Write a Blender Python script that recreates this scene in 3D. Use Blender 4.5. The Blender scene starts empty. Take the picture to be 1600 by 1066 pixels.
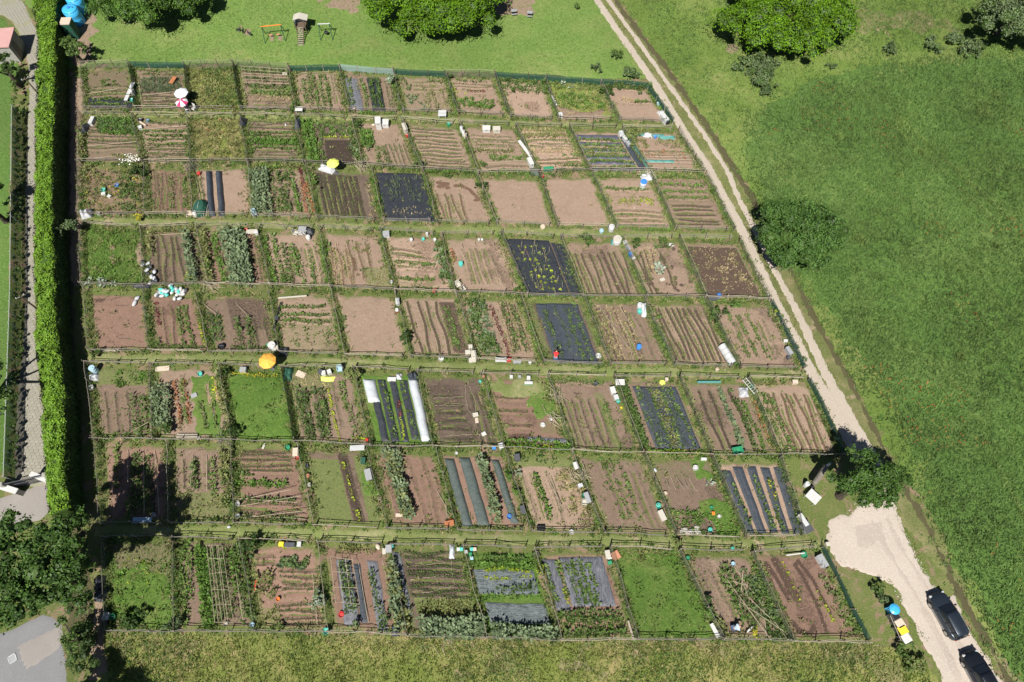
import bpy, math, random
import numpy as np
from mathutils import Vector, Matrix
rad = math.radians
S = bpy.context.scene
C = S.collection
# ---------------------------------------------------------------- camera, sky, sun, exposure
CAM_H = 60.0; PITCH = rad(65); FPX = 1067.0
cam_d = bpy.data.cameras.new('camera'); cam = bpy.data.objects.new('camera', cam_d); C.objects.link(cam)
cam.location = (0, 0, CAM_H); cam.rotation_euler = (rad(90) - PITCH, 0, 0)
cam_d.sensor_width = 36; cam_d.lens = 36 * FPX / 1600; cam_d.clip_end = 2000
S.camera = cam
W = bpy.data.worlds.new('World'); S.world = W; W.use_nodes = True
nt = W.node_tree; sky = nt.nodes.new('ShaderNodeTexSky'); sky.sky_type = 'NISHITA'; sky.sun_disc = False
SUN_EL = 55; SUN_AZ = 17
sky.air_density = 0.6; sky.dust_density = 0.4; sky.sun_elevation = rad(SUN_EL); sky.sun_rotation = rad(180 + SUN_AZ)
bgn = nt.nodes['Background']; bgn.inputs['Strength'].default_value = 0.05
nt.links.new(sky.outputs[0], bgn.inputs['Color'])
sl = bpy.data.lights.new('sun', 'SUN'); sl.energy = 5.0; sl.angle = rad(0.53); sl.color = (1.0, 0.955, 0.88)
so = bpy.data.objects.new('sun', sl); C.objects.link(so); so.location = (-30, -60, 90)
Ld = Vector((math.sin(rad(SUN_AZ)) * math.cos(rad(SUN_EL)), math.cos(rad(SUN_AZ)) * math.cos(rad(SUN_EL)), -math.sin(rad(SUN_EL))))
so.rotation_euler = Ld.to_track_quat('-Z', 'Y').to_euler()
S.view_settings.view_transform = 'Standard'; S.view_settings.look = 'None'; S.view_settings.gamma = 1
S.view_settings.use_curve_mapping = False; S.view_settings.exposure = 0.42

_F = np.array([0, math.cos(PITCH), -math.sin(PITCH)]); _U = np.array([0, math.sin(PITCH), math.cos(PITCH)])
def at(u, v, z=0.0):
    """ground (or height z) point seen at pixel (u, v) of the 1600x1066 photograph"""
    d = np.array([(u - 800) / FPX, 0, 0]) + _U * ((533 - v) / FPX) + _F
    t = (z - CAM_H) / d[2]
    return (d[0] * t, d[1] * t)
def P(*pts): return np.array([at(u, v) for u, v in pts])
rng = np.random.default_rng(7); random.seed(7)

# ---------------------------------------------------------------- materials
MAT = {}
def nmat(name):
    m = bpy.data.materials.new(name); m.use_nodes = True; MAT[name] = m
    n = m.node_tree.nodes; l = m.node_tree.links
    return m, n, l, n['Principled BSDF']
def ramp(n, l, fac, stops):
    r = n.new('ShaderNodeValToRGB'); e = r.color_ramp.elements
    while len(e) < len(stops): e.new(0.5)
    for i, (p, c) in enumerate(stops): e[i].position = p; e[i].color = (*c, 1)
    l.new(fac, r.inputs[0]); return r.outputs[0]
def noise(n, l, scale, detail=3, rough=.6, vec=None, dist=0):
    t = n.new('ShaderNodeTexNoise'); t.inputs['Scale'].default_value = scale; t.inputs['Detail'].default_value = detail
    t.inputs['Roughness'].default_value = rough; t.inputs['Distortion'].default_value = dist
    if vec is not None: l.new(vec, t.inputs['Vector'])
    return t.outputs['Fac']
def pos(n): return n.new('ShaderNodeNewGeometry').outputs['Position']
def mixc(n, l, fac, a, b, mode='MIX'):
    m = n.new('ShaderNodeMix'); m.data_type = 'RGBA'; m.blend_type = mode
    for i, x in ((0, fac), (6, a), (7, b)):
        if isinstance(x, (int, float)): m.inputs[i].default_value = x
        elif isinstance(x, tuple): m.inputs[i].default_value = (*x, 1)
        else: l.new(x, m.inputs[i])
    return m.outputs[2]
def mrange(n, l, v, a, b, c=0, d=1):
    m = n.new('ShaderNodeMapRange'); m.inputs[1].default_value = a; m.inputs[2].default_value = b
    m.inputs[3].default_value = c; m.inputs[4].default_value = d; l.new(v, m.inputs[0]); return m.outputs[0]
def bump(n, l, h, bs, strength=.5, dist=.05):
    b = n.new('ShaderNodeBump'); b.inputs['Strength'].default_value = strength; b.inputs['Distance'].default_value = dist
    l.new(h, b.inputs['Height']); l.new(b.outputs[0], bs.inputs['Normal'])
def grass_mat(name, dark, mid, light, straw, straw_amt=.3, big=.12, fine=6.0, bs_=.7, dirt=None, dirt_amt=.0, lush=None):
    m, n, l, b = nmat(name); p = pos(n)
    f1 = noise(n, l, fine, 5, .75, p)
    col = ramp(n, l, f1, [(.3, dark), (.5, mid), (.68, light)])
    f2 = noise(n, l, big, 6, .62, p, .6)
    s = mrange(n, l, f2, .62 - straw_amt * .35, .8 - straw_amt * .25)
    f3 = noise(n, l, 1.6, 5, .7, p)
    s2 = n.new('ShaderNodeMath'); s2.operation = 'MULTIPLY'; l.new(s, s2.inputs[0]); l.new(mrange(n, l, f3, .3, .62), s2.inputs[1])
    col = mixc(n, l, s2.outputs[0], col, straw)
    f5 = noise(n, l, .3, 4, .6, p)
    col = mixc(n, l, mrange(n, l, f5, .3, .7, 0, .55), col, lush or mid, 'MIX')
    # large scale tonal drift
    f4 = noise(n, l, .045, 3, .5, p)
    k = mrange(n, l, f4, .3, .7, .82, 1.18)
    v = n.new('ShaderNodeVectorMath'); v.operation = 'SCALE'; l.new(col, v.inputs[0]); l.new(k, v.inputs['Scale']); col = v.outputs[0]
    if dirt:
        fd = noise(n, l, .55, 6, .75, p, 1.0)
        col = mixc(n, l, mrange(n, l, fd, .66 - dirt_amt * .3, .74 - dirt_amt * .3), col, dirt)
    l.new(col, b.inputs['Base Color']); b.inputs['Roughness'].default_value = .9; b.inputs['Specular IOR Level'].default_value = .15
    bump(n, l, noise(n, l, fine * 1.3, 4, .8, p), b, bs_, .12)
    return m
grass_mat('m_ground', (.07, .10, .024), (.125, .16, .045), (.20, .215, .085), (.30, .25, .14), .3, .3, 7, .8, (.27, .19, .13), .45)
grass_mat('m_lawn', (.085, .155, .03), (.145, .23, .055), (.22, .30, .095), (.27, .27, .11), .45, .13, 3.2, .45, lush=(.115,.205,.042))
grass_mat('m_meadow', (.07, .135, .022), (.125, .20, .042), (.20, .265, .075), (.33, .30, .13), .5, .09, 5, .8, lush=(.14,.21,.04))
grass_mat('m_field', (.052, .11, .022), (.098, .175, .04), (.165, .25, .07), (.21, .235, .085), .35, .06, 4, .9, lush=(.075,.15,.03))
grass_mat('m_wild', (.10, .145, .025), (.18, .215, .05), (.28, .29, .10), (.38, .30, .15), .6, .2, 5, .8, lush=(.13,.19,.035))
grass_mat('m_path', (.10, .135, .035), (.165, .205, .065), (.25, .27, .11), (.37, .33, .19), .55, .35, 6, .7, (.36, .28, .19), .28)
grass_mat('m_green', (.055, .11, .02), (.095, .17, .032), (.16, .24, .055), (.24, .24, .09), .4, .3, 4, .8, lush=(.08,.155,.028))
grass_mat('m_verge', (.09, .12, .035), (.15, .17, .06), (.24, .24, .10), (.36, .29, .17), .5, .35, 6, .8, (.34, .26, .18), .30)

def soil_mat(name, a, c, wet, clod=.6, crumb=None):
    m, n, l, b = nmat(name); p = pos(n)
    col = ramp(n, l, noise(n, l, 9, 6, .78, p), [(.28, tuple(x * .74 for x in a)), (.5, a), (.72, c)])
    col = mixc(n, l, mrange(n, l, noise(n, l, .45, 4, .6, p), .35, .7, 0, .5), col, tuple(x * .84 for x in a))
    oi = n.new('ShaderNodeObjectInfo'); vv = n.new('ShaderNodeVectorMath'); vv.operation = 'SCALE'; l.new(col, vv.inputs[0]); l.new(mrange(n, l, oi.outputs['Random'], 0, 1, .84, 1.14), vv.inputs['Scale']); col = vv.outputs[0]
    col = mixc(n, l, mrange(n, l, noise(n, l, 1.3, 6, .75, p, .6), .52, .66, 0, .45), col, tuple(x * .62 for x in a)); col = mixc(n, l, mrange(n, l, noise(n, l, 2.1, 5, .7, p, .3), .6, .72, 0, .5), col, tuple(min(1, x * 1.22) for x in c))
    aw = n.new('ShaderNodeAttribute'); aw.attribute_name = 'wet'
    nz = noise(n, l, 5, 4, .7, p)
    ad = n.new('ShaderNodeMath'); ad.operation = 'MULTIPLY_ADD'; ad.inputs[1].default_value = .9; ad.inputs[2].default_value = -.45; l.new(nz, ad.inputs[0])
    sm = n.new('ShaderNodeMath'); sm.operation = 'ADD'; l.new(ad.outputs[0], sm.inputs[0]); l.new(aw.outputs['Fac'], sm.inputs[1])
    wf = mrange(n, l, sm.outputs[0], .28, .62)
    col = mixc(n, l, wf, col, wet)
    av = n.new('ShaderNodeAttribute'); av.attribute_name = 'veg'
    nz2 = noise(n, l, 3.2, 6, .8, p)
    sm2 = n.new('ShaderNodeMath'); sm2.operation = 'ADD'; l.new(av.outputs['Fac'], sm2.inputs[0]); l.new(nz2, sm2.inputs[1])
    gcol = ramp(n, l, noise(n, l, 7, 4, .7, p), [(.3, (.085, .125, .035)), (.6, (.17, .205, .07))])
    col = mixc(n, l, mrange(n, l, sm2.outputs[0], .78, 1.12, 0, .9), col, gcol)
    l.new(col, b.inputs['Base Color']); b.inputs['Roughness'].default_value = .95; b.inputs['Specular IOR Level'].default_value = .1
    bump(n, l, noise(n, l, 11, 6, .8, p), b, clod, .07)
soil_mat('soil_pink', (.335, .24, .18), (.42, .31, .24), (.14, .09, .062), .5)
soil_mat('soil_tan', (.285, .205, .152), (.375, .285, .218), (.095, .068, .052), .65)
soil_mat('soil_brown', (.213, .153, .114), (.30, .228, .175), (.07, .052, .041), .8)
soil_mat('soil_dark', (.14, .104, .082), (.225, .175, .14), (.06, .045, .036), .95)
soil_mat('soil_red', (.25, .16, .12), (.33, .23, .178), (.085, .056, .044), .7)

def leaf_mat(name, a, c, tr=.25, rough=.55, vs=1.5):
    m, n, l, b = nmat(name); g = n.new('ShaderNodeNewGeometry')
    col = mixc(n, l, g.outputs['Random Per Island'], a, c)
    f = mrange(n, l, noise(n, l, vs, 3, .6, g.outputs['Position']), .3, .7, .6, 1.4)
    v = n.new('ShaderNodeVectorMath'); v.operation = 'SCALE'; l.new(col, v.inputs[0]); l.new(f, v.inputs['Scale'])
    l.new(v.outputs[0], b.inputs['Base Color']); b.inputs['Roughness'].default_value = rough; b.inputs['Specular IOR Level'].default_value = .3
    if tr:
        t = n.new('ShaderNodeBsdfTranslucent'); l.new(v.outputs[0], t.inputs['Color'])
        ms = n.new('ShaderNodeMixShader'); ms.inputs[0].default_value = tr
        l.new(b.outputs[0], ms.inputs[1]); l.new(t.outputs[0], ms.inputs[2]); l.new(ms.outputs[0], n['Material Output'].inputs['Surface'])
leaf_mat('leaf_oak', (.045, .105, .014), (.11, .215, .028), .2, .5, .8)
leaf_mat('leaf_walnut', (.045, .105, .02), (.115, .225, .045), .2, .5, .8)
leaf_mat('leaf_shade', (.034, .08, .014), (.085, .168, .028), .15, .5, .6)
leaf_mat('leaf_hedge_shade', (.022, .055, .010), (.05, .10, .018), .05, .6, .8)  # hedge side leaves, darkened so their colour carries the shade
leaf_mat('leaf_bright', (.09, .20, .008), (.18, .34, .015), .3, .5, .5)
leaf_mat('leaf_deep', (.03, .065, .014), (.075, .13, .028), .25, .5, .5)
leaf_mat('leaf_grey', (.10, .145, .065), (.19, .25, .115), .2, .6, 1)
leaf_mat('leaf_hedge', (.085, .185, .014), (.19, .33, .028), .12, .55, 1.1)
leaf_mat('leaf_mid', (.09, .155, .035), (.16, .24, .06), .25)
leaf_mat('leaf_blue', (.115, .17, .085), (.21, .27, .14), .2)
leaf_mat('leaf_lime', (.30, .40, .03), (.46, .52, .06), .3)
leaf_mat('leaf_fresh', (.085, .18, .028), (.15, .265, .05), .2)
leaf_mat('leaf_potato', (.07, .13, .03), (.13, .20, .05), .25)
leaf_mat('leaf_olive', (.15, .17, .055), (.26, .27, .10), .2)
leaf_mat('leaf_straw', (.36, .29, .14), (.52, .43, .24), .2, .8)
leaf_mat('leaf_silver', (.27, .33, .24), (.42, .48, .38), .15)
leaf_mat('leaf_rust', (.26, .10, .05), (.38, .18, .08), .15)
leaf_mat('leaf_maroon', (.09, .03, .03), (.17, .05, .04), .1)
leaf_mat('leaf_yellow', (.50, .42, .03), (.65, .58, .06), .2)
leaf_mat('petal_red', (.42, .06, .03), (.58, .12, .05), .2)
leaf_mat('petal_white', (.75, .74, .66), (.85, .85, .78), .1)
leaf_mat('meadow_blade', (.063, .128, .029), (.149, .246, .066), .25, .7, .12)
leaf_mat('pale_blade', (.105, .185, .035), (.21, .285, .085), .25, .7, .25)
leaf_mat('wild_blade', (.13, .185, .032), (.29, .325, .095), .25, .7, .4)

def solid(name, col, rough=.6, metal=0, var=.12, sc=6, spec=.4, bmp=0, alpha=None, trans=None):
    m, n, l, b = nmat(name); tc = n.new('ShaderNodeTexCoord').outputs['Object']
    f = mrange(n, l, noise(n, l, sc, 5, .7, tc), .25, .75, 1 - var, 1 + var)
    v = n.new('ShaderNodeVectorMath'); v.operation = 'SCALE'; v.inputs[0].default_value = col; l.new(f, v.inputs['Scale'])
    l.new(v.outputs[0], b.inputs['Base Color']); b.inputs['Roughness'].default_value = rough; b.inputs['Metallic'].default_value = metal
    b.inputs['Specular IOR Level'].default_value = spec
    if bmp: bump(n, l, noise(n, l, sc * 2, 4, .7, tc), b, bmp, .03)
    if alpha is not None: b.inputs['Alpha'].default_value = alpha
    return m
solid('wood_pale', (.33, .29, .225), .85, var=.3, sc=3); solid('wood_grey', (.20, .18, .15), .9, var=.35, sc=4)
solid('wood_dark', (.12, .085, .06), .9, var=.3); solid('wood_red', (.42, .16, .07), .8, var=.2)
solid('bark', (.07, .055, .04), .95, var=.4, sc=3, bmp=.6); solid('cane', (.42, .36, .25), .8, var=.25)
solid('white', (.56, .56, .54), .5, var=.14); solid('offwhite', (.50, .47, .40), .6, var=.12); solid('grey', (.32, .33, .34), .5, var=.15)
solid('lightgrey', (.52, .53, .53), .5, var=.12); solid('darkgrey', (.08, .085, .095), .5, var=.2); solid('black', (.018, .018, .022), .5, var=.3)
solid('blue', (.06, .24, .62), .4); solid('paleblue', (.36, .52, .62), .5); solid('skyblue', (.06, .42, .78), .35, var=.08)
solid('teal', (.10, .52, .44), .5); solid('green', (.03, .27, .13), .5); solid('dkgreen', (.02, .085, .055), .7, var=.25)
solid('red', (.50, .035, .03), .5); solid('orange', (.78, .22, .03), .5); solid('yellow', (.78, .60, .04), .5); solid('limeyellow', (.72, .78, .16), .7, var=.06)
solid('amber', (.86, .43, .07), .7, var=.06); solid('canopy_white', (.86, .87, .92), .7, var=.04); solid('canopy_pink', (.55, .045, .15), .7, var=.08)
solid('beige', (.58, .48, .38), .6); solid('pinkroof', (.52, .30, .28), .8, var=.12, sc=2); solid('wallgrey', (.34, .33, .30), .85)
solid('steel', (.45, .46, .47), .35, .8); solid('rubber', (.02, .02, .02), .8); solid('terracotta', (.48, .22, .13), .8)
solid('jeans', (.07, .11, .20), .9); solid('skin', (.50, .28, .19), .6, var=.05); solid('hair', (.03, .02, .015), .6); solid('shirt_red', (.62, .03, .035), .8, var=.05)
solid('shirt_pale', (.42, .52, .60), .8, var=.05); solid('paver', (.29, .275, .235), .9, var=.2, sc=2, bmp=.3); solid('stone', (.46, .43, .38), .9, var=.2, bmp=.4)
solid('carpaint', (.035, .048, .066), .3, .5, var=.05, spec=.6); solid('carpaint2', (.02, .025, .035), .3, .5, var=.05, spec=.6)
solid('carglass', (.012, .016, .02), .12, 0, var=.0, spec=.8); solid('lamp', (.7, .7, .72), .15, .3); solid('taillamp', (.35, .02, .02), .2)
solid('orange_net', (.75, .36, .10), .7, var=.25, sc=10)
def film(name, a, c, rough=.35, dist=.05, sc=6, stretch=(1, 1, 1)):
    m, n, l, b = nmat(name); p = pos(n)
    mp = n.new('ShaderNodeMapping'); mp.inputs['Scale'].default_value = stretch; l.new(p, mp.inputs[0])
    f = noise(n, l, sc, 6, .75, mp.outputs[0], 1.2)
    l.new(ramp(n, l, f, [(.35, a), (.62, tuple((x + y) / 2 for x, y in zip(a, c))), (.75, c)]), b.inputs['Base Color'])
    b.inputs['Roughness'].default_value = rough; bump(n, l, f, b, .9, dist)
film('film_black', (.014, .017, .023), (.085, .095, .11), .42); film('film_slate', (.024, .031, .043), (.10, .118, .14), .6)
film('film_grey', (.10, .105, .12), (.27, .28, .31), .5, .08, 4); film('film_purple', (.075, .075, .11), (.16, .16, .20), .4)
film('net_teal', (.045, .065, .06), (.17, .20, .185), .7, .06, 5); film('fleece', (.45, .48, .51), (.64, .66, .69), .6, .06, 3)
film('tarp_white', (.45, .46, .49), (.72, .73, .74), .5, .08, 4); film('tarp_teal', (.06, .24, .22), (.16, .38, .35), .6, .05, 6)
film('crinkle', (.03, .045, .05), (.38, .43, .43), .3, .12, 2.2, (.7, 5.0, 1))
film('film_stripe', (.06, .065, .08), (.32, .33, .37), .3, .1, 2.0, (4.0, .7, 1))
def see_through(name, col, k):
    m, n, l, b = nmat(name); b.inputs['Base Color'].default_value = (*col, 1); b.inputs['Roughness'].default_value = .8
    t = n.new('ShaderNodeBsdfTransparent'); ms = n.new('ShaderNodeMixShader'); ms.inputs[0].default_value = k
    l.new(t.outputs[0], ms.inputs[1]); l.new(b.outputs[0], ms.inputs[2]); l.new(ms.outputs[0], n['Material Output'].inputs['Surface'])
see_through('net_wire', (.16, .18, .13), .32); see_through('net_green', (.02, .085, .06), .72); see_through('net_pale', (.28, .40, .36), .7)
see_through('net_black', (.02, .02, .022), .8)
def gravel(name, a, c, d):
    m, n, l, b = nmat(name); p = pos(n)
    col = ramp(n, l, noise(n, l, 12, 6, .8, p), [(.3, a), (.55, c), (.75, d)])
    col = mixc(n, l, mrange(n, l, noise(n, l, .35, 5, .6, p, .8), .4, .72, 0, .6), col, tuple(x * .8 for x in c))
    l.new(col, b.inputs['Base Color']); b.inputs['Roughness'].default_value = .95; bump(n, l, noise(n, l, 16, 5, .8, p), b, .4, .04)
gravel('m_gravel', (.38, .325, .275), (.50, .43, .365), (.60, .53, .46)); gravel('m_rut', (.33, .28, .235), (.44, .375, .32), (.54, .47, .41)); gravel('m_track', (.33, .285, .23), (.45, .39, .32), (.56, .49, .41))
gravel('m_dirt', (.20, .145, .10), (.28, .205, .145), (.36, .28, .20)); gravel('m_ditch_and_shade', (.05, .045, .02), (.09, .08, .035), (.14, .125, .06))  # ditch earth; its dark tone also paints the shade strip by the hedge
gravel('m_concrete', (.24, .22, .20), (.29, .265, .245), (.34, .315, .29)); gravel('m_asphalt', (.17, .17, .175), (.22, .22, .225), (.27, .27, .275))
gravel('m_moss', (.19, .185, .12), (.28, .27, .19), (.36, .345, .26))

# ---------------------------------------------------------------- mesh helpers
def tag(o, label=None, cat=None, group=None, kind=None):
    if label: o['label'] = label
    if cat: o['category'] = cat
    if group: o['group'] = group
    if kind: o['kind'] = kind
    return o
def mesh_np(name, V, F, mats, smooth=False, attrs=None, midx=None):
    V = np.asarray(V, dtype=np.float32).reshape(-1, 3)
    me = bpy.data.meshes.new(name)
    if isinstance(F, np.ndarray):
        k = F.shape[1]; nf = len(F); F = F.astype(np.int32)
        me.vertices.add(len(V)); me.vertices.foreach_set('co', V.ravel())
        me.loops.add(nf * k); me.loops.foreach_set('vertex_index', F.ravel())
        me.polygons.add(nf); me.polygons.foreach_set('loop_start', np.arange(0, nf * k, k, dtype=np.int32))
        me.update(calc_edges=True)
    else:
        me.from_pydata(V.tolist(), [], F); me.update()
    for m in (mats if isinstance(mats, (list, tuple)) else [mats]): me.materials.append(MAT[m])
    if midx is not None: me.polygons.foreach_set('material_index', np.asarray(midx, dtype=np.int32))
    if smooth: me.polygons.foreach_set('use_smooth', np.ones(len(me.polygons), dtype=bool))
    for k, a in (attrs or {}).items():
        at_ = me.attributes.new(k, 'FLOAT', 'POINT'); at_.data.foreach_set('value', np.asarray(a, dtype=np.float32))
    return me
def link(name, me, parent=None, loc=None, rz=0):
    o = bpy.data.objects.new(name, me); C.objects.link(o)
    if parent: o.parent = parent
    if loc is not None: o.location = loc
    if rz: o.rotation_euler = (0, 0, rz)
    return o
def thing(name, label, cat, loc, rz=0, group=None):
    o = link(name, None, None, loc, rz); o.empty_display_size = .2
    return tag(o, label, cat, group)
class MB:
    """collects shapes, all vertices in local coordinates, and links them as ONE mesh"""
    def __init__(s): s.v = []; s.f = []
    def add(s, V, F):
        b = len(s.v); s.v += [tuple(map(float, p)) for p in V]; s.f += [tuple(i + b for i in f) for f in F]; return s
    def box(s, c, d, rz=0, tilt=None, bev=0):
        hx, hy, hz = d[0] / 2, d[1] / 2, d[2] / 2
        if bev:
            b = min(bev, hx * .9, hy * .9, hz * .9); pts = []
            def ring(hx_, hy_, z, cut): return [(hx_ - cut, -hy_, z), (hx_, -hy_ + cut, z), (hx_, hy_ - cut, z), (hx_ - cut, hy_, z), (-hx_ + cut, hy_, z), (-hx_, hy_ - cut, z), (-hx_, -hy_ + cut, z), (-hx_ + cut, -hy_, z)]
            pts = ring(hx, hy, -hz, b) + ring(hx, hy, hz - b, b) + ring(hx - b, hy - b, hz, b * .5)
            F = [tuple(range(7, -1, -1))] + [(r * 8 + i, r * 8 + (i + 1) % 8, (r + 1) * 8 + (i + 1) % 8, (r + 1) * 8 + i) for r in range(2) for i in range(8)] + [tuple(range(16, 24))]
        else:
            pts = [(x, y, z) for z in (-hz, hz) for x, y in ((-hx, -hy), (hx, -hy), (hx, hy), (-hx, hy))]
            F = [(3, 2, 1, 0), (4, 5, 6, 7), (0, 1, 5, 4), (1, 2, 6, 5), (2, 3, 7, 6), (3, 0, 4, 7)]
        M = Matrix.Translation(c) @ Matrix.Rotation(rz, 4, 'Z')
        if tilt: M = M @ Matrix.Rotation(tilt[1], 4, tilt[0])
        return s.add([M @ Vector(p) for p in pts], F)
    def tube(s, a, b, r, n=6, r2=None, cap=True):
        a = Vector(a); b = Vector(b); d = (b - a); q = d.to_track_quat('Z', 'Y'); r2 = r if r2 is None else r2
        V = [a + q @ Vector((r * math.cos(t), r * math.sin(t), 0)) for t in np.linspace(0, 2 * math.pi, n, endpoint=False)]
        V += [b + q @ Vector((r2 * math.cos(t), r2 * math.sin(t), 0)) for t in np.linspace(0, 2 * math.pi, n, endpoint=False)]
        F = [(i, (i + 1) % n, n + (i + 1) % n, n + i) for i in range(n)]
        if cap: F += [tuple(range(n - 1, -1, -1)), tuple(range(n, 2 * n))]
        return s.add(V, F)
    def path(s, pts, r, n=5):
        for a, b in zip(pts[:-1], pts[1:]): s.tube(a, b, r, n)
        return s
    def lathe(s, prof, n=16, c=(0, 0, 0), sx=1, sy=1):
        V = []; F = []
        for (r, z) in prof: V += [(c[0] + sx * r * math.cos(t), c[1] + sy * r * math.sin(t), c[2] + z) for t in np.linspace(0, 2 * math.pi, n, endpoint=False)]
        for k in range(len(prof) - 1): F += [(k * n + i, k * n + (i + 1) % n, (k + 1) * n + (i + 1) % n, (k + 1) * n + i) for i in range(n)]
        F += [tuple(range(n - 1, -1, -1)), tuple((len(prof) - 1) * n + i for i in range(n))]
        return s.add(V, F)
    def loft(s, rings, close=True):
        n = len(rings[0]); V = [p for r in rings for p in r]; m = len(rings)
        F = [(k * n + i, k * n + (i + 1) % n, (k + 1) * n + (i + 1) % n, (k + 1) * n + i) for k in range(m - 1) for i in range(n)]
        if close: F += [tuple(range(n - 1, -1, -1)), tuple((m - 1) * n + i for i in range(n))]
        return s.add(V, F)
    def build(s, name, mat, parent=None, smooth=False, loc=None, rz=0):
        me = mesh_np(name, s.v, s.f, mat, smooth)
        return link(name, me, parent, loc, rz)

_lat = rng.random((256, 256)).astype(np.float32)
def vnoise(x, y):
    xi = np.floor(x).astype(int); yi = np.floor(y).astype(int); fx = x - xi; fy = y - yi
    fx = fx * fx * (3 - 2 * fx); fy = fy * fy * (3 - 2 * fy)
    g = lambda a, b: _lat[a & 255, b & 255]
    return (g(xi, yi) * (1 - fx) + g(xi + 1, yi) * fx) * (1 - fy) + (g(xi, yi + 1) * (1 - fx) + g(xi + 1, yi + 1) * fx) * fy
def fbm(x, y, o=4):
    r = 0; a = .5; s = 0
    for i in range(o): r = r + a * vnoise(x * 2 ** i + 17.3 * i, y * 2 ** i + 5.1 * i); s += a; a *= .55
    return r / s - .5
def sdf(poly, X, Y):
    """signed distance, positive inside"""
    d = np.full(X.shape, 1e9); ins = np.zeros(X.shape, bool); n = len(poly)
    for i in range(n):
        ax, ay = poly[i]; bx, by = poly[(i + 1) % n]; ex, ey = bx - ax, by - ay
        t = np.clip(((X - ax) * ex + (Y - ay) * ey) / (ex * ex + ey * ey + 1e-12), 0, 1)
        d = np.minimum(d, np.hypot(X - ax - t * ex, Y - ay - t * ey))
        c = ((ay > Y) != (by > Y)); xx = ax + (Y - ay) * ex / (ey if abs(ey) > 1e-9 else 1e-9); ins ^= c & (X < xx)
    return np.where(ins, d, -d)
def grid(poly, res, pad=.6):
    x0, y0 = poly.min(0) - pad; x1, y1 = poly.max(0) + pad
    xs = np.arange(x0, x1 + res, res); ys = np.arange(y0, y1 + res, res); X, Y = np.meshgrid(xs, ys); return X, Y
def grid_faces(keep):
    h, w = keep.shape; idx = np.arange(h * w).reshape(h, w)
    k = keep[:-1, :-1] | keep[1:, :-1] | keep[:-1, 1:] | keep[1:, 1:]
    F = np.stack([idx[:-1, :-1], idx[:-1, 1:], idx[1:, 1:], idx[1:, :-1]], -1)[k]
    u = np.unique(F); mp = np.full(h * w, -1); mp[u] = np.arange(len(u)); return mp[F], u
def sheet(name, poly, mat, res=.3, z0=.01, amp=.3, freq=1.2, rough=0, parent=None, edge=.3):
    X, Y = grid(poly, res); sd = sdf(poly, X, Y) + amp * 2 * fbm(X * freq, Y * freq)
    Z = np.clip(sd * edge, -.25, z0) + (rough * fbm(X * 2.3, Y * 2.3, 3) if rough else 0)
    F, u = grid_faces(sd > -res)
    V = np.stack([X, Y, Z], -1).reshape(-1, 3)[u]
    return link(name, mesh_np(name, V, F, mat, True), parent)
def tri_leaves(c, L, Wd, az, el, roll=None):
    """rhombus leaves: base points c (N,3), length, width, azimuth, elevation -> quads"""
    N = len(c); d = np.stack([np.cos(az) * np.cos(el), np.sin(az) * np.cos(el), np.sin(el)], -1)
    s = np.stack([-np.sin(az), np.cos(az), np.zeros(N)], -1)
    if roll is not None:
        up = np.cross(d, s); s = s * np.cos(roll)[:, None] + up * np.sin(roll)[:, None]
    L = np.broadcast_to(L, (N,))[:, None]; Wd = np.broadcast_to(Wd, (N,))[:, None]
    V = np.stack([c, c + d * L * .5 + s * Wd * .5, c + d * L, c + d * L * .5 - s * Wd * .5], 1).reshape(-1, 3)
    return V, np.arange(N * 4).reshape(N, 4)
def tri_blades(c, L, Wd, az, el):
    N = len(c); d = np.stack([np.cos(az) * np.cos(el), np.sin(az) * np.cos(el), np.sin(el)], -1); a2 = az + rng.normal(0, .5, N) + 1.57
    s = np.stack([np.cos(a2), np.sin(a2), np.zeros(N)], -1)
    L = np.broadcast_to(L, (N,))[:, None]; Wd = np.broadcast_to(Wd, (N,))[:, None]
    V = np.stack([c - s * Wd * .5, c + s * Wd * .5, c + d * L], 1).reshape(-1, 3)
    return V, np.arange(N * 3).reshape(N, 3)
# kind: leaves, length, width, elevation, spread radius, height, material
PK = {'s': (5, .15, .07, .6, .02, .0, 'leaf_potato'), 'p': (9, .24, .12, .6, .06, .08, 'leaf_mid'), 'c': (11, .30, .17, .45, .05, .08, 'leaf_blue'),
      'l': (9, .15, .13, .7, .03, .02, 'leaf_lime'), 'd': (9, .24, .11, .8, .14, .22, 'leaf_fresh'), 'b': (22, .26, .16, .4, .26, .75, 'leaf_blue'),
      'o': (9, .42, .035, 1.15, .06, .0, 'leaf_blue'), 'y': (7, .30, .05, .6, .15, .0, 'leaf_straw'), 't': (13, .22, .12, .5, .14, .45, 'leaf_potato'),
      'e': (13, .25, .10, .6, .14, .3, 'leaf_potato'), 'w': (10, .26, .08, .8, .16, .12, 'leaf_mid'), 'v': (9, .26, .09, .8, .14, .1, 'leaf_olive'),
      'm': (8, .18, .12, .5, .05, .03, 'leaf_maroon'), 'z': (12, .40, .20, .5, .2, .4, 'leaf_silver'), 'g': (10, .22, .10, .8, .16, .15, 'leaf_fresh'),
      'h': (14, .24, .13, .5, .2, .55, 'leaf_olive'), 'f': (8, .12, .10, .8, .12, .5, 'leaf_yellow'), 'r': (8, .16, .12, .6, .08, .1, 'leaf_rust')}
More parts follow.
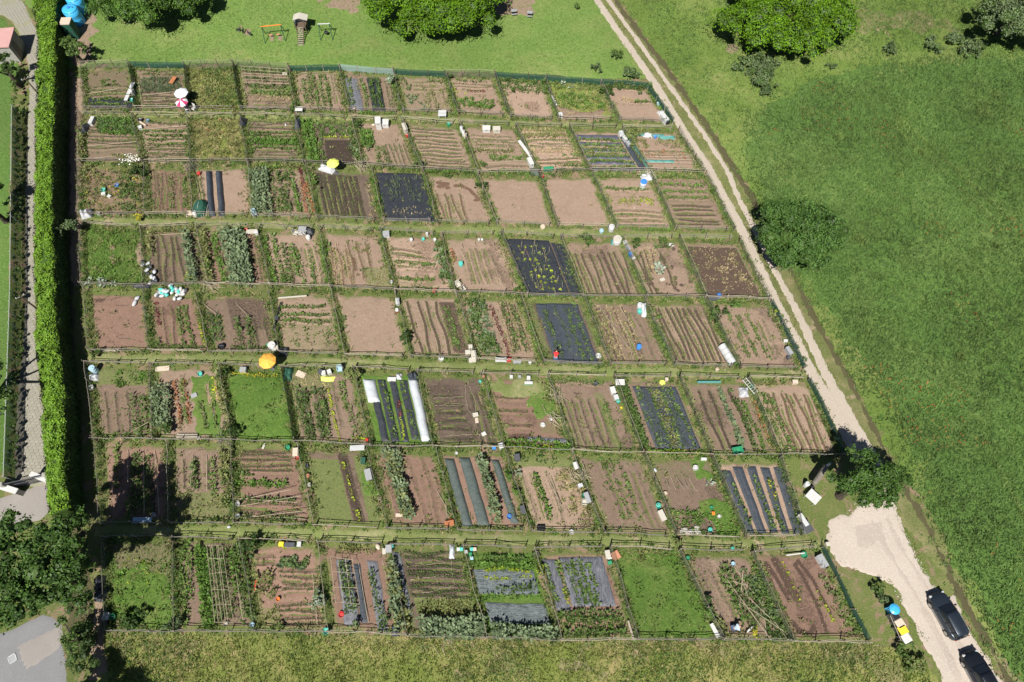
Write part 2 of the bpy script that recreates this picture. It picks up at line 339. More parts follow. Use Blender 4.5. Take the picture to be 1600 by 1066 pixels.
def plants(kind, pts, scale=1.0):
    n, L, w, el, sp, h, mat = PK[kind]; pts = np.asarray(pts, float).reshape(-1, 3); N = len(pts)
    sc = (scale * rng.uniform(.7, 1.25, N)).repeat(n); c = pts.repeat(n, 0); M = N * n
    az = rng.uniform(0, 2 * np.pi, M); rr = sp * np.sqrt(rng.random(M)) * sc
    c = c + np.stack([rr * np.cos(az), rr * np.sin(az), rng.random(M) * h * sc], -1)
    return tri_leaves(c, L * sc * rng.uniform(.7, 1.2, M), w * sc, az + rng.normal(0, .7, M), rng.normal(el, .3, M), rng.normal(0, .4, M)), mat
# ================================================================ SETTING
gp = np.array([(-500, -300), (500, -300), (500, 900), (-500, 900)], float)
me = mesh_np('ground', [(-500, -300, 0), (500, -300, 0), (500, 900, 0), (-500, 900, 0)], [(0, 1, 2, 3)], 'm_ground')
tag(link('ground', me), kind='structure')
def st(o): return tag(o, kind='structure')
st(sheet('lawn', P((96, 112), (150, 104), (380, 104), (700, 112), (1000, 128), (1012, 118), (940, 0), (905, -70), (830, -260), (-250, -260), (-60, -40), (60, 20)), 'm_lawn', .6, .01, .5, .8))
st(sheet('meadow', P((962, -4), (1058, 128), (1152, 268), (1240, 428), (1286, 518), (1330, 596), (1380, 695), (1440, 796), (1508, 935), (1580, 1066), (1640, 1180), (1900, 1180), (1900, -260), (850, -260)), 'm_meadow', .6, .012, .5, .8))
st(sheet('crop_field', P((1172, 178), (1260, 128), (1420, 98), (1640, 82), (1900, 60), (1900, 1200), (1630, 1150), (1560, 985), (1492, 868), (1440, 752), (1408, 668), (1340, 560), (1290, 478), (1235, 400), (1172, 262)), 'm_field', .5, .03, 2.6, .45, edge=.08))
st(sheet('wild_grass', P((160, 990), (400, 990), (700, 997), (1000, 1003), (1352, 1006), (1440, 1022), (1470, 1080), (1500, 1200), (150, 1200), (150, 1030)), 'm_wild', .4, .014, .5, .8))
# road verge (between the plots and the ditch), then ditch and the two wheel tracks
vg = [(930, -4), (1010, 112), (1075, 214), (1150, 366), (1206, 474), (1254, 578), (1300, 690), (1380, 780), (1480, 905), (1590, 1090), (1630, 1090), (1560, 1020), (1508, 930), (1440, 800), (1380, 690), (1328, 594), (1284, 518), (1238, 430), (1150, 268), (1054, 124), (962, -4)]
st(sheet('road_verge', P(*vg), 'm_verge', .35, .018, .35, 1.1))
def ribbon(name, line, w, mat, res=.2, z0=.02, amp=.15, freq=1.5, rough=0):
    L = P(*line); n = len(L); ww = np.interp(np.linspace(0, 1, n), np.linspace(0, 1, len(w)), w) / 2
    d = np.gradient(L, axis=0); d /= np.linalg.norm(d, axis=1)[:, None]; nn = np.stack([-d[:, 1], d[:, 0]], -1)
    poly = np.concatenate([L + nn * ww[:, None], (L - nn * ww[:, None])[::-1]])
    return sheet(name, poly, mat, res, z0, amp, freq, rough)
ditch = [(940, -30), (960, 0), (1053, 124), (1100, 192), (1150, 270), (1195, 345), (1238, 430), (1284, 520), (1327, 594), (1377, 695), (1418, 773), (1436, 800), (1466, 859), (1504, 935), (1542, 999), (1577, 1066), (1610, 1130)]
st(ribbon('ditch', ditch, [.75, .7, .55, .6, .75], 'm_ditch_and_shade', .16, .022, .45, 1.3))
trL = [(915, -30), (933, 0), (965, 48), (992, 86), (1028, 137), (1058, 187), (1083, 228), (1109, 266), (1155, 351), (1200, 446), (1215, 478), (1240, 526), (1268, 582), (1296, 628), (1318, 670), (1345, 712), (1372, 760)]
trR = [(931, -30), (950, 0), (1003, 73), (1053, 144), (1099, 208), (1137, 268), (1150, 301), (1180, 361), (1205, 414), (1233, 463), (1261, 520), (1286, 576), (1311, 621), (1335, 668), (1360, 712), (1390, 765)]
st(ribbon('dirt_road', trL, [.95, 1.0, 1.05, 1.15, 1.3, 1.6], 'm_track', .16, .026, .16, 1.6))
st(ribbon('dirt_road', trR, [.75, .7, .75, .85, 1.2, 1.6], 'm_track', .16, .028, .18, 1.6))
st(sheet('gravel_yard', P((1345, 772), (1340, 798), (1318, 804), (1294, 814), (1290, 836), (1302, 864), (1316, 884), (1352, 893), (1384, 907), (1404, 930), (1420, 962), (1443, 1000), (1461, 1030), (1472, 1066), (1490, 1130), (1600, 1130), (1565, 1066), (1534, 1019), (1512, 980), (1489, 935), (1454, 906), (1428, 862), (1411, 826), (1400, 796), (1392, 764)), 'm_gravel', .16, .032, .5, 1.2))
st(sheet('road_centre', P((1296, 600), (1318, 640), (1338, 676), (1330, 690), (1310, 655), (1290, 612)), 'm_track', .16, .03, .2, 1.2))
# bare earth along the hedge, dry edges
st(sheet('earth_strip', P((112, 120), (132, 118), (130, 260), (128, 345), (126, 445), (124, 450), (108, 440)), 'm_dirt', .2, .016, .4, 1.2))
st(sheet('earth_strip', P((150, 905), (160, 905), (166, 1000), (176, 1050), (140, 1060)), 'm_dirt', .2, .017, .4, 1.2))
st(sheet('earth_patch', P((112, 10), (138, 14), (158, 28), (150, 48), (138, 60), (140, 80), (128, 104), (112, 118), (106, 60)), 'm_dirt', .2, .018, 1.6, .8))
for q in ([(495, 0), (560, -6), (562, 20), (520, 14)], [(1132, 70), (1160, 72), (1150, 88), (1134, 84)], [(765, 4), (840, 2), (838, 22), (778, 26)], [(372, 40), (392, 44), (388, 56), (372, 50)]):
    st(sheet('earth_patch', P(*q), 'm_dirt', .25, .018, 1.2, .9, edge=.15))
st(sheet('earth_patch', P((1335, 1020), (1380, 1010), (1410, 1040), (1420, 1066), (1380, 1080), (1345, 1050)), 'm_verge', .25, .02, .8, .9))
# paths between the plot rows
PATHS = [[(128, 178), (300, 180), (470, 182), (640, 186), (800, 192), (900, 195), (1052, 198)],
         [(128, 346), (300, 348), (470, 352), (600, 356), (760, 359), (900, 363), (1050, 367), (1146, 369)],
         [(135, 560), (330, 561), (500, 566), (650, 571), (760, 575), (900, 580), (1060, 583), (1150, 584), (1258, 586)],
         [(150, 829), (280, 829), (400, 832), (500, 834), (620, 838), (740, 841), (850, 844), (950, 845), (1060, 847), (1170, 849), (1290, 852)]]
for i, pl in enumerate(PATHS): st(ribbon('grass_path', pl, [[.75], [.85], [.95], [.85]][i] * 2, 'm_path', .2, .02, .25, .9))
st(sheet('hedge_shade_strip', P((80, 60), (106, 60), (108, 120), (112, 250), (112, 400), (116, 520), (118, 640), (120, 760), (140, 880), (150, 1010), (110, 1020), (90, 700), (78, 300)), 'm_ditch_and_shade', .25, .013, .5, .9))  # dark strip painted where the tall hedge's shadow falls
for q in ([(168, 992), (330, 992), (395, 1010), (300, 1030), (190, 1030)], [(480, 998), (760, 1000), (1180, 1006), (1350, 1008), (1420, 1040), (1250, 1026), (900, 1016), (640, 1014)], [(1300, 20), (1440, 10), (1500, 50), (1380, 52), (1290, 44)], [(640, 1040), (900, 1034), (960, 1050), (720, 1062)], [(1445, 775), (1470, 830), (1500, 905), (1482, 890), (1452, 820)]): st(sheet('dry_grass', P(*q), 'm_verge', .3, .019, 1.8, .7, edge=.08))
for q in ([(1360, 810), (1385, 860), (1430, 930), (1475, 1010), (1500, 1066)], [(1385, 808), (1408, 858), (1452, 925), (1498, 1005), (1530, 1066)]): st(ribbon('wheel_rut', q, [.5, .7, .6], 'm_rut', .14, .042, .3, 1.0))

# the plot table -------------------------------------------------
RN = ['top', 'second', 'third', 'fourth', 'fifth', 'sixth', 'seventh', 'bottom']
ON = ['first', 'second', 'third', 'fourth', 'fifth', 'sixth', 'seventh', 'eighth', 'ninth', 'tenth', 'eleventh', 'twelfth']
FEN = [
 [(130,108,136,174),(206,106,214,174),(292,107,298,175),(368,106,378,175),(454,112,464,176),(532,111,545,177),(616,117,630,178),(697,121,715,180),(774,122,797,186),(852,127,872,190),(938,133,966,191),(1012,139,1050,195)],
 [(128,182,129,256),(210,183,226,258),(297,185,301,256),(377,184,390,256),(463,186,476,258),(551,189,568,262),(629,191,660,268),(719,196,748,273),(805,199,841,273),(888,202,922,270),(972,204,1014,270),(1059,205,1099,273)],
 [(127,258,128,339),(229,262,232,339),(300,262,304,338),(390,259,399,340),(479,260,497,344),(582,268,599,348),(662,270,685,350),(746,275,776,352),(843,277,870,356),(926,274,962,358),(1016,274,1054,361),(1102,275,1146,363)],
 [(129,353,132,448),(224,358,229,450),(310,356,329,448),(404,358,425,449),(501,359,518,452),(595,363,619,457),(690,370,712,460),(782,368,824,464),(876,373,910,466),(972,376,1010,467),(1061,374,1101,468),(1153,377,1200,471)],
 [(136,455,144,551),(229,457,238,551),(310,460,331,553),(423,460,439,553),(519,455,540,557),(619,461,643,560),(714,462,746,564),(813,466,849,569),(913,468,952,573),(1004,470,1052,573),(1102,471,1154,576),(1203,474,1254,578)],
 [(140,569,152,687),(238,571,246,688),(346,572,366,690),(442,576,463,692),(553,577,581,699),(652,582,678,700),(753,586,788,701),(855,588,894,706),(958,590,1003,710),(1060,591,1110,713),(1167,593,1218,713),(1262,594,1316,712)],
 [(156,690,162,818),(266,692,269,818),(364,694,369,818),(468,697,493,823),(573,700,606,826),(682,704,715,829),(790,707,830,831),(894,709,942,834),(1005,712,1054,837),(1111,715,1164,840),(1217,716,1252,838)],
 [(166,840,171,986),(275,840,279,986),(378,843,404,987),(499,847,516,987),(612,851,637,991),(723,854,761,996),(836,857,877,1000),(952,856,995,999),(1060,860,1127,999),(1172,862,1234,1001),(1281,855,1352,1002)]]
# content items: (kind, 'v'|'h', n, s0, s1, t0, t1, wet, spacing) rows ; ('A', kind, s0,s1,t0,t1, plants per m2)
# ('M', film, s0,s1,t0,t1[, height]) sheet ; ('W', s0,s1,t0,t1,k) damp soil ; ('V', s0,s1,t0,t1,k) weeds ; ('T', s0,s1,t0,t1,n) pole trellis
# ('C', s,t,s,t) loose cane ; ('H', [pts]) hose
PL = {
(0,0): ('soil_brown','brown weedy plot with a planted black film strip',[('V',0,1,0,.6,.35),('V',0,1,.55,.66,.5),('A','p',.35,.8,.25,.42,8),('s','h',3,.1,.9,.45,.65,.3,.3),('M','film_black',.06,.92,.7,.92),('p','h',2,.1,.9,.76,.86,0,.35),('C',0,.62,.7,.55)]),
(0,1): ('soil_brown','plot with a dense grey-green onion bed',[('A','o',.14,.86,.24,.58,34),('w','h',2,.15,.85,.1,.16,.3,.5),('s','h',5,.14,.82,.66,.92,.7,.22),('C',.13,.64,.8,.6),('C',.13,.76,.8,.73),('C',.1,.2,.12,.9)]),
(0,2): (None,'overgrown yellow-green plot with grey weeds',[('A','v',.02,.98,.05,.95,13),('A','w',.3,1,.03,.38,10),('A','w',.35,1,.5,.92,12),('A','y',.05,.6,.3,.95,4)]),
(0,3): ('soil_brown','plot with a lattice of bean poles',[('T',.12,.95,.06,.44,5),('e','h',3,.12,.92,.1,.4,.5,.5),('p','h',3,.2,.95,.45,.6,.3,.3),('V',.15,.95,.42,.66,.45),('y','h',2,.2,.95,.66,.76,.3,.45),('s','h',3,.2,.95,.8,.94,.4,.3),('v','v',1,.06,.06,.6,.95,0,.4)]),
(0,4): ('soil_tan','tan plot with long thin planted rows and white table',[('p','v',1,.2,.2,.18,.8,.3,.35),('w','v',1,.32,.32,.12,.9,.3,.35),('p','v',3,.44,.66,.12,.9,.5,.3),('s','v',2,.78,.86,.12,.8,.4,.3),('v','v',1,.94,.94,.1,.9,0,.4),('C',.05,.06,.78,.04)]),
(0,5): ('soil_brown','plot with grey and black film strips',[('M','film_grey',.05,.27,.18,.95),('M','film_black',.44,.68,.15,.96),('e','v',2,.5,.62,.16,.94,0,.4),('p','v',2,.1,.34,.2,.9,.2,.4),('s','v',2,.76,.84,.2,.9,.3,.35),('g','v',1,.9,.9,.3,.9,0,.5),('w','v',1,.95,.95,.2,.95,0,.5)]),
(0,6): ('soil_tan','rough tan plot with scattered cabbages',[('V',0,1,0,1,.33),('A','e',.02,.25,.1,.45,3),('A','c',.15,.42,.5,.9,4),('w','h',1,.6,.95,.15,.15,0,.5),('v','v',3,.5,.8,.4,.95,.2,.5),('s','h',3,.3,.8,.2,.4,.3,.4)]),
(0,7): ('soil_pink','plot crossed by a tall pale green bed',[('w','h',1,.2,.8,.12,.12,0,.5),('s','h',2,.05,.95,.2,.26,.5,.3),('A','l',.02,.2,.32,.46,16),('A','l',.2,.4,.34,.44,4),('m','h',1,.42,.7,.4,.4,.3,.35),('A','d',.12,.82,.58,.8,16),('V',.1,.4,.5,.62,.5),('s','h',2,.06,.7,.86,.93,.3,.3)]),
(0,8): ('soil_pink','bare pink plot below a broad leafy band',[('A','e',0,1,.0,.34,7),('A','w',0,1,.0,.3,5),('C',.08,.42,.04,.52),('C',.3,.42,.26,.52),('C',.1,.85,.06,.95),('C',.3,.85,.27,.95),('C',.46,.84,.42,.95)]),
(0,9): (None,'green weedy plot with dry straw soil at its foot',[('A','w',.1,.95,.02,.2,9),('A','z',.2,.8,.02,.22,1.1),('A','g',.05,.9,.3,.7,12),('A','v',.05,.95,.1,.75,7),('D','soil_tan',.05,.8,.72,.97),('A','y',.05,.8,.7,.95,4)]),
(0,10): ('soil_pink','smooth pink corner plot with one short planted row',[('p','h',1,.5,.85,.45,.45,.2,.25),('y','h',1,.22,.5,.45,.45,.2,.3),('f','h',1,.25,.5,.42,.42,.0,.6),('h','h',1,.2,.9,-.02,-.02,0,.45),('w','h',2,.1,.9,.0,.06,0,.4)]),
(1,0): ('soil_brown','striped plot under a big feathery green clump',[('A','g',.3,.95,.05,.42,22),('A','o',.3,.95,.05,.4,14),('s','h',7,.05,.95,.25,.7,.55,.25),('C',.05,.68,.98,.62),('C',.05,.92,.6,.88),('V',0,1,.62,.9,.3),('A','v',.5,.85,.84,.96,12),('h','v',1,.0,.0,.3,.95,0,.5)]),
(1,1): ('soil_tan','pinkish plot with close straight seedling rows',[('w','h',1,.2,.85,.1,.16,.1,.35),('p','h',4,.14,.95,.27,.55,.45,.4),('s','h',8,.1,.98,.6,.92,.55,.22),('C',.15,.24,.95,.2)]),
(1,2): (None,'overgrown straw-coloured grass plot',[('A','y',.03,.97,.04,.95,13),('A','v',.03,.97,.04,.95,9),('A','r',.1,.9,.05,.4,1.2)]),
(1,3): ('soil_brown','plot crossed by one bright green carrot bed',[('s','h',3,.08,.95,.08,.22,.6,.3),('p','h',2,.05,.95,.32,.4,.3,.25),('A','d',.05,.95,.46,.6,30),('p','h',1,.05,.95,.66,.66,.2,.25),('s','h',4,.05,.95,.72,.86,.5,.25),('p','h',1,.1,.9,.93,.93,.3,.3)]),
(1,4): ('soil_dark','plot half green rows and half damp dark earth',[('A','d',.08,.28,.05,.98,16),('d','v',2,.12,.22,.05,.98,0,.22),('p','v',1,.36,.36,.05,.98,.2,.3),('A','p',.42,.95,.06,.36,14),('l','h',1,.42,.95,.38,.38,0,.35),('W',.4,.9,.42,1,1)]),
(1,5): ('soil_tan','pale plot with a leafy left edge and vertical rows',[('A','t',-.16,.0,.2,.9,4),('A','c',-.16,.0,.25,.9,3),('A','d',.1,.3,.22,.58,34),('w','v',2,.32,.44,.6,1,.3,.3),('s','v',5,.52,.86,.5,1,.6,.22),('v','v',1,.95,.95,.4,1,0,.3)]),
(1,6): ('soil_tan','tan plot with many level seedling rows',[('s','h',9,.08,.85,.14,.74,.65,.3),('s','h',3,.12,.9,.8,.97,.7,.25),('g','h',1,.05,.95,1.0,1.0,0,.35)]),
(1,7): ('soil_tan','tan plot with leafy band and white chests',[('s','h',5,.12,.85,.25,.48,.35,.25),('v','h',1,.1,.75,.58,.52,.2,.3),('A','p',.3,.95,.64,.74,18),('C',.1,.8,.95,.74),('s','h',2,.1,.95,.86,.94,.5,.25),('g','h',1,.2,.9,1.0,1.0,0,.4)]),
(1,8): ('soil_pink','sunny pink plot with yellow-green rows',[('y','h',2,.1,.9,.07,.14,.1,.3),('v','h',2,.1,.9,.18,.22,.2,.3),('s','h',3,.08,.9,.3,.42,.4,.3),('y','h',2,.1,.9,.48,.54,.3,.3),('p','h',1,.6,.9,.64,.64,.2,.3),('s','h',2,.05,.95,.7,.8,.7,.35),('w','h',2,.4,.95,.86,.94,.2,.3)]),
(1,9): ('soil_tan','plot under purple-grey film strips',[('M','film_purple',.06,.84,.14,.26),('M','film_purple',.06,.84,.32,.42),('M','film_purple',.06,.84,.46,.56),('M','film_purple',.06,.84,.62,.72),('M','film_purple',.06,.84,.76,.84),('M','film_purple',.06,.84,.88,.97),('M','film_slate',.86,.98,.16,.97),('p','h',6,.08,.82,.3,.9,.1,.3),('v','h',2,.08,.82,.5,.6,.0,.3)]),
(1,10): ('soil_pink','plot of coloured beds with teal netting hoops',[('M','tarp_teal',.05,.7,.08,.14),('A','v',.05,.9,.2,.42,12),('s','h',2,.05,.9,.5,.56,.4,.25),('A','r',.1,.9,.44,.62,4),('M','tarp_teal',.02,.6,.68,.75),('T',.05,.9,.66,.84,3),('w','h',1,.05,.95,.96,.96,0,.35),('M','tarp_teal',.0,.06,.2,.9),('A','w',.6,.95,.9,1.0,9)]),
(2,0): ('soil_red','crowded flowery plot with shrubs and white tubs',[('V',0,1,0,1,.35),('A','h',.02,.3,.05,.3,5),('A','e',.55,.98,.1,.9,3.2),('A','w',.05,.98,.1,.95,3.5),('A','v',.1,.9,.2,.9,3),('A','t',.6,.8,.3,.95,3),('A','f',.05,.95,.1,.9,.5),('A','p',.05,.3,.45,.6,6)]),
(2,1): ('soil_red','reddish plot with fine dotted vertical rows',[('s','v',5,.06,.42,.1,.95,.5,.25),('w','v',1,.52,.52,.15,.9,.2,.4),('s','v',2,.6,.72,.1,.92,.4,.3),('p','v',1,.82,.82,.1,.85,.4,.3),('s','v',1,.93,.93,.1,.9,.5,.4),('w','h',1,.05,.6,.98,.98,0,.35)]),
(2,2): ('soil_tan','plot with twin black covered ridges beside bare earth',[('M','film_slate',.25,.36,.1,1.0,.35),('M','film_slate',.42,.53,.1,1.0,.35),('s','v',2,.06,.16,.1,.95,.5,.2),('C',.05,.1,.12,.6)]),
(2,3): ('soil_tan','plot with tall bean hedges on its left',[('b','v',3,.06,.26,.14,.96,.2,.34),('v','h',1,.1,.9,.04,.04,0,.2),('g','h',1,.1,.6,.05,.05,0,.3),('w','v',1,.38,.38,.12,.92,.3,.3),('e','v',2,.5,.6,.12,.9,.4,.35),('d','v',1,.72,.72,.1,.9,.2,.25),('m','v',1,.86,.86,.05,.4,.3,.2),('r','v',2,.86,.95,.3,.9,.4,.3),('A','h',1.0,1.08,.0,.4,9)]),
(2,4): ('soil_dark','dark ploughed plot with fine furrows',[('s','v',9,.06,.72,.12,.95,.6,.25),('W',.1,.76,.1,.98,.8),('y','v',1,.86,.86,.3,.95,.5,.4),('g','v',1,.97,.97,.1,.95,0,.3),('V',.05,.3,.3,.9,.25)]),
(2,5): ('soil_tan','plot wholly covered in wrinkled black film',[('M','film_black',.05,.96,.03,.97),('o','v',6,.25,.8,.15,.62,0,.5),('y','h',2,.2,.8,.75,.85,0,.8)]),
(2,6): ('soil_pink','pink plot with looping damp watering marks',[('s','v',4,.12,.5,.42,.96,.8,.3),('L',[(.2,.2),(.38,.22),(.2,.28),(.36,.3)],.25),('L',[(.5,.25),(.62,.24),(.75,.32),(.82,.45),(.84,.52),(.78,.53)],.22),('W',.3,.7,.1,.16,.5)]),
(2,7): ('soil_pink','smooth bare salmon-pink plot with a few twigs',[('C',.84,.6,.92,.85),('C',.9,.62,.86,.9),('C',.88,.64,.9,.95)]),
(2,8): ('soil_pink','perfectly bare pale pink plot',[('A','y',.2,.75,.9,.96,4)]),
(2,9): ('soil_pink','pink plot with a yellow lettuce band',[('w','h',1,.05,.95,.04,.04,0,.3),('p','h',1,.08,.9,.26,.26,.3,.25),('A','l',.1,.85,.42,.54,9),('A','v',.08,.85,.4,.56,7),('s','h',4,.05,.9,.68,.95,.5,.45),('p','h',1,.1,.5,.76,.76,.1,.4),('g','h',1,.05,.95,1.0,1.0,0,.3)]),
(2,10): ('soil_tan','plot with neat looping damp rows',[('w','h',1,.05,.95,.04,.04,0,.3),('d','h',1,.08,.85,.2,.2,.2,.3),('p','h',2,.08,.85,.32,.44,.2,.25),('s','h',5,.12,.85,.56,.9,.9,.3),('g','v',1,.97,.97,.2,.9,0,.4)]),
(3,0): (None,'grassy green plot with silvery shrubs at its foot',[('A','g',.03,.97,.05,.9,3),('A','v',.03,.97,.05,.92,1.5),('A','z',.05,.55,.88,.98,3.2),('D','soil_tan',.45,.52,.3,.8),('D','soil_tan',.85,.95,.25,.7)]),
(3,1): ('soil_brown','brown striped plot with one tall blue-green row',[('v','h',1,.05,.95,.07,.07,0,.25),('h','v',1,.1,.14,.15,.5,.2,.4),('C',.0,.14,.95,.13),('s','v',4,.22,.6,.15,.95,.8,.25),('b','v',1,.76,.76,.14,.95,.3,.3),('s','v',1,.9,.9,.2,.95,.8,.3)]),
(3,2): ('soil_red','plot with very tall broad bean hedges',[('h','v',1,.05,.05,.1,.95,0,.3),('p','v',1,.22,.22,.12,.95,.2,.2),('d','v',1,.25,.25,.12,.95,0,.3),('b','v',4,.42,.68,.08,.98,.1,.3),('s','v',3,.78,.95,.15,.95,.5,.3),('s','v',1,.35,.35,.1,.95,.4,.25)]),
(3,3): ('soil_tan','plot with many narrow green crop rows',[('d','v',2,.08,.2,.12,.97,.2,.25),('v','v',1,.02,.02,.1,.97,0,.35),('e','v',1,.34,.34,.25,.97,.3,.4),('d','v',1,.46,.46,.25,.8,.3,.25),('p','v',1,.54,.54,.3,.97,.3,.3),('s','v',2,.62,.86,.3,.97,.4,.3),('p','v',1,.73,.73,.25,.97,.3,.35),('g','v',1,.96,.96,.2,.95,0,.35)]),
(3,4): ('soil_pink','plot with pale dry rows and weedy corner',[('g','v',1,.1,.1,.2,.4,0,.3),('y','v',3,.12,.34,.3,.98,.7,.35),('s','v',3,.4,.68,.2,.85,.7,.35),('W',.4,.5,.45,.7,.9),('A','e',.5,.58,.66,.74,5),('V',.55,1,.6,1,.5),('A','y',.55,.98,.78,.98,5),('A','v',.5,.95,.05,.9,1.4)]),
(3,5): ('soil_pink','plot with level seedling rows and leafy right edge',[('s','h',2,.12,.6,.3,.38,.6,.3),('p','h',1,.1,.75,.5,.5,.3,.3),('s','h',2,.1,.7,.42,.58,.3,.3),('V',.1,.75,.7,1,.35),('p','h',2,.1,.7,.78,.95,.7,.3),('A','c',.82,.97,.1,.85,7),('A','t',.82,.97,.1,.85,4)]),
(3,6): ('soil_tan','tan plot with leaning dotted vertical rows',[('r','v',1,.1,.1,.25,.5,.9,.3),('s','v',5,.3,.72,.25,.85,.45,.35),('v','v',1,.9,.9,.1,.9,0,.4),('C',.32,.15,.3,.28),('C',.55,.12,.52,.22),('C',.85,.12,.82,.22),('C',.28,.75,.26,.88)]),
(3,7): ('soil_dark','black-film plot with staked young plants',[('M','film_black',.04,.78,.05,.98),('M','film_black',.8,1.0,.08,.98),('l','v',5,.22,.62,.12,.9,0,1.0),('o','v',5,.22,.62,.12,.9,0,1.1),('K',.2,.7,.1,.9,26),('A','w',.7,.95,.5,.95,2)]),
(3,8): ('soil_tan','smooth tan plot with dark damp dotted rows',[('s','v',4,.12,.48,.25,.95,.9,.3),('L',[(.58,.2),(.6,.5),(.62,.95)],.22),('s','v',3,.68,.9,.2,.98,.9,.3),('v','v',1,.02,.02,.3,.95,0,.4)]),
(3,9): ('soil_tan','plot with scattered round damp planting spots',[('s','v',2,.12,.2,.2,.95,.9,.35),('y','v',2,.3,.4,.15,.6,.8,.4),('s','v',1,.52,.6,.2,.8,.9,.35),('O',.15,.95,.15,.95,26),('z','v',1,.42,.42,.48,.58,0,.4),('e','h',1,.5,.8,.15,.15,.5,.3)]),
(3,10): ('soil_tan','plot mostly covered by soaked dark brown earth',[('W',.05,.92,.12,.96,1.3),('A','y',.1,.85,.15,.9,4),('w','h',1,.1,.9,.04,.04,0,.3)]),
(4,0): ('soil_red','bare reddish plot webbed with cracks',[('X',)]),
(4,1): ('soil_red','reddish plot with uneven leafy vertical rows',[('m','v',1,.16,.16,.2,.6,.6,.3),('s','v',2,.3,.42,.25,.9,.6,.35),('p','v',2,.55,.7,.25,.9,.6,.35),('l','v',1,.92,.92,.3,.9,.2,.4),('w','h',1,.15,.9,.93,.93,0,.3),('A','g',.0,.06,.7,.97,12),('e','v',1,.14,.14,.8,.95,.4,.3)]),
(4,2): ('soil_brown','dark plot with canes and a black bucket',[('W',.35,.95,.05,.6,.7),('o','v',2,.1,.18,.3,.8,0,.25),('g','v',2,.1,.2,.35,.8,0,.35),('e','v',2,.45,.6,.4,.9,.6,.4),('s','v',2,.7,.85,.4,.9,.7,.3),('w','h',1,.3,.9,.92,.92,0,.4),('C',.5,.15,.65,.4),('C',.0,.1,.2,.35)]),
(4,3): ('soil_tan','dry plot with sparse weeds and edging board',[('p','h',3,.12,.9,.25,.48,.6,.4),('V',.1,1,.5,1,.38),('A','w',.2,.98,.5,.95,1.8),('w','h',1,.6,1,.05,.05,0,.4)]),
(4,4): ('soil_tan','large bare brown plot without rows',[('V',0,.2,0,.3,.3),('A','y',.1,.9,.85,.95,.6)]),
(4,5): ('soil_tan','plot with broad wet furrows on the left',[('s','v',4,.18,.62,.1,.95,1.1,.3),('W',.66,.94,.1,.92,1),('p','v',2,.72,.8,.2,.85,.3,.4),('V',.6,.95,.15,.9,.25)]),
(4,6): ('soil_tan','plot with a leafy potato bed and dry rows',[('A','c',.1,.4,.06,.88,7),('A','t',.1,.4,.06,.88,8),('m','v',1,.5,.5,.12,.9,.5,.35),('y','v',3,.62,.86,.06,.85,.7,.4),('e','v',2,.66,.8,.1,.85,.6,.5),('g','v',1,1.0,1.0,.4,.95,0,.3)]),
(4,7): ('soil_dark','plot covered by dark blue-grey film',[('M','film_slate',.2,.86,.08,.98),('e','v',1,.3,.3,.2,.9,0,.6),('o','v',1,.5,.5,.15,.8,0,.3),('w','v',2,.66,.76,.1,.95,0,.4),('A','v',.05,.2,.1,.9,3),('V',.0,.2,0,1,.5),('V',.88,1,0,1,.6)]),
(4,8): ('soil_brown','brown plot strewn with leaning dry canes',[('y','v',4,.15,.55,.1,.95,.6,.3),('s','v',3,.6,.9,.2,.95,.4,.4),('W',.05,.3,.1,.95,.6),('C',.2,.1,.3,.5),('C',.35,.2,.28,.6),('C',.3,.45,.42,.8),('C',.5,.5,.4,.9),('C',.55,.1,.62,.6),('C',.45,.3,.5,.75),('g','v',1,.98,.98,.35,.9,0,.35)]),
(4,9): ('soil_tan','plot with ten dark straight wet rows',[('s','v',9,.12,.88,.1,.92,1.2,.3)]),
(4,10): ('soil_tan','pale plot with three rows of leafy seedlings',[('p','v',3,.24,.52,.2,.85,.5,.45),('s','v',2,.62,.72,.25,.8,.3,.4),('A','w',.85,1.0,.05,.2,6),('g','h',1,.12,.3,.02,.02,0,.3),('X2',)]),
(5,0): ('soil_brown','brown plot with weeds and a bush at its foot',[('V',0,1,0,.28,.6),('A','g',.35,.95,.1,.28,12),('s','v',4,.2,.75,.35,.95,.6,.35),('e','v',2,.66,.8,.4,.95,.4,.45),('p','v',1,.9,.9,.4,.95,.3,.35),('A','g',.3,.7,.92,1,12),('C',.55,.9,.95,.8)]),
(5,1): ('soil_tan','plot half tall bean rows and half green lawn',[('b','v',2,.05,.18,.3,.85,.1,.4),('r','v',2,.32,.44,.2,.8,.4,.35),('p','v',1,.4,.4,.2,.85,.4,.3),('D','m_green',.5,.9,.12,.95),('p','v',2,.66,.8,.5,.85,.6,.35),('y','v',1,.76,.76,.25,.6,0,.4),('f','v',1,.88,.88,.2,.5,0,.3),('h','v',1,.96,.96,.15,.85,0,.35)]),
(5,2): (None,'bright green grass plot with a yellow flower row',[('D','m_green',.04,.97,.1,.97),('A','w',.04,.97,.12,.97,1),('f','h',1,.15,.9,.11,.11,0,.22)]),
(5,3): ('soil_brown','plot of straggly mixed crops in vertical rows',[('V',0,.7,.05,.3,.5),('A','y',.05,.6,.08,.28,4),('e','v',4,.16,.48,.28,.92,.4,.35),('o','v',2,.22,.4,.3,.95,.2,.3),('l','v',1,.58,.58,.28,.97,.4,.27),('s','v',1,.68,.68,.2,.8,.5,.3),('g','v',1,.8,.8,.2,.55,.2,.3),('w','v',1,.82,.82,.5,.98,.2,.4),('l','h',1,.78,.98,.93,.93,0,.27)]),
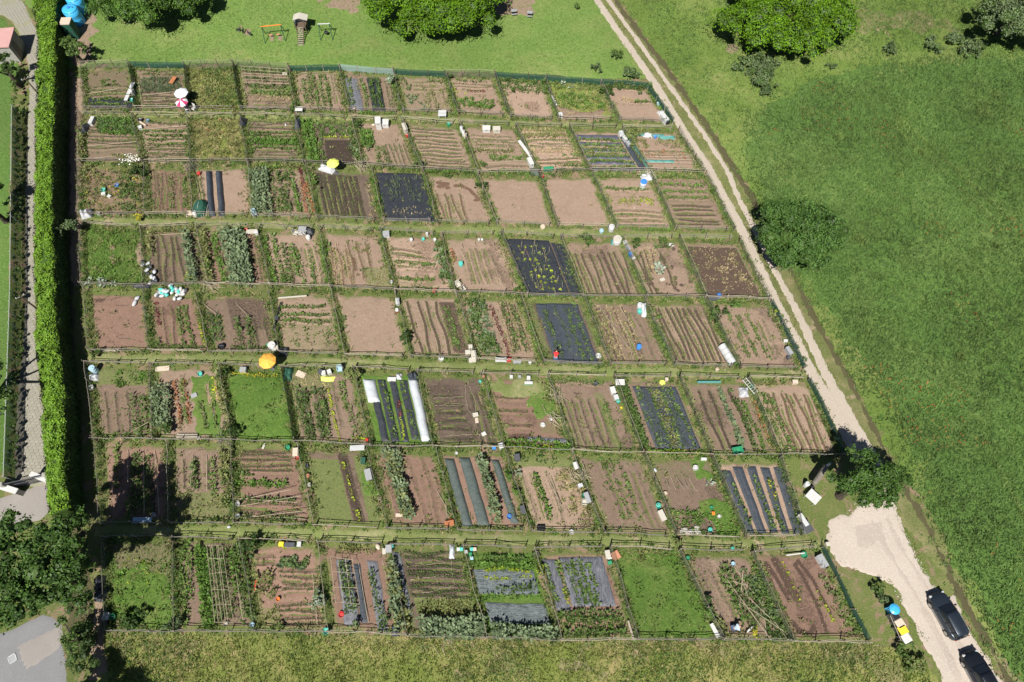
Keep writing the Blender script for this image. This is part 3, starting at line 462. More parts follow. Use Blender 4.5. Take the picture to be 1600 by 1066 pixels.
(5,4): ('m_green','green plot with three black beds and white fleece tunnels',[('M','film_black',.18,.30,.38,.93),('M','film_black',.33,.46,.12,.93),('M','film_black',.51,.62,.12,.93),('M','film_black',.67,.8,.12,.9),('M','fleece',.1,.29,.12,.42,.3),('M','fleece',.82,.98,.1,.92,.4),('p','v',1,.4,.4,.14,.92,0,.55),('l','v',1,.58,.58,.6,.9,0,.3),('m','v',1,.56,.56,.4,.6,0,.3),('p','v',1,.73,.73,.14,.9,0,.6)]),
(5,5): ('soil_dark','damp dark plot with pale hoses across it',[('W',.02,.6,.15,.8,.6),('s','h',6,.15,.6,.35,.9,.6,.3),('s','v',3,.72,.9,.25,.98,.5,.3),('H',[(.15,.36),(.4,.35),(.62,.33)]),('H',[(.15,.46),(.4,.46),(.64,.44)]),('H',[(.2,.86),(.4,.84),(.7,.83)]),('H',[(.72,.08),(.66,.3),(.62,.5),(.7,.62)]),('H',[(.72,.1),(.78,.35),(.72,.62)])]),
(5,6): ('soil_red','plot half reddish soil and half worn grass',[('D','m_path',.0,1,.02,.3),('D','m_green',.62,1.0,.2,.6),('W',.05,.5,.78,.9,.9),('s','h',3,.08,.55,.32,.7,.5,.3),('M','film_grey',.4,.98,.83,.89),('d','h',2,.05,.98,.93,.99,.2,.25),('l','h',1,.05,.95,.96,.96,0,.3),('A','h',.85,1,.15,.5,4),('V',.6,1,.6,.8,.4)]),
(5,7): ('soil_brown','brown plot with wiry dark irrigation lines',[('s','v',6,.12,.72,.3,.97,.6,.35),('w','h',1,.1,.8,.08,.08,0,.3),('A','g',.68,.8,.35,.95,4),('V',.6,.78,.2,1,.5),('W',.3,.42,.2,.26,.9)]),
(5,8): ('soil_brown','plot with grey film bed and leafy potato row',[('A','t',.03,.14,.1,.92,7),('e','v',2,.06,.12,.1,.92,.2,.3),('M','film_slate',.24,.9,.12,.92),('v','v',2,.5,.56,.12,.92,0,.3),('p','v',4,.3,.8,.14,.9,0,.4),('o','v',2,.35,.7,.14,.9,0,.4),('l','h',1,.05,.9,.96,.96,.2,.25),('d','h',1,.1,.9,.97,.97,0,.3)]),
(5,9): ('soil_brown','brown plot split by one blue-green row',[('s','v',2,.2,.34,.15,.95,1.0,.4),('c','v',1,.5,.5,.12,.92,.3,.33),('e','v',1,.68,.68,.15,.95,1.0,.45),('p','v',1,.8,.8,.3,.97,.4,.3),('v','v',1,.03,.03,.1,.9,0,.35),('r','v',1,.93,.93,.3,.9,0,.6)]),
(5,10): ('soil_pink','sandy plot with eight wavy dark seedling rows',[('p','v',2,.12,.24,.2,.95,.6,.35),('s','v',6,.3,.92,.18,.97,1.0,.28),('v','h',1,.1,.5,.06,.06,0,.3)]),
(6,0): ('soil_red','half-shaded corner plot with white hose lines',[('C',.4,.1,.42,.5),('C',.62,.1,.68,.9),('C',.78,.1,.88,.9),('d','v',1,.25,.25,.05,.6,.2,.3),('e','v',3,.5,.7,.15,.9,.5,.4),('g','v',1,.42,.42,.6,.95,.2,.3),('s','v',2,.75,.95,.15,.9,.5,.3),('HO',[(.4,.45),(.58,.44),(.62,.6),(.66,.8),(.72,.95)])]),
(6,1): ('soil_brown','weedy brown plot with a big leafy border',[('s','v',3,.2,.6,.2,.6,.7,.35),('e','v',1,.38,.38,.2,.6,.4,.35),('d','v',1,.66,.66,.2,.65,.2,.28),('A','h',.78,.98,.1,.8,9),('A','t',.78,.98,.1,.8,5),('V',.1,1,.6,1,.55),('A','v',.1,.8,.6,.95,3),('w','h',1,.5,.9,.95,.95,0,.35),('C',.36,.15,.35,.6),('C',.58,.15,.57,.6)]),
(6,2): ('soil_red','furrowed plot with leaning cane frames',[('s','h',5,.02,.85,.1,.36,.7,.25),('p','h',1,0,.25,.42,.42,.2,.3),('A','d',.02,.75,.5,.57,24),('C',.0,.75,.8,.62),('C',.0,.82,.9,.68),('C',.0,.72,.85,.76),('C',.0,.95,.95,.85),('C',.0,.9,.9,.93),('C',.8,.82,.86,.95),('s','h',3,.05,.9,.8,.95,.5,.3),('e','h',1,.1,.8,.74,.74,.3,.4),('e','h',1,.1,.8,.92,.92,.3,.4)]),
(6,3): ('soil_brown','thinly grassed plot with one dark dotted strip',[('V',.02,.55,.15,1,.8),('V',.75,1,.1,1,.85),('D','m_green',.78,.98,.25,.6),('W',.56,.68,.15,1,1.5),('L',[(.61,.12),(.62,.5),(.64,1.0)],.5),('l','v',1,.62,.62,.15,.95,0,.4),('v','h',1,.1,.8,.04,.04,0,.3)]),
(6,4): ('soil_red','reddish plot with one tall leafy hedge row',[('h','v',2,.3,.37,.05,.85,.2,.3),('b','v',2,.3,.38,.05,.85,0,.38),('A','e',.1,.28,.1,.4,2.5),('s','v',3,.55,.95,.1,.95,.4,.4),('s','v',2,.1,.2,.3,.9,.4,.5),('C',.95,.6,.9,.85),('C',.85,.5,.95,.8)]),
(6,5): ('soil_red','plot with netted beds and bushy vertical rows',[('M','net_teal',.08,.22,.1,.95,.2),('M','net_teal',.3,.46,.08,.93,.18),('b','v',1,.58,.58,.1,.9,.2,.42),('h','v',1,.61,.61,.1,.9,0,.5),('M','net_teal',.76,.87,.1,.9,.2),('p','v',1,.8,.8,.15,.85,0,.5),('p','h',1,.2,.9,.97,.97,.2,.6)]),
(6,6): ('soil_tan','plot with green strip and dry yellow weeds',[('V',0,1,0,.2,.8),('A','e',.2,.7,.02,.14,4),('d','v',1,.32,.32,.25,.85,.2,.25),('s','v',3,.12,.5,.25,.9,.5,.3),('A','y',.66,.95,.22,.75,10),('A','v',.6,.98,.2,.95,6),('C',.5,.3,.55,.7),('C',.56,.3,.5,.75)]),
(6,7): ('soil_brown','reddish-brown plot with sparse green seedlings',[('p','v',1,.38,.38,.1,.2,0,.4),('p','v',3,.36,.6,.05,.85,.4,.9),('s','v',2,.7,.8,.2,.95,.3,.45),('A','g',.3,.55,.05,.14,5),('W',.0,.3,.9,1,.6)]),
(6,8): ('soil_brown','scruffy plot with grass, pails and stone heap',[('V',0,1,0,.3,.35),('C',.2,.25,.16,.45),('C',.28,.25,.26,.45),('C',.36,.25,.36,.45),('C',.46,.22,.42,.45),('C',.54,.28,.56,.45),('D','m_green',.55,1,.55,1),('D','m_green',.65,.9,.02,.3),('A','g',.1,.98,.7,.98,7),('d','h',1,.1,.6,.75,.75,0,.4),('A','z',.7,.95,.3,.6,.5)]),
(6,9): ('soil_pink','sandy plot with five parallel dark film strips',[('M','film_slate',.06,.2,.14,.95),('M','film_slate',.25,.4,.1,.95),('M','film_slate',.46,.6,.1,.95),('M','film_slate',.66,.8,.1,.95),('M','film_slate',.87,1.0,.1,.96),('p','v',1,.14,.14,.3,.9,0,.5),('p','v',2,.52,.72,.2,.9,0,.55),('f','v',1,.7,.7,.25,.5,0,.5)]),
(7,0): ('soil_brown','weedy plot turning to bright yellow-green grass',[('V',0,1,.0,1,.45),('A','g',.1,.95,.25,.95,4),('A','v',.1,.95,.25,.95,1),('A','l',.25,.75,.2,.6,2),('D','m_green',.08,.95,.3,.95)]),
(7,1): ('soil_brown','plot with pale cane trellis between green rows',[('p','v',1,.1,.1,.05,.95,.2,.25),('d','v',1,.18,.18,.05,.7,.2,.3),('d','v',3,.33,.44,.12,.98,.2,.2),('A','d',.3,.46,.12,.98,10),('e','v',4,.52,.72,.12,.9,.3,.45),('T',.5,.74,.1,.92,5),('d','v',1,.82,.82,.1,.65,0,.25),('e','v',2,.88,.98,.1,.9,.2,.35),('C',.84,.1,.86,.9),('V',.4,.9,.1,.9,.3)]),
(7,2): ('soil_red','furrowed plot with two leafy patches',[('A','c',.42,.82,.17,.28,14),('A','e',.42,.82,.17,.28,8),('A','h',.08,.34,.34,.6,5),('A','w',.08,.34,.34,.6,6),('s','h',4,.4,.98,.33,.52,.6,.22),('s','h',2,.05,.4,.18,.26,.5,.25),('s','h',4,.3,.95,.7,.92,.7,.2),('V',0,.35,.7,1,.5),('C',.86,.35,.84,.92),('A','v',.05,.3,.75,.95,5),('A','l',.45,.75,.06,.09,8)]),
(7,3): ('soil_red','plot with netted grey film beds and staked rows',[('M','film_grey',.2,.4,.2,.92),('M','film_slate',.42,.52,.25,.9),('M','film_grey',.62,.76,.2,.98),('e','v',2,.26,.34,.22,.8,0,.4),('e','v',1,.68,.68,.3,.98,0,.45),('A','v',.2,.8,.03,.12,12),('b','v',1,.94,.94,.25,.95,0,.4),('h','v',2,.9,1.0,.25,.95,0,.4),('T',.16,.46,.2,.7,3),('C',.5,.2,.52,.9),('C',.84,.2,.88,.9)]),
(7,4): ('soil_dark','dark tilled plot above a hedge of leafy crops',[('M','film_grey',.0,.1,.1,.8),('s','h',8,.14,.98,.1,.6,.8,.2),('H',[(.16,.26),(.5,.22),(.7,.2)]),('H',[(.17,.42),(.5,.37),(.72,.35)]),('H',[(.3,.56),(.6,.5),(.76,.45),(.76,.3),(.8,.1)]),('V',.15,1,.6,.8,.7),('A','v',.18,.95,.62,.78,12),('b','h',3,.2,1.0,.84,.97,0,.34)]),
(7,5): ('m_green','green plot with two silvery plastic-mulched beds',[('e','h',1,.1,.8,.12,.12,.4,.35),('M','crinkle',.05,.88,.25,.52),('l','h',2,.2,.85,.26,.33,0,.4),('e','h',1,.3,.9,.45,.45,0,.45),('g','h',2,.05,.9,.54,.2,0,.4),('M','crinkle',.1,.92,.62,.84),('b','h',2,.1,.95,.9,.97,0,.4),('A','e',.08,.95,.88,1,8),('A','g',.02,.98,.1,.25,8)]),
(7,6): ('soil_red','plot with grey striped film above green rows',[('M','film_stripe',.05,.24,.12,.68),('M','film_stripe',.28,.86,.1,.64),('p','v',4,.35,.62,.14,.62,0,.3),('l','v',1,.2,.2,.45,.65,0,.3),('p','v',2,.1,.26,.15,.6,0,.4),('e','h',1,.08,.88,.72,.72,.3,.35),('A','g',.08,.9,.74,.95,9),('e','h',2,.08,.88,.8,.93,.2,.4)]),
(7,7): (None,'plot filled with uniform lush green ground cover',[('D','m_green',.06,.98,.16,.98),('A','w',.06,.98,.16,.98,2),('A','v',.1,.9,.04,.16,6)]),
(7,8): ('soil_brown','brown plot with crossed cane wigwams at its side',[('W',.05,.4,.05,.4,.5),('s','v',2,.15,.3,.2,.95,.4,.4),('d','v',1,.42,.42,.2,.8,.2,.3),('e','v',2,.5,.62,.15,.85,.4,.45),('A','h',.0,.12,.6,.95,6),('A','t',.72,.98,.2,.98,10),('A','c',.72,.98,.2,.98,5),('C',.42,.1,.66,1.0),('C',.64,.08,.95,1.0),('C',.42,.3,.72,.38),('C',.45,.5,.9,.9),('C',.5,.6,.72,.25),('C',.72,.15,.62,.5),('C',.6,.4,.8,.75),('C',.68,.95,.84,.55),('O',.1,.6,.04,.12,3)]),
(7,9): ('soil_red','smooth brown plot with looping dotted damp rows',[('L',[(.1,.75),(.1,.45),(.12,.2),(.16,.14),(.2,.3),(.24,.55)],.2),('L',[(.3,.12),(.33,.3),(.36,.55)],.4),('W',.26,.4,.3,.52,1.1),('L',[(.55,.95),(.6,.6),(.58,.3),(.55,.18),(.62,.14),(.7,.35),(.72,.7)],.18),('l','v',1,.36,.36,.1,.62,0,.7),('l','v',1,.68,.68,.45,.8,0,.5),('L',[(.15,.8),(.2,.9),(.32,.93),(.42,.85)],.25),('p','v',3,.82,.94,.3,.95,.3,.8),('K',.8,.96,.2,.92,10)]),
}
SOFT = {}
def homog(q):
    """unit square (s,t) -> world quad"""
    src = [(0, 0), (1, 0), (1, 1), (0, 1)]; A = []; B = []
    for (s, t), (x, y) in zip(src, q):
        A.append([s, t, 1, 0, 0, 0, -x * s, -x * t]); B.append(x); A.append([0, 0, 0, s, t, 1, -y * s, -y * t]); B.append(y)
    h = np.linalg.solve(np.array(A, float), np.array(B, float)); return np.append(h, 1).reshape(3, 3)
def hmap(H, s, t):
    s = np.asarray(s, float); t = np.asarray(t, float); w = H[2, 0] * s + H[2, 1] * t + H[2, 2]
    return np.stack([(H[0, 0] * s + H[0, 1] * t + H[0, 2]) / w, (H[1, 0] * s + H[1, 1] * t + H[1, 2]) / w], -1)
FILM_N = {'film_black': 'black plastic film', 'film_slate': 'dark blue-grey film', 'film_grey': 'grey plastic film', 'film_stripe': 'streaky grey film', 'film_purple': 'purple-grey film', 'net_teal': 'green-grey netting', 'fleece': 'white fleece tunnel', 'tarp_teal': 'teal netting', 'crinkle': 'silvery crinkled film'}
def film_sheet(H, film, s0, s1, t0, t1, hgt, base):
    """a wrinkled plastic sheet (a ridge if hgt>0) with real thickness"""
    w = np.linalg.norm(hmap(H, s1, (t0 + t1) / 2) - hmap(H, s0, (t0 + t1) / 2)); L = np.linalg.norm(hmap(H, .5, t1) - hmap(H, .5, t0))
    nx = max(5, int(w / .11)); ny = max(5, int(L / .14)); a, b = np.meshgrid(np.linspace(0, 1, nx), np.linspace(0, 1, ny))
    ps = rng.random() * 50
    ed = (vnoise(a * 0 + ps, b * L * .9) - .5) * .10 / max(w, .5); et = (vnoise(a * w * .9 + ps, b * 0 + 9) - .5) * .12 / max(L, .5)
    ss = s0 + (s1 - s0) * (a + ed); tt = t0 + (t1 - t0) * (b + et)
    XY = hmap(H, ss, tt); X = XY[..., 0]; Y = XY[..., 1]
    Z = base + .05 + .05 * (fbm(X * 3, Y * 3, 3)) + .03 * np.sin(a * 3.14 * (2 if w > L else 1) * 4) * (hgt == 0)
    rim = np.minimum(np.minimum(a, 1 - a) * w, np.minimum(b, 1 - b) * L)
    if hgt:
        Z = Z + hgt * np.sqrt(np.clip(1 - ((a - .5) * 2) ** 2, 0, 1)) * np.clip(np.minimum(b, 1 - b) * L / .3, 0, 1) * (1 + .25 * fbm(X * 2, Y * 2, 2))
    Z = np.where(rim < .02, base - .03, Z)
    F, u = grid_faces(np.ones(X.shape, bool)); return np.stack([X, Y, Z], -1).reshape(-1, 3)[u], F
def label_pos(i, k): return f"{ON[k]} from left in the {RN[i]} plot row"
def leaf_q(pp, M):
    r = rng.uniform(.02, .055, M); b = np.array([(1, 0, 0), (0, 1, 0), (-1, 0, 0), (0, -1, 0), (0, 0, .8)]); V = (b[None] * r[:, None, None] * rng.uniform(.7, 1.4, (M, 1, 3)) + np.c_[pp, np.full(M, .03)][:, None]).reshape(-1, 3)
    F = (np.arange(M)[:, None, None] * 5 + np.array([(0, 1, 4), (1, 2, 4), (2, 3, 4), (3, 0, 4)])[None]).reshape(-1, 3); return V, F
PLOTQ = {}; FILMS = []
for i, fr in enumerate(FEN):
    for k in range(len(fr) - 1):
        a, b = fr[k], fr[k + 1]; q = P((a[0], a[1]), (b[0], b[1]), (b[2], b[3]), (a[2], a[3])); PLOTQ[(i, k)] = q
        H = homog(q); c = q.mean(0); mat, desc, items = PL[(i, k)]
        root = thing('garden_plot', f"{desc}, {ON[k]} from left, {RN[i]} plot row", 'garden plot', (c[0], c[1], 0), 0, 'allotment plots in eight rows')
        off = np.array([c[0], c[1], 0])
        mg = .06 if i in (2, 3, 4) else .075
        sp = hmap(H, [mg, 1 - mg * .8, 1 - mg * .8, mg], [.06, .06, .955, .955])
        X, Y = grid(sp, .125, .3); sd = sdf(sp, X, Y)
        Hi = np.linalg.inv(H); wq = Hi[2, 0] * X + Hi[2, 1] * Y + Hi[2, 2]
        Sx = (Hi[0, 0] * X + Hi[0, 1] * Y + Hi[0, 2]) / wq; Tx = (Hi[1, 0] * X + Hi[1, 1] * Y + Hi[1, 2]) / wq
        wm = np.linalg.norm(hmap(H, 1, .5) - hmap(H, 0, .5)); hm = np.linalg.norm(hmap(H, .5, 1) - hmap(H, .5, 0))
        wet = np.zeros(X.shape); veg = np.zeros(X.shape); rel = np.zeros(X.shape); nf = fbm(X * 1.1 + k, Y * 1.1 + i, 3)
        # weeds creep in from the edges
        veg += np.clip(.62 - (sd + .8 * nf) * .95, 0, .65) * .85
        lines = []; hasM = any(it[0] == 'M' for it in items)
        def box_m(s0, s1, t0, t1, soft=.25):
            return np.clip(np.minimum(np.minimum((Sx - s0) * wm, (s1 - Sx) * wm), np.minimum((Tx - t0) * hm, (t1 - Tx) * hm)) / soft + .8 * nf + .2, 0, 1)
        for it in items:
            K = it[0]
            if K in PK and K != 'A' and it[1] in 'vh':
                _, d, n, s0, s1, t0, t1, wv, spc = it
                for j in range(n):
                    f = j / (n - 1) if n > 1 else 0; ph = rng.random() * 40
                    if d == 'v':
                        sv = s0 + (s1 - s0) * f if n > 1 else (s0 + s1) / 2; wob = .35 * (vnoise(Tx * 3 + ph, Tx * 0 + j) - .5) / wm
                        dd = np.abs(Sx - sv - wob) * wm; al = np.clip(np.minimum(Tx - t0, t1 - Tx) * hm / .2, 0, 1)
                    else:
                        tv = t0 + (t1 - t0) * f if n > 1 else (t0 + t1) / 2; wob = .35 * (vnoise(Sx * 3 + ph, Sx * 0 + j) - .5) / hm
                        dd = np.abs(Tx - tv - wob) * hm; al = np.clip(np.minimum(Sx - s0, s1 - Sx) * wm / .2, 0, 1)
                    wet = np.maximum(wet, np.exp(-(dd / .125) ** 2) * al * min(1.15, wv * .95 + .08))
                    rel += al * (.07 * np.exp(-(dd / .16) ** 2) - .045 * np.exp(-((dd - .30) / .10) ** 2))
                    lines.append((K, d, (sv if d == 'v' else tv), (t0, t1) if d == 'v' else (s0, s1), ph, j, spc))
            elif K == 'W': wet = np.maximum(wet, box_m(*it[1:5]) * it[5] * .7); rel += .04 * box_m(*it[1:5]) * fbm(X * 4, Y * 4, 3)
            elif K == 'V': veg = np.maximum(veg, box_m(*it[1:5]) * it[5])
            elif K == 'L':
                pts = hmap(H, [p[0] for p in it[1]], [p[1] for p in it[1]])
                for (x0, y0), (x1, y1) in zip(pts[:-1], pts[1:]):
                    ex, ey = x1 - x0, y1 - y0; tt = np.clip(((X - x0) * ex + (Y - y0) * ey) / (ex * ex + ey * ey), 0, 1)
                    wet = np.maximum(wet, .8 * np.exp(-(np.hypot(X - x0 - tt * ex, Y - y0 - tt * ey) / it[2]) ** 4))
            elif K == 'O':
                cc = hmap(H, rng.uniform(it[1], it[2], it[5]), rng.uniform(it[3], it[4], it[5]))
                for x0, y0 in cc:
                    r = np.hypot(X - x0, Y - y0); wet = np.maximum(wet, .75 * (r < .22)); rel += -.05 * np.exp(-(r / .12) ** 2)
            elif K == 'X':
                cr = np.abs(vnoise(X * .8 + 1.5 * vnoise(X * 1.2, Y * 1.2), Y * .8) - .5); wet = np.maximum(wet, .55 * (cr < .022)); cr2 = np.abs(vnoise(X * 1.3 + 30, Y * .9 + 9) - .5); wet = np.maximum(wet, .5 * (cr2 < .02))
            elif K == 'X2':
                cr = np.abs(vnoise(X * 1.2 + 5, Y * 1.2) - .5); wet = np.maximum(wet, .45 * (cr < .02))
        base = .035
        if (i, k) not in ((2, 7), (2, 8), (0, 10), (4, 4), (4, 0)): wet = np.maximum(wet, np.clip(fbm(X * .45 + 3 * k, Y * .45 + 5 * i, 3) * 3.2 - .15, 0, .42) * (rng.random() < .6))
        if mat:
            is_soil = mat.startswith('soil')
            Z = np.clip((sd + .45 * nf) * .25, -.2, base) + (rel + .05 * fbm(X * 4.5, Y * 4.5, 4)) * np.clip(sd / .3 + .3, 0, 1) * (1 if is_soil else .4)
            F, u = grid_faces(sd > -.25)
            V = np.stack([X, Y, Z], -1).reshape(-1, 3)[u] - off
            nm = 'soil_bed' if is_soil else 'grass_bed'
            link(nm, mesh_np(nm, V, F, mat, True, {'wet': wet.ravel()[u], 'veg': veg.ravel()[u]}), root)
        else:
            Z = np.clip((sd + .5 * nf) * .25, -.2, .02); F, u = grid_faces(sd > -.25)
            link('grass_bed', mesh_np('grass_bed', np.stack([X, Y, Z], -1).reshape(-1, 3)[u] - off, F, 'm_wild' if (i, k) not in ((5, 2), (7, 7), (3, 0)) else 'm_green', True), root)
        # plants standing in rows
        for K, d, cv, (a0, a1), ph, j, spc in lines:
            Lm = (hm if d == 'v' else wm) * (a1 - a0); n = max(2, int(Lm / (spc * .72))); f = a0 + (a1 - a0) * (np.arange(n) + rng.uniform(-.25, .25, n) + .5) / n
            keep = rng.random(n) > .1; f = f[keep]
            if d == 'v': s_ = cv + .35 * (vnoise(f * 3 + ph, f * 0 + j) - .5) / wm + rng.normal(0, .03, len(f)) / wm; t_ = f
            else: t_ = cv + .35 * (vnoise(f * 3 + ph, f * 0 + j) - .5) / hm + rng.normal(0, .03, len(f)) / hm; s_ = f
            xy = hmap(H, s_, t_); (V, F), m = plants(K, np.c_[xy, np.full(len(xy), .13 if hasM else .06)], 1.0 if K == 's' else 1.15)
            tag(link('crop_row', mesh_np('crop_row', V - off, F, m), root), kind='stuff')
        cb = MB(); hz = MB(); ho = MB(); tz = MB(); kz = MB()
        def w3(s, t, z): x, y = hmap(H, s, t); return (x - c[0], y - c[1], z)
        for it in items:
            K = it[0]
            if K == 'A':
                _, kd, s0, s1, t0, t1, den = it
                area = max(.3, (s1 - s0) * wm * (t1 - t0) * hm); n = int(area * den); s_ = rng.uniform(s0, s1, n); t_ = rng.uniform(t0, t1, n)
                xy = hmap(H, s_, t_); msk = fbm(xy[:, 0] * .9 + 7 * den, xy[:, 1] * .9, 3) > (-.16 if den < 15 else -.3); xy = xy[msk]
                if len(xy) == 0: continue
                (V, F), m = plants(kd, np.c_[xy, np.full(len(xy), .02)])
                tag(link('planting', mesh_np('planting', V - off, F, m), root), kind='stuff')
            elif K == 'D':
                pp = hmap(H, [it[2], it[3], it[3], it[2]], [it[4], it[4], it[5], it[5]]) - c
                Xd, Yd = grid(pp, .16, .3); sdd = sdf(pp, Xd, Yd) + 1.9 * fbm(Xd * .8 + c[0], Yd * .8 + c[1], 4)
                F, u = grid_faces(sdd > -.2); V = np.stack([Xd, Yd, np.clip(sdd * .3, -.25, .075) + .03 * fbm(Xd * 3, Yd * 3)], -1).reshape(-1, 3)[u]
                n_ = len(u); link('turf_patch' if it[1].startswith('m_') else 'soil_patch', mesh_np('patch', V, F, it[1], True, {'wet': np.zeros(n_), 'veg': np.zeros(n_)}), root)
            elif K == 'M':
                FILMS.append((i, k, H, it))
            elif K == 'T':
                _, s0, s1, t0, t1, n = it
                for f in np.linspace(0, 1, n + 1):
                    e = rng.normal(0, .01, 4); tz.tube(w3(s0, t0 + (t1 - t0) * f + e[0], .75), w3(s1, t0 + (t1 - t0) * f + e[1], .8), .017, 5)
                    tz.tube(w3(s0 + (s1 - s0) * f + e[2], t0, .78), w3(s0 + (s1 - s0) * f + e[3], t1, .82), .017, 5)
                for f in np.linspace(0, 1, n + 1):
                    for g in (0, .5, 1): tz.tube(w3(s0 + (s1 - s0) * f, t0 + (t1 - t0) * g, 0), w3(s0 + (s1 - s0) * f, t0 + (t1 - t0) * g, .95), .014, 5)
            elif K == 'C':
                h1 = rng.uniform(.05, .5) if i < 5 else rng.uniform(.1, 1.0); MB().tube(w3(it[1], it[2], .09), w3(it[3], it[4], .09 + h1), .024, 5).build('cane', 'cane', root)
            elif K == 'K':
                for _ in range(it[5]):
                    s_, t_ = rng.uniform(it[1], it[2]), rng.uniform(it[3], it[4]); x, y, _z = w3(s_, t_, 0); MB().tube((x, y, 0), (x + rng.normal(0, .04), y + rng.normal(0, .04), 1.15), .02, 5).build('stake', 'cane', root)
            elif K in ('H', 'HO'):
                pts = [w3(p[0], p[1], .09) for p in it[1]]; pp = []
                for a_, b_ in zip(pts[:-1], pts[1:]):
                    for f in np.linspace(0, 1, 5, endpoint=False): pp.append((a_[0] + (b_[0] - a_[0]) * f + rng.normal(0, .04), a_[1] + (b_[1] - a_[1]) * f + rng.normal(0, .04), .09))
                (ho if K == 'HO' else hz).path(pp + [pts[-1]], .016, 5)
        if tz.v: tz.build('trellis', 'cane', root)
        if mat and mat.startswith('soil'):
            nn_ = 260; pc = hmap(H, rng.uniform(.08, .93, nn_), rng.uniform(.06, .95, nn_)) - c; V, F = leaf_q(pc, nn_); V = V * np.array([1, 1, 1.6]); tag(link('clods', mesh_np('clods', V, F, mat), root), kind='stuff')
            for kd, nn_ in (('s', int(rng.integers(15, 70))), ('v', int(rng.integers(6, 30)))):
                if (i, k) in ((2, 7), (2, 8), (0, 10), (4, 4)): nn_ = 6
                s_ = rng.uniform(.08, .93, nn_); t_ = rng.uniform(.06, .95, nn_); ed_ = rng.random(nn_) < .6; s_ = np.where(ed_, np.where(rng.random(nn_) < .5, rng.uniform(.05, .12, nn_), rng.uniform(.88, .96, nn_)), s_)
                (V, F), m = plants(kd, np.c_[hmap(H, s_, t_), np.full(nn_, .04)]); tag(link('seedlings', mesh_np('seedlings', V - off, F, m), root), kind='stuff')
        if hz.v: hz.build('hose', 'cane', root)
        if ho.v: ho.build('hose', 'amber', root)
ORD_S = {1: [''], 2: ['left', 'right'], 3: ['left', 'middle', 'right']}
from collections import defaultdict
grp = defaultdict(list)
for e in FILMS: grp[(e[0], e[1], e[3][1])].append(e)
for (i, k, film_n), es in grp.items():
    for j, (_, _, H, it) in enumerate(es):
        hgt = it[6] if len(it) > 6 else 0; V, F = film_sheet(H, it[1], it[2], it[3], it[4], it[5], hgt, .10)
        c = V.mean(0); c[2] = 0
        horiz = (it[3] - it[2]) > (it[5] - it[4]); n = len(es)
        if n == 1: pre = 'lone strip of' if min(it[3] - it[2], it[5] - it[4]) < .3 else 'wide sheet of'
        else: pre = (ON[j] + (' from back' if horiz else ' from left')) + ' strip of'
        nm = 'fleece_tunnel' if film_n == 'fleece' else ('netting_sheet' if 'net' in FILM_N[film_n] else 'mulch_film')
        o = link(nm, mesh_np(nm, V - c, F, film_n, True), None, c)
        tag(o, f"{pre} {FILM_N[film_n]}, on {ON[k]} plot of {RN[i]} row", 'ground sheet', 'plastic and netting sheets on the beds')

# ---------------------------------------------------------------- fences
post_me = {}
def post_mesh(h, r, mat):
    k = (h, r, mat)
    if k not in post_me:
        b = MB(); b.tube((0, 0, -.1), (0.02, .01, h), r, 6, r * .85); post_me[k] = mesh_np('post', b.v, b.f, mat)
    return post_me[k]
def fence(p0, p1, style, label, group):
    p0 = np.array(p0); p1 = np.array(p1); d = p1 - p0; L = np.linalg.norm(d); u = d / L; n = np.array([-u[1], u[0]])
    H_ = {'rail': .95, 'wire': .95, 'shade': 1.0, 'tallwire': 1.15}[style]
    root = thing('garden_fence' , label, 'fence', (p0[0], p0[1], 0), 0, group)
    np_ = max(2, int(round(L / 2.2)) + 1); wob = [rng.normal(0, .05) for _ in range(np_)]
    P_ = [(u * L * j / (np_ - 1) + n * wob[j]) for j in range(np_)]
    pm = post_mesh(H_ + .12, .045, rng.choice(['wood_grey', 'wood_dark', 'wood_pale']))
    for q in P_:
        o = link('post', pm, root, (q[0], q[1], 0)); o.rotation_euler = (rng.normal(0, .05), rng.normal(0, .05), rng.uniform(0, 6)); o.scale = (1, 1, rng.uniform(.9, 1.12))
    wood = rng.choice(['wood_pale', 'wood_grey', 'wood_grey'])
    def rail(z, side, r):
        b = MB()
        for a_, b_ in zip(P_[:-1], P_[1:]):
            m_ = (a_ + b_) / 2 + n * rng.normal(0, .04)
            e = side * .05
            b.tube((*(a_ - u * .1 + n * e), z + rng.normal(0, .03)), (*(m_ + n * e), z + rng.normal(0, .03)), r, 5); b.tube((*(m_ + n * e), z), (*(b_ + u * .1 + n * e), z + rng.normal(0, .03)), r * .9, 5)
        b.build('rail', wood, root)
    if style == 'rail': rail(H_ * .55, 1, .028); rail(H_, -1, .034)
    elif style in ('wire', 'tallwire'): rail(H_, 1, .02)
    if style != 'rail' or rng.random() < .0:
        V = []; F = []
        for j, q in enumerate(P_):
            for z in (.02, H_ * .5, H_ - .03): V.append((*(q + n * rng.normal(0, .02)), z))
        for j in range(len(P_) - 1):
            for m_ in range(2): F.append((j * 3 + m_, (j + 1) * 3 + m_, (j + 1) * 3 + m_ + 1, j * 3 + m_ + 1))
        m = {'wire': 'net_wire', 'tallwire': 'net_wire', 'shade': 'net_green'}[style]
        if style == 'shade' and 'pale' in label: m = 'net_pale'
        link('netting', mesh_np('netting', V, F, m), root)
    return root
SHADE_V = {(0, 1), (0, 2), (0, 3), (5, 3), (7, 10)}
weed_pts = []
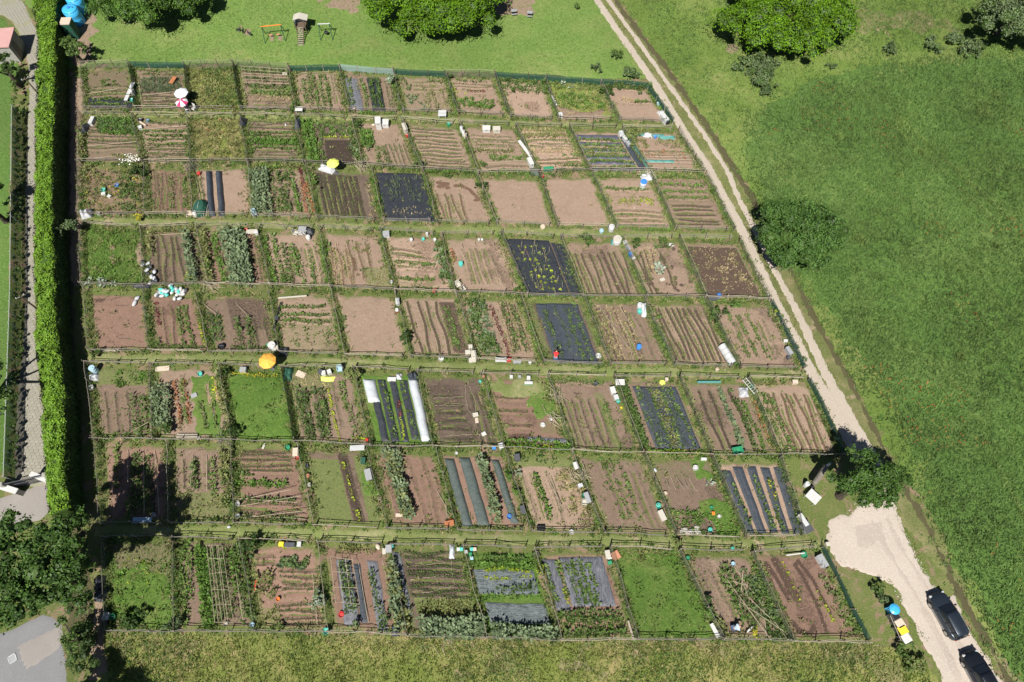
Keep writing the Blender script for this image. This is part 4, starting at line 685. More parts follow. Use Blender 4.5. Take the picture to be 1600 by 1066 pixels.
for i, fr in enumerate(FEN):
    for k, (x0, y0, x1, y1) in enumerate(fr):
        p0, p1 = at(x0, y0 + 1), at(x1, y1 - 1)
        if k == 0: tx = f"netting fence on the left edge of the {RN[i]} plot row"
        elif k == len(fr) - 1: tx = f"netting fence on the right edge of the {RN[i]} plot row"
        else: tx = f"netting fence between {ON[k-1]} and {ON[k]} plots of the {RN[i]} row"
        shade = (i, k) in SHADE_V
        road = (k == len(fr) - 1 and i in (0, 4, 5))
        fence(p0, p1, 'shade' if (shade or road) else 'wire', ('dark green shade ' if (shade or road) else 'wire ') + tx, 'fences between neighbouring plots')
        n = int(rng.uniform(50, 120)); f = rng.random(n) ** rng.uniform(.7, 1.4)
        pp = np.array(p0)[None] * (1 - f[:, None]) + np.array(p1)[None] * f[:, None] + rng.normal(0, .24, (n, 2)); weed_pts.append(pp)
    # cross fences
    for k in range(len(fr) - 1):
        a, b = fr[k], fr[k + 1]; top = [(a[0], a[1]), (b[0], b[1])]; bot = [(a[2], a[3]), (b[2], b[3])]
        gap = .14
        def seg(q, g0, g1): return at(q[0][0] + (q[1][0] - q[0][0]) * g0, q[0][1] + (q[1][1] - q[0][1]) * g0), at(q[0][0] + (q[1][0] - q[0][0]) * g1, q[0][1] + (q[1][1] - q[0][1]) * g1)
        if i in (0, 1, 3, 5, 7):   # a fence along the top side
            s_ = 'shade' if i == 0 and k in (1, 4, 5, 6, 8, 9, 10) else ('tallwire' if i == 0 else 'rail')
            g = (0, 1) if i == 0 else (.02, 1 - gap)
            extra = 'pale ' if (i, k) == (0, 5) else ''
            lab = {'shade': extra + 'green shade-net fence', 'tallwire': 'wire fence', 'rail': 'weathered pole fence'}[s_]
            fence(*seg(top, *g), s_, f"{lab} behind the {ON[k]} plot of the {RN[i]} row", 'fences behind the plots')
        if i != 7 or True:
            if i in (1, 3, 5): g = (0, 1)
            else: g = (.02, 1 - gap)
            if i == 7: g = (0, 1)
            fence(*seg(bot, *g), 'rail', f"weathered pole fence in front of the {ON[k]} plot of the {RN[i]} row", 'pole fences in front of the plots')
            n = int(rng.uniform(12, 45)); f = rng.random(n); A_, B_ = np.array(seg(bot, 0, 1)[0]), np.array(seg(bot, 0, 1)[1]); weed_pts.append(A_[None] * (1 - f[:, None]) + B_[None] * f[:, None] + rng.normal(0, .15, (n, 2)))
            n = int(rng.uniform(10, 40)); f = rng.random(n); A_, B_ = np.array(seg(top, 0, 1)[0]), np.array(seg(top, 0, 1)[1]); weed_pts.append(A_[None] * (1 - f[:, None]) + B_[None] * f[:, None] + rng.normal(0, .18, (n, 2)))
wp = np.concatenate(weed_pts); lab_w = rng.integers(0, 5, len(wp))
for j, (kd, ds) in enumerate((('g', 'fresh green'), ('v', 'olive'), ('w', 'mid green'), ('y', 'dry straw-coloured'), ('e', 'leafy dark green'))):
    sel = wp[lab_w == j]; (V, F), m = plants(kd, np.c_[sel, np.full(len(sel), .01)], .85)
    tag(link('fence_weeds', mesh_np('fence_weeds', V, F, m)), f"{ds} weeds growing along the plot fences", 'weeds', None, 'stuff')
# ---------------------------------------------------------------- grass tufts as stuff
def in_poly_pts(poly, n):
    x0, y0 = poly.min(0); x1, y1 = poly.max(0); x = rng.uniform(x0, x1, n); y = rng.uniform(y0, y1, n); return np.c_[x, y][sdf(poly, x, y) > 0]
def tufts(name, poly, dens, L, w, mat, label, el=1.0, blades=4, spread=.12, thr=None, fq=.5, jit=0.0):
    ar = 0; n_ = len(poly)
    for a in range(n_): ar += poly[a][0] * poly[(a + 1) % n_][1] - poly[(a + 1) % n_][0] * poly[a][1]
    x0, y0 = poly.min(0); x1, y1 = poly.max(0); n = int((x1 - x0) * (y1 - y0) * dens); pts = in_poly_pts(poly, n)
    if thr is not None: pts = pts[fbm(pts[:, 0] * fq, pts[:, 1] * fq, 4) > thr]
    pts = pts + rng.normal(0, jit, pts.shape); N = len(pts); sc = rng.uniform(.6, 1.35, N).repeat(blades); c = pts.repeat(blades, 0) + rng.normal(0, spread, (N * blades, 2)); M = N * blades
    V, F = tri_blades(np.c_[c, np.full(M, .0)], L * sc * rng.uniform(.7, 1.2, M), w * sc, rng.uniform(0, 6.28, M), rng.normal(el, .3, M))
    tag(link(name, mesh_np(name, V, F, mat)), label, 'grass', None, 'stuff')
fieldp = P((1168, 180), (1260, 130), (1420, 100), (1620, 84), (1660, 84), (1700, 1080), (1600, 1080), (1552, 985), (1488, 868), (1436, 752), (1404, 668), (1336, 560), (1286, 478), (1232, 400), (1168, 262))
tufts('field_crop', fieldp, 26, .34, .10, 'meadow_blade', 'dense dark green fodder crop in the right-hand field', .75, jit=.9)
tufts('field_crop', fieldp, 9, .34, .09, 'pale_blade', 'paler blades flecking the dark green field crop', .8, 4, .2, .0, .22)
meadp = P((975, 8), (1064, 132), (1160, 280), (1245, 440), (1290, 526), (1336, 604), (1390, 705), (1450, 806), (1520, 945), (1560, 990), (1490, 868), (1436, 752), (1404, 668), (1336, 560), (1286, 478), (1232, 400), (1168, 262), (1168, 180), (1260, 130), (1420, 100), (1620, 84), (1640, -10), (960, -10))
tufts('meadow_grass', meadp, 10, .26, .08, 'pale_blade', 'yellow-green meadow grass beyond the track', .9, 4, .15)
tufts('lawn_grass', P((100, 100), (380, 102), (700, 110), (1000, 126), (930, 0), (60, 0)), 14, .13, .06, 'leaf_mid', 'short mown grass of the upper lawn', .8, 3, .1)
tufts('lawn_grass', P((100, 100), (380, 102), (700, 110), (1000, 126), (930, 0), (60, 0)), 9, .13, .06, 'pale_blade', 'paler worn grass of the upper lawn', .8, 3, .1, .0, .2)
tufts('wild_grass_tufts', P((165, 994), (400, 992), (700, 1000), (1000, 1006), (1345, 1008), (1440, 1026), (1460, 1075), (170, 1075)), 24, .30, .075, 'wild_blade', 'rough wild grass along the bottom edge', .9, 4, .13)
tufts('wild_grass_tufts', P((165, 994), (400, 992), (700, 1000), (1000, 1006), (1345, 1008), (1440, 1026), (1460, 1075), (170, 1075)), 12, .3, .08, 'meadow_blade', 'greener clumps in the rough bottom grass', .9, 4, .13, .0, .3)
tufts('wild_grass_tufts', P((180, 1000), (700, 1002), (1345, 1010), (1440, 1075), (180, 1075)), 9, .3, .05, 'leaf_straw', 'dry straw stalks in the rough bottom grass', .8, 3, .13, .03, .35)
for (i_, k_) in ((0, 2), (1, 2), (3, 0), (5, 2), (7, 0), (7, 7)):
    q = PLOTQ[(i_, k_)]; fine_ = (i_, k_) in ((5, 2), (7, 7), (3, 0), (7, 0)); tufts('plot_grass', q, 70 if fine_ else 24, .15 if fine_ else .2, .05 if fine_ else .06, {(5, 2): 'leaf_fresh', (7, 7): 'leaf_fresh', (3, 0): 'leaf_mid', (7, 0): 'pale_blade'}.get((i_, k_), 'wild_blade'), f"long grass filling the {ON[k_]} plot of the {RN[i_]} row", .9, 4, .12)
tufts('meadow_grass', meadp, 8, .3, .09, 'meadow_blade', 'darker green tufts in the meadow beyond the track', .9, 4, .15, -.02, .25)
for (u, v, r) in ((1405, 275, .35), (1537, 175, .9), (1405, 195, .6), (1556, 385, .3), (1342, 375, .7), (1555, 150, .5), (1500, 560, .5), (1310, 215, .4), (1440, 240, .4), (1260, 175, .8)):
    x, y = at(u, v); n = int(260 * r + 40); pp = rng.normal(0, r * .5, (n, 2)) + (x, y); V, F = tri_blades(np.c_[pp, np.full(n, .05)], .4, .12, rng.uniform(0, 6.28, n), rng.normal(.9, .3, n))
    tag(link('pale_clump', mesh_np('pale_clump', V, F, 'pale_blade')), 'paler grass clumps standing out in the green field', 'grass', None, 'stuff')
for ln in (P((1395, 178), (1440, 218), (1520, 292), (1610, 372)), P((1380, 186), (1426, 226), (1506, 302), (1605, 392)), P((1470, 560), (1540, 700), (1620, 850))):
    pp = []
    for a, b in zip(ln[:-1], ln[1:]):
        n = int(np.linalg.norm(b - a) * 34); f = rng.random(n)[:, None]; pp.append(a * (1 - f) + b * f + rng.normal(0, .13, (n, 2)))
    pp = np.concatenate(pp); pp = pp[fbm(pp[:, 0] * .4, pp[:, 1] * .4) > -.08]; V, F = tri_blades(np.c_[pp, np.full(len(pp), .12)], .32, .09, rng.uniform(0, 6.28, len(pp)), rng.normal(.5, .3, len(pp)))
    tag(link('tramline_grass', mesh_np('tramline_grass', V, F, 'pale_blade')), 'pale flattened crop along a faint wheel line in the green field', 'grass', None, 'stuff')
st(sheet('damp_gravel', P((1322, 818), (1352, 808), (1378, 816), (1388, 848), (1362, 866), (1338, 852)), 'm_rut', .14, .040, 1.2, .8, edge=.06))

# stones and creeping tufts on the gravel
yp = P((1345, 775), (1318, 806), (1292, 822), (1300, 862), (1316, 884), (1384, 905), (1420, 960), (1461, 1028), (1480, 1090), (1580, 1090), (1512, 980), (1454, 906), (1411, 826), (1394, 775))
def chips(poly, n, name, label):
    x0, y0 = poly.min(0); x1, y1 = poly.max(0); pp = in_poly_pts(poly, n); M = len(pp); V, F = leaf_q(pp, M); tag(link(name, mesh_np(name, V, F, 'stone')), label, 'stones', None, 'stuff')
chips(yp, 9000, 'loose_gravel', 'loose stones strewn on the pale gravel yard')
edge_pts = []
for q in (yp, P(*trL), P(*trR)):
    for a, b in zip(q[:-1], q[1:]):
        L_ = np.linalg.norm(b - a); n = int(L_ * 16); f = rng.random(n)[:, None]; edge_pts.append(a * (1 - f) + b * f + rng.normal(0, .16, (n, 2)) + (0.6 if len(q) > 12 and q is not yp else 0) * np.array([[rng.choice([-1, 1]), 0]]))
ep = np.concatenate(edge_pts); keep = fbm(ep[:, 0] * .5, ep[:, 1] * .5) > -.02; ep = ep[keep]
V, F = tri_blades(np.c_[ep, np.full(len(ep), .02)], .2, .07, rng.uniform(0, 6.28, len(ep)), rng.normal(.8, .3, len(ep))); tag(link('verge_grass', mesh_np('verge_grass', V, F, 'wild_blade')), 'tufts of grass creeping onto the track and gravel', 'grass', None, 'stuff')
tufts('dry_stalks', P((300, 1000), (640, 1000), (1000, 1007), (1340, 1011), (1400, 1030), (1250, 1022), (900, 1014), (600, 1010)), 40, .26, .05, 'leaf_straw', 'band of dry stalks just outside the bottom fence', .7, 4, .14, -.2, .3, .4)
tufts('dry_stalks', P((165, 994), (320, 1000), (390, 1030), (380, 1070), (230, 1070)), 22, .26, .05, 'leaf_straw', 'dry stalks in the bottom left corner of the rough grass', .7, 3, .14, -.1, .3, .4)
for (i_, k_) in ((5, 2), (7, 7), (3, 0), (7, 0)):
    tufts('plot_grass', PLOTQ[(i_, k_)], 30, .15, .05, 'pale_blade', f"paler grass patches in the {ON[k_]} plot of the {RN[i_]} row", .8, 4, .12, .02, .55)
    tufts('plot_grass', PLOTQ[(i_, k_)], 16, .17, .05, 'leaf_straw', f"yellowed grass in the {ON[k_]} plot of the {RN[i_]} row", .7, 3, .12, .10, .7)
# small red poppies
pts = in_poly_pts(fieldp, 5200); pts = pts[fbm(pts[:, 0] * .22 + 9, pts[:, 1] * .22, 4) > .15]
V, F = tri_leaves(np.c_[pts, np.full(len(pts), .33)], .12, .10, rng.uniform(0, 6.28, len(pts)), np.full(len(pts), .2))
tag(link('poppies', mesh_np('poppies', V, F, 'petal_red')), 'scattered red poppies in the green field', 'flowers', None, 'stuff')
# ================================================================ TREES, HEDGE, BUSHES
def pxs(u, v, z):
    d2 = _U[2] * ((533 - v) / FPX) + _F[2]; return FPX / ((z - CAM_H) / d2)
def leaf_quads(c, nrm, L, W_):
    N = len(c); a = np.cross(nrm, np.array([.13, .27, .95])); a /= np.linalg.norm(a, axis=1)[:, None] + 1e-9; b = np.cross(nrm, a); th = rng.uniform(0, 6.28, N)[:, None]
    d = a * np.cos(th) + b * np.sin(th); s = -a * np.sin(th) + b * np.cos(th); L = np.broadcast_to(L, (N,))[:, None]; W_ = np.broadcast_to(W_, (N,))[:, None]
    V = np.stack([c - d * L * .5, c + s * W_ * .5 + nrm * .02, c + d * L * .5, c - s * W_ * .5 + nrm * .02], 1).reshape(-1, 3); return V, np.arange(N * 4).reshape(N, 4)
_ico = None
def ico():
    global _ico
    if _ico is None:
        import bmesh
        bm = bmesh.new(); bmesh.ops.create_icosphere(bm, subdivisions=2, radius=1); _ico = (np.array([v.co[:] for v in bm.verts]), np.array([[v.index for v in f.verts] for f in bm.faces])); bm.free()
    return _ico
def crown_mesh(name, blobs, dens, leaf, mat, sub=9, sr=.42, core=True, flat=.8, core_mat='leaf_deep'):
    """blobs: (x,y,z,r) main masses; each is broken into sub-clumps that carry leaves"""
    C_, R_ = [], []
    for (x, y, z, r) in blobs:
        for _ in range(max(5, int(sub * (1.0 + r * .55)))):
            d = rng.normal(0, 1, 3); d /= np.linalg.norm(d); d[2] = abs(d[2]) * 1.15 - .55; q = rng.uniform(.35, .9)
            C_.append((x + d[0] * r * q, y + d[1] * r * q, z + d[2] * r * q * flat)); R_.append(r * sr * rng.choice([.42, .62, .85, 1.1]) * rng.uniform(.85, 1.15))
    C_ = np.array(C_); R_ = np.array(R_); n = int(dens * (4 * np.pi * R_ ** 2).sum() * .7); w = R_ ** 2 / (R_ ** 2).sum(); idx = rng.choice(len(R_), n, p=w)
    d = rng.normal(0, 1, (n, 3)); d /= np.linalg.norm(d, axis=1)[:, None]; d[:, 2] = np.where(d[:, 2] < -.3, -d[:, 2], d[:, 2])
    lump = 1 + .5 * (vnoise(d[:, 0] * 2.2 + idx * 1.7, d[:, 1] * 2.2 + d[:, 2] * 2 + idx) - .5) * 2
    rr = R_[idx] * rng.uniform(.72, 1.1, n) * lump; c = C_[idx] + d * rr[:, None] * np.array([1, 1, flat])
    nr = d + rng.normal(0, .45, (n, 3)) + np.array([0, 0, .25]); nr /= np.linalg.norm(nr, axis=1)[:, None]
    c[:, 2] = np.maximum(c[:, 2], .05)
    V, F = leaf_quads(c, nr, leaf * rng.uniform(.65, 1.25, n), leaf * .62 * rng.uniform(.7, 1.2, n))
    me_faces = F; mi = np.zeros(len(F))
    if core:  # darker inner cores paint shade into the crevices between leaf clumps
        iv, jf = ico(); Vs = [V]; Fs = [F.tolist()]; b = len(V); tf = []
        for (c0, r0) in zip(C_, R_):
            k = iv * r0 * .6; k = k * (1 + .2 * rng.normal(0, 1, (len(iv), 1)) * .5); k[:, 2] *= flat; k = k + c0; k[:, 2] = np.maximum(k[:, 2], .02); Vs.append(k); tf += (jf + b).tolist(); b += len(iv)
        V = np.concatenate(Vs); tf = np.array(tf); tf = np.c_[tf, tf[:, 2]]
        # triangles kept as triangles
        me_ = mesh_np(name, V, F.tolist() + [list(t[:3]) for t in tf], [mat, core_mat], False, None, np.r_[np.zeros(len(F)), np.ones(len(tf))]); return me_
    return mesh_np(name, V, F, mat)
def tree(name, label, cat, blobs_px, zc, mat, dens=9, leaf=.30, trunk=True, group=None, sub=9, kind_children=True, sr=.42, flat=.8):
    bl = []
    for (u, v, r) in blobs_px:
        x, y = at(u, v, zc); bl.append((x, y, zc, r / pxs(u, v, zc)))
    bl = np.array(bl); cx, cy = bl[:, 0].mean(), bl[:, 1].mean(); cx -= 3.6 if (blobs_px[0][0] < 60 and zc > 5 and blobs_px[0][1] < 1100) else 0; rt = thing(name, label, cat, (cx, cy, 0), 0, group)
    me = crown_mesh('crown', [(x - cx, y - cy, z * rng.uniform(.9, 1.1), r) for x, y, z, r in bl], dens, leaf, mat, sub, sr, True, flat)
    link('crown', me, rt)
    if trunk:
        b = MB(); R0 = .12 + .035 * zc; top = zc * .75
        b.lathe([(R0 * 1.5, -.1), (R0 * 1.05, .4), (R0 * .9, top * .5), (R0 * .7, top)], 8); b.build('trunk', 'bark', rt)
        for (x, y, z, r) in bl[:5]:
            b = MB(); q = Vector((x - cx, y - cy, z)); s0 = Vector((0, 0, top * .7)); m_ = s0.lerp(q, .5) + Vector((rng.normal(0, .2), rng.normal(0, .2), .2)); b.tube(s0, m_, R0 * .5, 6, R0 * .35); b.tube(m_, q, R0 * .35, 6, R0 * .15); b.build('limb', 'bark', rt)
    return rt
tree('oak_tree', 'dark green tree cluster crown at the top left beside the blue tanks', 'tree', [(168, -8, 40), (205, 4, 34), (236, 8, 44), (284, -14, 40), (205, -45, 56), (265, -50, 46)], 3.6, 'leaf_oak', 17, .23, group=None)
tree('oak_tree', 'broad bright green tree behind the playground slide', 'tree', [(607, -2, 46), (655, 8, 48), (700, 14, 48), (745, 0, 46), (680, -45, 66), (745, -45, 50), (620, -45, 50)], 4.2, 'leaf_bright', 16, .24)
tree('oak_tree', 'large bright green tree in the meadow right of the track', 'tree', [(1172, 28, 46), (1205, 46, 44), (1258, 46, 42), (1225, -2, 56), (1292, 16, 50), (1180, -20, 46), (1295, -35, 50), (1240, -50, 56)], 4.0, 'leaf_bright', 16, .24)
tree('oak_tree', 'dark green tree in the top right corner of the field', 'tree', [(1578, 32, 38), (1566, 8, 30), (1610, -10, 48), (1620, 40, 34), (1585, -30, 36)], 4.2, 'leaf_grey', 14, .24)
tree('walnut_tree', 'round leafy tree between the track and the green field', 'tree', [(1222, 345, 38), (1260, 340, 40), (1292, 372, 38), (1236, 388, 38), (1268, 400, 32), (1300, 348, 32), (1212, 372, 30), (1258, 368, 48)], 4.2, 'leaf_walnut', 22, .20, flat=1.0)
tree('oak_tree', 'ragged dark tree shading the bend of the gravel track', 'tree', [(1340, 750, 36), (1365, 745, 34), (1352, 715, 24), (1325, 758, 20), (1382, 782, 24), (1366, 770, 26)], 5.2, 'leaf_shade', 20, .21)
tree('oak_tree', 'smaller dark tree at the ditch beside the shaded bend', 'tree', [(1403, 735, 20), (1392, 752, 19), (1415, 750, 14)], 4.0, 'leaf_shade', 20, .21)
tree('oak_tree', 'huge dark tree overhanging the drive at the bottom left', 'tree', [(22, 838, 42), (78, 832, 40), (20, 895, 56), (74, 888, 50), (30, 950, 44), (98, 915, 32), (100, 856, 28), (-30, 960, 54), (70, 938, 30), (112, 806, 22), (116, 880, 26), (126, 905, 24), (122, 940, 18)], 9.2, 'leaf_shade', 13, .25)
tree('maple_tree', 'yellow-green slender tree beside the grey yard at the bottom left', 'tree', [(100, 972, 14), (106, 1000, 17), (112, 1020, 13)], 3.6, 'leaf_mid', 12, .22)
tree('oak_tree', 'dark tree at the bottom left edge casting shade on the grass', 'tree', [(50, 1150, 44), (100, 1165, 40), (20, 1190, 44)], 6.0, 'leaf_deep', 6, .34)
tree('fig_tree', 'small green tree in front of the green box at the top left', 'tree', [(108, 68, 12), (122, 74, 14), (113, 82, 12), (100, 66, 8)], 2.4, 'leaf_mid', 14, .24)
tree('oak_tree', 'dark leafy tree in the garden left of the lane, near top', 'tree', [(8, 92, 14), (-14, 108, 20), (15, 108, 12)], 3.2, 'leaf_deep', 11, .26)
tree('oak_tree', 'shadowy tree on the left edge beside the fence shade', 'tree', [(-25, 300, 26), (-28, 330, 20)], 3.5, 'leaf_deep', 9, .28)
tree('oak_tree', 'tree at the left edge by the wide grassy drive', 'tree', [(-20, 590, 28), (-18, 625, 28), (-25, 560, 24)], 6.0, 'leaf_deep', 9, .28)
# bushes: u, v, r, z, mat, name, label
BU = [(1175, 106, 30, .9, 'leaf_grey', 'grey-green willow bush below the large meadow tree'), (1202, 98, 16, .8, 'leaf_grey', 'grey-green bush touching the willow bush, on its right'),
 (932, 102, 9, 1.1, 'leaf_grey', 'leftmost of three round shrubs on the lawn by the track'), (966, 80, 9.5, 1.2, 'leaf_mid', 'uppermost of three round shrubs on the lawn by the track'), (986, 109, 13, 1.0, 'leaf_grey', 'largest of three round shrubs on the lawn by the track'),
 (903, 6, 5, .9, 'leaf_mid', 'tiny sapling in a bare earth ring on the upper lawn'), (1392, 77, 13, .7, 'leaf_grey', 'lone low bush in the upper meadow'), (1300, 103, 7, .5, 'leaf_grey', 'tiny bush below the large meadow tree, right of the willow'),
 (1458, 68, 14, .7, 'leaf_grey', 'first low bush left of the corner tree'), (1487, 62, 16, .8, 'leaf_grey', 'second low bush left of the corner tree'), (1520, 72, 18, .8, 'leaf_grey', 'third low bush left of the corner tree'),
 (395, 851, 17, 1.2, 'leaf_deep', 'dark round bush at the head of the bottom row, above the furrowed plot'), (632, 525, 11, 1.0, 'leaf_deep', 'dark bush on the fence right of the bare brown plot'), (557, 190, 9, 1.0, 'leaf_deep', 'dark round bush on the first path, upper centre'),
 (1125, 488, 13, .9, 'leaf_mid', 'green bush at the corner of the ten-row plot'), (1020, 480, 9, .8, 'leaf_olive', 'brownish bush beside the white sacks, fifth row'), (1013, 492, 0, .7, 'leaf_fresh', ''),
 (1027, 492, 6, .6, 'leaf_fresh', 'small light green bush below the brownish bush'), (1128, 470, 0, .8, 'leaf_mid', ''), (916, 372, 11, .8, 'leaf_mid', 'round feathery bush on the third path'), (995, 375, 9, .8, 'leaf_deep', 'dark leafy bush in front of the pink planted plot'),
 (1033, 374, 8, .6, 'leaf_mid', 'spiky bush on the path, left of the soaked plot'), (989, 207, 13, 1.1, 'leaf_olive', 'olive bush above the purple film plot, by its right corner'), (604, 118, 10, 1.3, 'leaf_silver', 'silvery artichoke bush on the top fence'),
 (701, 117, 6, .8, 'leaf_deep', 'small dark bush on the top fence, upper centre'), (210, 265, 11, .9, 'leaf_deep', 'dark green flowering shrub with white blossoms above it'), (213, 337, 8, .8, 'leaf_yellow', 'bright yellow flowering broom on the second path'),
 (569, 217, 9, .8, 'leaf_fresh', 'bright green clipped bush at the plot edge, second row, near centre'), (573, 230, 7, .8, 'leaf_fresh', 'bright green clipped bush just below its twin, second row'), (95, 348, 15, 2.2, 'leaf_grey', 'loose pale shrub hanging over the shaded side of the tall hedge'),
 (258, 672, 12, 1.0, 'leaf_mid', 'sprawling bush in front of the sixth row, on the left'), (357, 668, 13, 1.0, 'leaf_deep', 'dark shrub where the grass plot meets the sixth row fence'), (348, 582, 11, .9, 'leaf_deep', 'dark shrub at the upper end of the sixth row weedy fence'),
 (553, 584, 14, 1.0, 'leaf_olive', 'tall olive shrub left of the white fleece tunnels'), (200, 968, 17, 1.0, 'leaf_deep', 'sprawling bush at the foot of the yellow-green plot'), (222, 960, 12, 1.0, 'leaf_deep', 'bush at the foot of the yellow-green plot, right of the sprawling one'),
 (268, 975, 15, 1.0, 'leaf_grey', 'grey-green bush in the lower left corner of the cane trellis plot'), (497, 935, 13, .8, 'leaf_silver', 'blue-green rounded bush on the fence right of the furrowed plot'), (438, 982, 7, .6, 'leaf_fresh', 'small bright green bush at the foot of the furrowed plot'),
 (858, 992, 12, .8, 'leaf_deep', 'dark bush on the bottom fence between film plots'), (1375, 918, 12, .9, 'leaf_mid', 'green bush above the coloured bins beside the gravel'), (1386, 930, 12, 1.0, 'leaf_grey', 'grey bush directly above the blue-lidded bin'),
 (1418, 1000, 12, .9, 'leaf_mid', 'dark bush right of the white-lidded bin'), (1432, 1032, 17, .8, 'leaf_olive', 'spreading feathery bush below the bins at the gravel edge'), (1408, 1018, 12, .8, 'leaf_mid', 'bush below the white-lidded bin'),
 (1340, 500, 0, .8, 'leaf_mid', ''), (1212, 485, 7, .6, 'leaf_lime', 'pale lime bush at the corner beside the track, fifth row'), (1145, 475, 8, .6, 'leaf_fresh', 'bright green bed bush on the fifth row fence, left one'), (1156, 476, 7, .6, 'leaf_fresh', 'bright green bed bush on the fifth row fence, right one'),
 (948, 139, 10, .9, 'leaf_deep', 'dark bush left of the pink corner plot'), (1014, 130, 8, .8, 'leaf_fresh', 'bright green bush at the top corner beside the track'), (970, 133, 9, .6, 'leaf_mid', 'low green bush behind the pink corner plot'), (1000, 136, 7, .6, 'leaf_mid', 'low bush near the top right plot corner'),
 (700, 272, 7, .5, 'leaf_mid', 'small leafy bush above the pink looping-marks plot'), (755, 255, 7, .6, 'leaf_mid', 'leafy bush on the fence of the second row, right of centre'), (752, 288, 8, .7, 'leaf_deep', 'dark bush beside the smooth salmon plot'), (651, 255, 8, .7, 'leaf_grey', 'grey-green bush at the lower end of a second row fence'),
 (320, 412, 7, .8, 'leaf_fresh', 'pale green bush where the paths meet above the sack pile'), (294, 430, 8, .7, 'leaf_lime', 'bright leafy plant beside the heap of white sacks'), (485, 275, 9, .8, 'leaf_fresh', 'bright green bush right of the red lettuce row'), (488, 290, 8, .7, 'leaf_fresh', 'bright green bush below its twin, right of the red lettuce row'),
 (330, 640, 0, .7, 'leaf_mid', ''), (452, 185, 0, .5, 'leaf_mid', ''), (462, 166, 9, .8, 'leaf_mid', 'bush beside the white table, first row'), (150, 545, 8, .8, 'leaf_deep', 'dark bush in the lower left corner of the cracked bare plot'),
 (815, 450, 9, .8, 'leaf_mid', 'shrub at the lower left corner of the staked black-film plot'), (1213, 700, 0, .6, 'leaf_lime', ''), (1216, 700, 6, .5, 'leaf_lime', 'lime green bush on the sixth row fence near the wavy rows'), (795, 745, 8, .7, 'leaf_fresh', 'upper bright bush on the fence right of the netted beds'), (805, 765, 9, .7, 'leaf_fresh', 'lower bright bush on the fence right of the netted beds'),
 (786, 722, 0, .7, 'leaf_silver', ''), (809, 737, 7, .7, 'leaf_silver', 'silvery bush beside the dark bin, seventh row'), (1060, 845, 9, .9, 'leaf_olive', 'loose pale bush on the last path, above the lush green plot'), (845, 890, 9, .7, 'leaf_lime', 'lime green bush on the fence left of the striped film plot'),
 (1116, 960, 12, .8, 'leaf_fresh', 'bright bush along the fence of the lush green plot'), (1108, 935, 8, .9, 'leaf_deep', 'dark bush along the fence of the lush green plot'), (1180, 985, 9, .6, 'leaf_yellow', 'yellow flowering bush beside the white board, bottom row'),
 (725, 345, 0, .5, 'leaf_mid', ''), (600, 970, 9, .9, 'leaf_grey', 'bush at the foot of the netted staked plot'), (555, 975, 8, .9, 'leaf_grey', 'small bush between the film beds at the bottom edge'), (1305, 740, 0, 1, 'leaf_deep', ''), (420, 870, 0, .5, 'leaf_mid', '')]
for (u, v, r, z, m, lab) in BU:
    if r == 0: continue
    x, y = at(u, v, z); R = 1.2 * r / pxs(u, v, z); rt = thing('shrub', lab, 'bush', (x, y, 0), 0, 'shrubs and bushes among the plots' if u > 130 and u < 1300 and v > 120 else 'shrubs and bushes around the gardens')
    n = 3 + int(R > .8) * 2
    bl = [(rng.normal(0, R * .32), rng.normal(0, R * .32), max(.3, z * .75), R * rng.uniform(.55, .72)) for _ in range(n)]
    link('foliage', crown_mesh('foliage', bl, 22 if R < 1 else 14, .17 if R < 1 else .21, m, 6, .42, True, .85, 'leaf_deep' if m in ('leaf_deep', 'leaf_mid', 'leaf_grey') else 'leaf_potato'), rt)
    b = MB(); b.tube((0, 0, -.05), (.03, 0, max(.3, z * .7)), .05, 5); b.build('stem', 'bark', rt)
    if 'white blossoms' in lab:
        q = rng.normal(0, .5, (60, 3)) * np.array([1, .6, .2]) + np.array([-.4, 1.0, 1.5]); link('blossom', mesh_np('blossom', *leaf_quads(q, np.tile([0, 0, 1.0], (60, 1)) + rng.normal(0, .2, (60, 3)), .18, .16), 'petal_white'), rt)
# the tall clipped hedge (top surface seen at z = 2.6)
HZ = 2.8
hl = [(66, -40, 34), (69, 10, 33), (72, 60, 26), (70, 110, 28), (68, 180, 27), (67, 250, 26), (66, 330, 26), (67, 400, 28), (70, 470, 28), (70, 520, 30), (76, 570, 32), (81, 620, 33), (82, 680, 32), (85, 740, 30), (89, 782, 28), (92, 804, 26)]
hp = np.array([at(u, v, HZ) for u, v, w in hl]); hw = np.array([w / pxs(u, v, HZ) / 2 for u, v, w in hl])
seg_ = np.r_[0, np.cumsum(np.linalg.norm(np.diff(hp, axis=0), axis=1))]
def hedge_pt(f): return np.stack([np.interp(f, seg_, hp[:, 0]), np.interp(f, seg_, hp[:, 1])], -1), np.interp(f, seg_, hw)
Lh = seg_[-1]; rt = thing('hedge', 'tall bright green clipped hedge running between the lane and the gardens', 'hedge', (hp[8][0], hp[8][1], 0))
o0 = np.array([hp[8][0], hp[8][1], 0])
nrm2 = lambda f: (lambda d: np.stack([-d[:, 1], d[:, 0]], -1) / np.linalg.norm(d, axis=1)[:, None])(hedge_pt(f + .3)[0] - hedge_pt(f - .3)[0])
